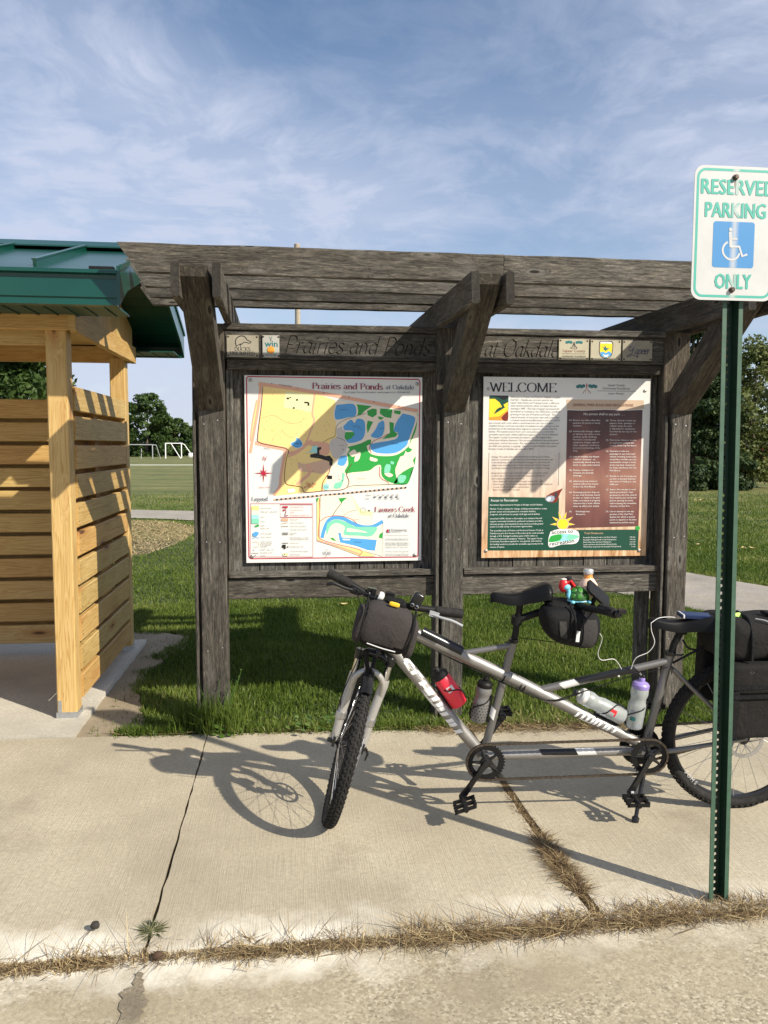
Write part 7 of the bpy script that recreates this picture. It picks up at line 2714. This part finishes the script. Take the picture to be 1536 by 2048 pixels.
t, p0, ax_, L = bottle('water_bottle', 'red bottle with black cap in the cage on the down tube', 'red', 'red_bottle', 'black_matte', 0.037, False)
bottle_mark(t, p0, ax_, .037, L * .42, L * .56, -0.2, 0.6, 'white_plastic', 'label_patch')
bottle_mark(t, p0, ax_, .0372, L * .45, L * .53, -0.1, 0.3, 'toy_red')
t, p0, ax_, L = bottle('water_bottle', 'smoky grey speckled bottle on the front seat tube', 'smoke', 'smoke_bottle', 'black_matte', 0.034, True)
sp = MB()
u = (BN - ax_ * BN.dot(ax_)).normalized()
w = ax_.cross(u)
for i in range(6):
    for j in range(7):
        a = -1.2 + j * .4 + .2 * (i % 2)
        d = u * math.cos(a) + w * math.sin(a)
        c = p0 + ax_ * (L * (.08 + .07 * i)) + d * .0346
        sp.lathe([(0.0026, 0), (0.002, .0006)], c, d, 6)
obj('speckles', sp, MATS['black_matte'], t, smooth=False, kind='stuff')
t, p0, ax_, L = bottle('water_bottle', 'clear bottle lying along the rear frame tube with dark spout', 'lying', 'clear_bottle', 'white_plastic', 0.036, True)
obj('spout', MB().lathe([(0.014, 0), (0.015, .012), (0.010, .016)], p0 + ax_ * (L * .82 + .040), ax_, 16), MATS['black_gloss'], t)
bottle_mark(t, p0, ax_, .036, L * .22, L * .34, -0.3, 0.5, 'toy_red')
bottle_mark(t, p0, ax_, .0362, L * .25, L * .38, -0.6, 0.1, 'grey_metal')
t, p0, ax_, L = bottle('water_bottle', 'clear bottle with lilac cap on the rear seat tube', 'lilac', 'clear_bottle', 'lilac_cap', 0.037, True)
obj('spout', MB().lathe([(0.010, 0), (0.011, .010), (0.007, .014)], p0 + ax_ * (L * .82 + .044), ax_, 16), MATS['black_gloss'], t)
bottle_mark(t, p0, ax_, .037, L * .18, L * .26, -0.9, -0.3, 'ink_dteal')
bottle_mark(t, p0, ax_, .037, L * .30, L * .40, -1.0, -0.5, 'grey_metal')

# ---- handlebar bag
bc = fk(772, 1254, 0.155)
bu = (HAX - AX * .02).normalized()
bx = (AX * .985 + HAX * -.0).normalized()
bag = thing('handlebar_bag', 'heather grey and black bag strapped to the front handlebar', 'bag', bc - bu * .1)


def bagwarp(x, y, z):
    k = 1 - 0.10 * max(0, -z) - .05 * max(0, z)
    return x * k + .02 * math.sin(4 * z), y * (1 - .12 * abs(z)) + .04 * math.sin(3 * x), z + .05 * math.cos(2.2 * x) - .03 * y


obj('body', MB().sbox(bc, bx * .115, FD * .075, bu * .092, .55, .58, 40, 22, fn=bagwarp), MATS['bag_black'], bag, sharp=3)
obj('front_panel', MB().sbox(bc + FD * .003, bx * .1155, FD * .076, bu * .092, .55, .58, 56, 30, fn=bagwarp, keep=lambda x, y, z: abs(x) < .80 and y > -.25 and z > -.62 + (0.35 * max(0, x - .3))), MATS['bag_grey'], bag, sharp=3)
obj('side_pocket', MB().sbox(bc - bx * .104 - bu * .01, bx * .022, FD * .060, bu * .072, .6, .6, 24, 12), MATS['bag_grey'], bag, sharp=3)
obj('side_pocket', MB().sbox(bc + bx * .104 - bu * .022 - FD * .01, bx * .024, FD * .060, bu * .076, .6, .6, 24, 12), MATS['bag_grey'], bag, sharp=3)
for s in (-1, 1):
    pts = [bc + bx * .097 * s + FD * (.082 * math.cos(a)) * .98 + bu * (.098 * math.sin(a)) for a in [(-1.25 + .25 * q) for q in range(12)]]
    obj('strap', MB().tube(pts, [0.0045] * 12, 6), MATS['black_matte'], bag)
obj('reflective_strip', MB().tube(spline([bc - bx * .062 + FD * .081 - bu * .058, bc - bx * .0 + FD * .084 - bu * .062, bc + bx * .052 + FD * .081 - bu * .063], 4), 0.0022, 6), MATS['reflect'], bag)
flap = MB().sbox(bc + bu * .098 + bx * .015 - FD * .03, bx * .042, FD * .045, bu * .014, .5, .5, 24, 10)
obj('flap', flap, MATS['bag_black'], bag)
obj('pull_tab', MB().sbox(fk(789, 1209, .195), bx * .021, FD * .006, bu * .0085, .5, .6, 18, 8), MATS['yellow_tab'], bag)
obj('hanging_strap', MB().tube(spline([fk(734, 1300, .14), fk(733, 1318, .13), fk(736, 1342, .10)], 4), 0.009, 8), MATS['bag_black'], bag)

# ---- stoker bag under the rear bar
sc_ = bk(1139, 1250, 0.06)
sf = BF
sbag = thing('stoker_bag', 'black and slate rounded bag hanging below the stoker handlebar', 'bag', sc_ - ZU * .08)


def swarp(x, y, z):
    k = 1 - .22 * max(0, -z) ** 1.5
    return x * k - .10 * z, y * k, z - .16 * x * (z < 0) * abs(z)


ux = (V((1, 0, 0)) * .97 + V((0, .1, -.12))).normalized()
uz = V((.10, 0, 1)).normalized()
obj('body', MB().sbox(sc_, ux * .128, BN * .085, uz * .078, .5, .55, 40, 20, fn=swarp), MATS['bag_black'], sbag, sharp=3)
obj('side_panel', MB().sbox(sc_ + BN * .002, ux * .1285, BN * .086, uz * .078, .5, .55, 60, 30, fn=swarp, keep=lambda x, y, z: y > .55 and .30 < x < .78 and -.85 < z < .6), MATS['bag_slate'], sbag, sharp=3)
obj('side_panel', MB().sbox(sc_ + BN * .002, ux * .1285, BN * .086, uz * .078, .5, .55, 60, 30, fn=swarp, keep=lambda x, y, z: y > .55 and -.10 < x < .12 and -.9 < z < .35), MATS['bag_slate'], sbag, sharp=3)
obj('side_panel', MB().sbox(sc_ + BN * .002, ux * .1285, BN * .086, uz * .078, .5, .55, 60, 30, fn=swarp, keep=lambda x, y, z: y > .55 and -.50 < x < -.24 and -.5 < z < .45), MATS['bag_slate'], sbag, sharp=3)
obj('reflective_tab', MB().obox(bk(1156, 1273, .150), ux * .0075, BN * .001, uz * .022), MATS['reflect'], sbag, smooth=False)
obj('strap', MB().tube(spline([bk(1140, 1208, .10), bk(1150, 1235, .155), bk(1152, 1262, .158), bk(1146, 1285, .13)], 5), 0.004, 6), MATS['black_matte'], sbag)
obj('strap', MB().tube(spline([bk(1186, 1212, .12), bk(1182, 1228, .16), bk(1166, 1246, .165), bk(1160, 1262, .16)], 5), 0.0028, 6), MATS['black_matte'], sbag)
obj('top_cover', MB().sbox(bk(1128, 1208, .02), ux * .085, BN * .07, uz * .016, .5, .5, 28, 10), MATS['bag_black'], sbag, sharp=3)

# ---- toys and drink on the stoker bag
tc_ = bk(1157, 1195, 0.05)
tur = thing('turtle_toy', 'small toy turtle with green shell and pale blue body on the stoker bag', 'toy', tc_ - ZU * .02)
obj('body', MB().sbox(tc_ - ZU * .012, V((.046, 0, 0)), V((0, .032, 0)), V((0, 0, .008)), .8, .8, 24, 10), MATS['toy_blue'], tur)
shell = MB()
shell.sbox(tc_ - ZU * .006, V((.044, 0, 0)), V((0, .036, 0)), V((0, 0, .050)), 1.0, 1.0, 32, 16, keep=lambda x, y, z: z > -.05)
sh = obj('shell', shell, MATS['toy_line'], tur)
for r_, n_s, z_, s_ in ((0.0, 1, 1.0, .014), (0.62, 6, .78, .013), (0.93, 9, .34, .012)):
    for k in range(n_s):
        a = 2 * math.pi * (k + .5) / n_s
        x, y = r_ * math.cos(a), r_ * math.sin(a)
        c = tc_ - ZU * .006 + V((x * .0435, y * .0356, z_ * .0495))
        nrm = V((x / .044, y / .036, z_ / .050)).normalized()
        a1, b1 = frame_of(nrm)
        obj('scute', MB().sbox(c, a1 * s_ * .78, b1 * s_ * .78, nrm * .0022, .7, .6, 12, 6), MATS['toy_green'], sh)
obj('neck', MB().tube(spline([tc_ + V((-.030, -.004, -.008)), tc_ + V((-.044, -.006, .006)), tc_ + V((-.044, -.006, .026)), tc_ + V((-.050, -.008, .040))], 4), 0.0085, 12), MATS['toy_blue'], tur)
hd_ = obj('head', MB().sbox(tc_ + V((-.053, -.008, .045)), V((.015, 0, 0)), V((0, .012, 0)), V((0, 0, .012)), .9, .9, 20, 12), MATS['toy_blue'], tur)
obj('helmet', MB().sbox(tc_ + V((-.062, .004, .050)), V((.020, 0, 0)), V((0, .019, 0)), V((0, 0, .028)), .9, .9, 24, 14, keep=lambda x, y, z: x < .55), MATS['toy_red'], hd_)
obj('helmet_crest', MB().sbox(tc_ + V((-.063, .002, .076)), V((.012, 0, 0)), V((0, .009, 0)), V((0, 0, .004)), .8, .8, 16, 8), MATS['reflect'], hd_)
for dx, dy in ((-.034, -.028), (.036, -.026)):
    obj('foot', MB().sbox(tc_ + V((dx, dy, -.014)), V((.009, 0, 0)), V((0, .009, 0)), V((0, 0, .007)), .9, .9, 14, 8), MATS['toy_blue'], tur)
hc_ = bk(1143, 1166, 0.0)
horn = thing('toy_horn', 'small red toy handle behind the turtle toy', 'toy', hc_ - ZU * .03)
obj('handle', MB().tube([hc_ + V((-.006, 0, .010)), hc_ + V((.012, 0, -.014))], 0.0075, 12), MATS['toy_red'], horn)
obj('bracket', MB().tube(spline([hc_ + V((-.020, 0, -.008)), hc_ + V((-.012, 0, .006)), hc_ + V((-.004, .004, -.02)), hc_ + V((.0, .004, -.05))], 4), 0.0045, 8), MATS['toy_red'], horn)

jb = bk(1176, 1178, -0.02)
jt = thing('juice_bottle', 'orange juice bottle with peach label and silver cap on the stoker bag', 'bottle', jb)
obj('label', MB().lathe([(0.034, -.03), (0.040, -.01), (0.041, .006), (0.038, .020), (0.028, .036), (0.021, .046)], jb, ZU, 28), MATS['juice_label'], jt)
obj('neck', MB().lathe([(0.021, .046), (0.0175, .052), (0.0165, .066)], jb, ZU, 24), MATS['juice'], jt)
obj('cap', MB().lathe([(0.020, .064), (0.0205, .068), (0.0205, .080), (0.018, .084)], jb, ZU, 24), MATS['silver_cap'], jt)
lt = MB()
for k, (w_, z_) in enumerate(((.018, .012), (.018, .006), (.014, 0.0))):
    lt.obox(jb + V((-.004, -.0405, z_)), V((w_ * .5, 0, 0)), V((0, .0008, 0)), V((0, 0, .0012)))
obj('label_print', lt, MATS['ink_brown'], jt, smooth=False)

pc_ = bk(1196, 1188, 0.06)
ph = thing('phone', 'black phone tilted on its mount above the stoker bar', 'phone', pc_ - ZU * .04)
pa = (bk(1214, 1206, .06) - bk(1172, 1168, .06)).normalized()
pn = V((.45, -.55, .70))
pn = (pn - pa * pn.dot(pa)).normalized()
pb_ = pa.cross(pn)
obj('case', MB().sbox(pc_, pa * .060, pb_ * .040, pn * .0075, .25, .3, 36, 10), MATS['black_matte'], ph, sharp=.8)
obj('screen', MB().obox(pc_ + pn * .0077, pa * .054, pb_ * .035, pn * .0006), MATS['black_matte'], ph, smooth=False)
obj('mount', MB().tube([pc_ - pn * .006, pc_ - pn * .03 - ZU * .02, bk(1186, 1212, .06)], 0.010, 10), MATS['black_matte'], ph)

# ---- charging cable
cb = [bk(1196, 1262, .10), bk(1204, 1278, .08), bk(1196, 1306, .07), bk(1203, 1320, .06), bk(1226, 1318, .05), bk(1236, 1326, .03), bk(1243, 1338, .02)]
cb2 = [bk(1262, 1338, .02), bk(1272, 1316, .03), bk(1297, 1304, .03), bk(1309, 1285, .03), bk(1303, 1262, .02), bk(1302, 1246, .03)]
ct = thing('charging_cable', 'white charging cable looping from the stoker bag to the rear saddle', 'cable', cb[3])
obj('cable_run', MB().tube(spline(cb, 6), 0.0016, 8), MATS['white_plastic'], ct)
obj('cable_run', MB().tube(spline(cb2, 6), 0.0016, 8), MATS['white_plastic'], ct)
obj('cable_run', MB().tube(spline([bk(1302, 1246, .03), bk(1318, 1236, .02), bk(1340, 1234, .01), bk(1357, 1236, .0)], 6), 0.0015, 8), MATS['white_plastic'], ct)

pk = bk(1392, 1231, 0.0)
pbk = thing('power_bank', 'slim dark blue power bank resting on the rear saddle', 'power bank', pk)
pdir = (bk(1428, 1234) - bk(1356, 1230)).normalized()
obj('case', MB().sbox(pk, pdir * .074, BN * .034, BU * .0085, .25, .3, 32, 10), MATS['bank_blue'], pbk, sharp=.8)
for s in (-1, 1):
    obj('end_band', MB().sbox(pk + pdir * .064 * s, pdir * .004, BN * .0344, BU * .0088, .3, .3, 20, 8), MATS['reflect'], pbk)

# ---- rear bags
rb = bk(1480, 1268, 0.02)
tb = thing('rack_bag', 'soft black bag strapped on top of the rear rack', 'bag', rb - ZU * .08)


def rwarp(x, y, z):
    return x, y * (1 - .05 * x), z * (1 - .10 * math.sin(3 * x + 1)) + .07 * math.sin(5 * x) * (z > 0)


rbx = bk(1508, 1268, 0.02)
obj('body', MB().sbox(rbx, V((.205, 0, 0)), V((0, .145, 0)), V((0, 0, .088)), .5, .45, 48, 22, fn=rwarp), MATS['pannier_cloth'], tb, sharp=3)
obj('strap', MB().tube(spline([rbx + V((-.10, -.150, -.07)), rbx + V((-.10, -.148, .03)), rbx + V((-.09, -.10, .085)), rbx + V((-.08, 0, .096))], 5), 0.008, 6), MATS['bag_black'], tb)
obj('strap', MB().tube(spline([rbx + V((.05, -.150, -.06)), rbx + V((.05, -.146, .02)), rbx + V((.04, -.10, .082)), rbx + V((.03, 0, .094))], 5), 0.008, 6), MATS['bag_black'], tb)
obj('pocket', MB().sbox(rbx + V((.03, -.138, -.022)), V((.055, 0, 0)), V((0, .016, 0)), V((0, 0, .034)), .4, .4, 24, 10), MATS['pannier_cloth'], tb, sharp=3)
obj('buckle', MB().obox(rbx + V((.05, -.158, -.02)), V((.014, 0, 0)), V((0, .005, 0)), V((0, 0, .018))), MATS['black_gloss'], tb, smooth=False)
obj('elastic_cord', MB().tube(spline([rbx + V((-.06, -.10, .088)), rbx + V((-.02, -.125, .080)), rbx + V((.02, -.14, .04)), rbx + V((.03, -.15, .0))], 5), 0.0028, 6), MATS['grey_metal'], tb)

pn_c = bk(1512, 1392, 0.135)
pan = thing('pannier', 'large black fabric pannier hanging beside the rear wheel', 'bag', pn_c - ZU * .15)


def pwarp(x, y, z):
    return x * (1 + .06 * z) - .02 * (z < -.5), y * (1 - .10 * z) + .05 * math.sin(4 * z), z


pmid = V((pn_c.x + .03, pn_c.y, pn_c.z - .006))
obj('body', MB().sbox(pmid, V((.172, 0, 0)), BN * .058, BU * .152, .22, .25, 44, 22, fn=pwarp), MATS['pannier_cloth'], pan, sharp=3)
obj('flap', MB().sbox(pmid + BU * .098 + BN * .012, V((.176, 0, 0)), BN * .056, BU * .062, .3, .3, 40, 14), MATS['pannier_cloth'], pan, sharp=3)
obj('band', MB().obox(pmid + BU * .070 + BN * .0685, V((.165, 0, 0)), BN * .0015, BU * .0085), MATS['bag_black'], pan, smooth=False)
obj('band', MB().obox(pmid + BU * .030 + BN * .0665, V((.165, 0, 0)), BN * .0025, BU * .0075), MATS['bag_black'], pan, smooth=False)
obj('side_gusset', MB().obox(pmid - V((.158, 0, 0)) - BU * .045 + BN * .012, V((.022, 0, 0)), BN * .052, BU * .098), MATS['bag_black'], pan, smooth=False)
dc = onp(1505, 1343, pmid + BN * .073, BN)
obj('ring', MB().tube([dc + V((.009 * math.cos(a), 0, 0)) + BU * .008 * math.sin(a) for a in [math.pi * (1 + q / 8) for q in range(9)]], 0.0016, 8), MATS['chrome'], pan)
# front end of the far pannier, seen past the post
fp_c = bk(1425, 1330, -0.10)
fpan = thing('pannier', 'black pannier on the far side of the rear wheel behind the sign post', 'bag', fp_c - ZU * .15)
fpm = V((fp_c.x + .10, fp_c.y, fp_c.z + .0))
obj('body', MB().sbox(fpm, V((.165, 0, 0)), BN * .055, BU * .15, .25, .3, 40, 20), MATS['bag_black'], fpan, sharp=3)
tri = [bk(1372, 1292, -.02), bk(1404, 1298, -.02), bk(1408, 1312, -.02), bk(1388, 1312, -.02), bk(1368, 1326, -.02)]
obj('hook_plate', MB().tube(spline([bk(1366, 1280, -.03), bk(1378, 1297, -.03), bk(1406, 1300, -.03)], 4), 0.0045, 8), MATS['bag_slate'], fpan)

lm = onp(1484, 1240, rbx + V((0, -.09, 0)), V((0, -1, 0)))
lime = thing('folded_map', 'bright green folded leaflet tucked under the rack bag cord', 'leaflet', lm)
lp = [(1463, 1228), (1478, 1226), (1500, 1240), (1472, 1248), (1466, 1252)]
zz = 0.0
mb = MB().prism([onp(x, y, rbx + V((0, -.115, 0)), V((0, -.8, .6))) for x, y in lp], V((0, -.001, .003)))
obj('sheet', mb, MATS['lime'], lime, smooth=False)
lp2 = [(1464, 1236), (1474, 1238), (1470, 1246), (1464, 1244)]
obj('printed_patch', MB().prism([onp(x, y, rbx + V((0, -.118, .004)), V((0, -.8, .6))) for x, y in lp2], V((0, -.0006, .002))), MATS['ink_dteal'], lime, smooth=False)


# ------------------------------------------------------------------ background
def leaf_cloud(name, centers, radii, n, size, m, seed, parent, squash=1.0):
    """leaf-sized faces gathered round clump centres"""
    g = np.random.default_rng(seed)
    C = np.array(centers)
    R = np.array(radii)
    w = R ** 2.0
    own = g.choice(len(C), n, p=w / w.sum())
    d = g.normal(0, 1, (n, 3))
    d /= np.linalg.norm(d, axis=1)[:, None]
    rad = R[own] * g.uniform(0.25, 1.0, n) ** 0.45
    p = C[own] + d * rad[:, None] * np.array([1, 1, squash])
    nrm = d * 0.6 + g.normal(0, 0.6, (n, 3)) + np.array([0, 0, 0.35])
    nrm /= np.linalg.norm(nrm, axis=1)[:, None]
    h = g.normal(0, 1, (n, 3))
    a = np.cross(nrm, h)
    a /= np.linalg.norm(a, axis=1)[:, None]
    b = np.cross(nrm, a)
    s = size * g.uniform(0.55, 1.25, n)[:, None]
    vs = np.stack([p - a * s, p + b * s * 0.55, p + a * s, p - b * s * 0.55], 1).reshape(-1, 3)
    f = np.arange(n * 4).reshape(n, 4)
    cl = g.uniform(0, 1, len(C))
    r = np.repeat((g.uniform(0, 1, n) * 0.7 + cl[own] * 0.3), 4)
    return np_mesh(name, vs, f, MATS[m], r, parent)


def tree(label, base, h, cr, n, leaf, m, seed, crown0=0.22, clumps=70, shape='round', group=None, tr=None):
    g = random.Random(seed)
    t = thing('tree', label, 'tree', base, group)
    b0 = V(base)
    cs, rs = [], []
    for k in range(clumps):
        f = g.random() ** (1.6 if shape == 'cone' else 1.0)
        z = h * (crown0 + (1 - crown0) * f)
        if shape == 'cone':
            rr_ = cr * (1 - f) ** 0.85 + 0.06 * cr
        else:
            u = (f - 0.42) / 0.58 if f > .42 else (f - .42) / .46
            rr_ = cr * math.sqrt(max(0.04, 1 - u * u))
        a = g.uniform(0, 6.283)
        q = rr_ * (0.35 + 0.65 * g.random() ** 0.5) * g.uniform(.8, 1.12)
        cs.append((b0.x + math.cos(a) * q, b0.y + math.sin(a) * q, b0.z + z + g.uniform(-.03, .03) * h))
        rs.append(cr * (0.16 + 0.15 * g.random()) * (1.0 if shape != 'cone' else 0.9))
    leaf_cloud('crown', cs, rs, n, leaf, m, seed, t, 0.75 if shape != 'cone' else 0.6)
    tr = tr or h * 0.022
    mb = MB()
    tops = []
    tk = [b0 + V((0, 0, -0.1)), b0 + V((g.uniform(-.02, .02) * h, 0, h * .25)), b0 + V((g.uniform(-.03, .03) * h, 0, h * .6)), b0 + V((0, 0, h * .9))]
    mb.tube(spline(tk, 4), [tr * (1 - .88 * i / 12) for i in range(13)], 9)
    for k in range(14):
        c = V(cs[g.randrange(len(cs))])
        s = b0 + V((0, 0, (c.z - b0.z) * g.uniform(.45, .75)))
        mb.tube(spline([s, s.lerp(c, .5) + V((0, 0, .03 * h)), c], 4), [tr * .32 * (1 - .85 * i / 8) for i in range(9)], 6)
    obj('trunk', mb, MATS['bark'], t)
    return t


GZ = -0.045
# far side of the field, left
fr = 'trees along the far edge of the field'
for i, (px, py_top, Y, wpx, m, sh, lab) in enumerate([
        (292, 790, 118, 92, 'leaf_dark', 'round', 'tall dark broadleaf tree standing behind the soccer goals'),
        (352, 840, 126, 66, 'leaf_dark', 'round', 'lower rounded tree beside the tallest tree behind the goals'),
        (384, 856, 134, 52, 'leaf_dark', 'round', 'dark tree behind the white goal, next to the kiosk post'),
        (244, 830, 122, 64, 'leaf_dark', 'round', 'broadleaf tree at the field edge behind the shed corner'),
        (318, 850, 140, 70, 'leaf_dark', 'round', 'small tree filling the gap between the taller field trees'),
        (180, 836, 126, 90, 'leaf_dark', 'round', 'field edge tree seen over the slatted shed wall')]):
    top = ony(px, py_top, Y)
    bx = top.x
    h = top.z - GZ
    cr = wpx / FPX * (Y - CAM.y) / 2 * 1.05
    tree(lab, (bx, Y, GZ), h, cr, 9000, 0.26, m, 100 + i, 0.03, 75, sh, fr)
# big tree behind the shed
top = ony(30, 640, 26)
tree('large leafy tree behind the shed, seen between roof and slats', (top.x - 2.2, 26, GZ), 7.2, 3.9, 30000, 0.13, 'leaf_dark', 120, 0.22, 110)
# right side trees
b = onz(1400, 977, GZ)
tree('dense dark spruce with branches to the ground behind the far kiosk post', (b.x - .3, b.y, GZ), 8.0, 2.1, 46000, 0.09, 'needle', 130, 0.0, 230, 'cone')
b2 = onz(1478, 985, GZ)
tree('open olive green tree beyond the sign post, beside the spruce', (b2.x + 2.3, b2.y + 3.0, GZ), 5.6, 2.1, 16000, 0.085, 'leaf_mid', 131, 0.06, 70)
b3 = onz(1560, 968, GZ)
tree('taller olive tree standing in front of the brick building', (b3.x + 3.6, b3.y + 3, GZ), 7.2, 2.6, 17000, 0.10, 'leaf_mid', 132, 0.34, 70)
top = ony(1440, 770, 30)
tree('small leafy tree filling in behind the spruce', (top.x, 31, GZ), 6.2, 2.2, 14000, 0.10, 'leaf_dark', 133, 0.0, 60)
for i, (px, Y, h) in enumerate([(1600, 70, 9), (1700, 75, 10)]):
    top = ony(px, 900, Y)
    tree(['distant tree beyond the brick building corner', 'distant broad tree past the brick building'][i], (top.x, Y, GZ), h, 4.5, 5000, 0.22, 'leaf_dark', 140 + i, 0.1, 50)

# brick building
bl = onz(1500, 952, GZ)
bld = thing('brick_building', 'low red brick building behind the trees beyond the lawn', 'building', (bl.x + 6, bl.y + 4, GZ))
bx0, by0 = bl.x - .2, bl.y + 3
obj('wall', MB().box((bx0, by0, GZ), (bx0 + 26, by0 + 10, 1.62)), MATS['brick_wall'], bld, smooth=False)
obj('roof', MB().prism([V((bx0 - .4, by0 - .5, 1.62)), V((bx0 - .4, by0 + 10.5, 1.62)), V((bx0 - .4, by0 + 5, 2.6))], V((26.8, 0, 0))), MATS['dark_roof'], bld, smooth=False)
for k in range(4):
    wv = obj('window', MB().box((bx0 + 6 + k * 5, by0 - .06, .55), (bx0 + 7.6 + k * 5, by0 + .05, 1.3)), MATS['white_metal'], bld, smooth=False)
    obj('pane', MB().box((bx0 + 6.1 + k * 5, by0 - .075, .65), (bx0 + 7.5 + k * 5, by0 - .062, 1.2)), MATS['dark_glass'], wv, smooth=False)
obj('apron', MB().box((bx0 - 2, by0 - 3.2, GZ - .02), (bx0 + 26, by0 - .01, GZ + .03)), MATS['path'], bld, smooth=False)
# green spring rider in front of it
gp = onz(1516, 952, GZ + .02)
gr = thing('spring_rider', 'green playground spring rider in front of the brick building', 'play equipment', (gp.x, gp.y, GZ))
obj('body', MB().sbox((gp.x, gp.y, .38), V((.42, 0, 0)), V((0, .16, 0)), V((0, 0, .13)), .8, .8, 20, 10), MATS['roof_green'], gr)
obj('head', MB().tube([V((gp.x - .30, gp.y, .42)), V((gp.x - .5, gp.y, .62)), V((gp.x - .62, gp.y, .60))], [.09, .08, .05], 10), MATS['roof_green'], gr)
obj('spring', MB().tube([V((gp.x + .09 * math.cos(k * .8), gp.y + .09 * math.sin(k * .8), GZ + .30 * k / 40)) for k in range(41)], .018, 6), MATS['grey_metal'], gr)

# soccer goals
def goal(label, xl, y, w, h, dep, m, r):
    t = thing('soccer_goal', label, 'goal', (xl + w / 2, y, GZ), 'soccer goals on the field')
    z0, z1 = GZ, h
    for s in (0, 1):
        x = xl + w * s
        obj('upright', MB().tube([V((x, y, z0)), V((x, y, z1))], r, 8), MATS[m], t)
        obj('back_stay', MB().tube([V((x + dep * .35, y + .6, z1)), V((x + dep, y + 1.6, z0))], r * .8, 8), MATS[m], t)
        obj('ground_bar', MB().tube([V((x, y, z0 + .06)), V((x + dep, y + 1.6, z0 + .06))], r * .8, 8), MATS[m], t)
        obj('top_bar', MB().tube([V((x, y, z1)), V((x + dep * .35, y + .6, z1))], r * .8, 8), MATS[m], t)
    obj('crossbar', MB().tube([V((xl, y, z1)), V((xl + w, y, z1))], r, 8), MATS[m], t)
    return t


g0 = onz(331, 917, GZ)
g1 = onz(356, 917.5, GZ)
sy = g0.y
hh = ony(331, 886.5, sy).z
t = thing('soccer_goal', 'white metal soccer goal seen side-on with sloping back stays', 'goal', (g0.x, sy, GZ), 'soccer goals on the field')
r_ = 0.055
xa, xb_, xc_ = ony(331, 900, sy).x, ony(356.5, 900, sy).x, ony(382, 900, sy).x
xt = ony(363, 900, sy).x
obj('upright', MB().tube([V((xa, sy, GZ)), V((xa, sy, hh))], r_ * 1.3, 8), MATS['white_metal'], t)
obj('upright', MB().tube([V((xb_, sy + 3, GZ)), V((xb_, sy + 3, hh))], r_ * 1.3, 8), MATS['white_metal'], t)
obj('crossbar', MB().tube([V((xa, sy, hh)), V((xb_, sy + 3, hh))], r_, 8), MATS['white_metal'], t)
obj('top_bar', MB().tube([V((xb_, sy + 3, hh)), V((xt, sy + 3, hh - .15))], r_, 8), MATS['white_metal'], t)
obj('back_stay', MB().tube([V((xt, sy + 3, hh - .15)), V((xc_, sy + 3, GZ))], r_, 8), MATS['white_metal'], t)
xd = ony(341, 900, sy).x
obj('back_stay', MB().tube([V((xd, sy + .4, hh)), V((ony(360, 900, sy).x, sy + .4, GZ))], r_, 8), MATS['white_metal'], t)
sy2 = 98
hh2 = ony(300, 889.5, sy2).z
t = thing('soccer_goal', 'grey metal soccer goal facing the shed wall', 'goal', (-20, sy2, GZ), 'soccer goals on the field')
xl_, xr_, xe_ = ony(236, 900, sy2).x, ony(305, 900, sy2).x, ony(317, 900, sy2).x
for x in (xl_, xr_):
    obj('upright', MB().tube([V((x, sy2, GZ)), V((x, sy2, hh2))], .06, 8), MATS['grey_metal'], t)
obj('crossbar', MB().tube([V((xl_, sy2, hh2)), V((xr_, sy2, hh2))], .06, 8), MATS['grey_metal'], t)
obj('top_bar', MB().tube([V((xr_, sy2, hh2)), V((ony(311, 900, sy2).x, sy2 + .6, hh2 - .05))], .05, 8), MATS['grey_metal'], t)
obj('back_stay', MB().tube([V((ony(311, 900, sy2).x, sy2 + .6, hh2 - .05)), V((xe_, sy2 + 1.4, GZ))], .05, 8), MATS['grey_metal'], t)
obj('back_stay', MB().tube([V((ony(280, 900, sy2).x, sy2 + 1, hh2 * .72)), V((ony(279, 900, sy2).x, sy2 + 1, GZ))], .05, 8), MATS['grey_metal'], t)
pp = ony(389, 914, 108)
obj('equipment_box', MB().sbox((pp.x, 108, GZ + .32), V((.85, 0, 0)), V((0, .5, 0)), V((0, 0, .36)), .4, .4, 16, 8), MATS['white_metal'], None, label='white box lying on the grass beside the white goal', category='box')

# utility pole behind the kiosk
pw = ony(594, 488, 34)
up = thing('utility_pole', 'pale wooden utility pole standing behind the kiosk canopy', 'pole', (pw.x, 34, GZ))
obj('shaft', MB().tube([V((pw.x + .05, 34, GZ)), V((pw.x + .02, 34, pw.z * .5)), V((pw.x, 34, pw.z))], [.16, .14, .115], 14), MATS['pole_wood'], up)
obj('cap', MB().lathe([(.135, -.30), (.14, -.28), (.14, -.02), (.09, .02)], V((pw.x, 34, pw.z)), ZU, 14), MATS['pole_wood'], up)
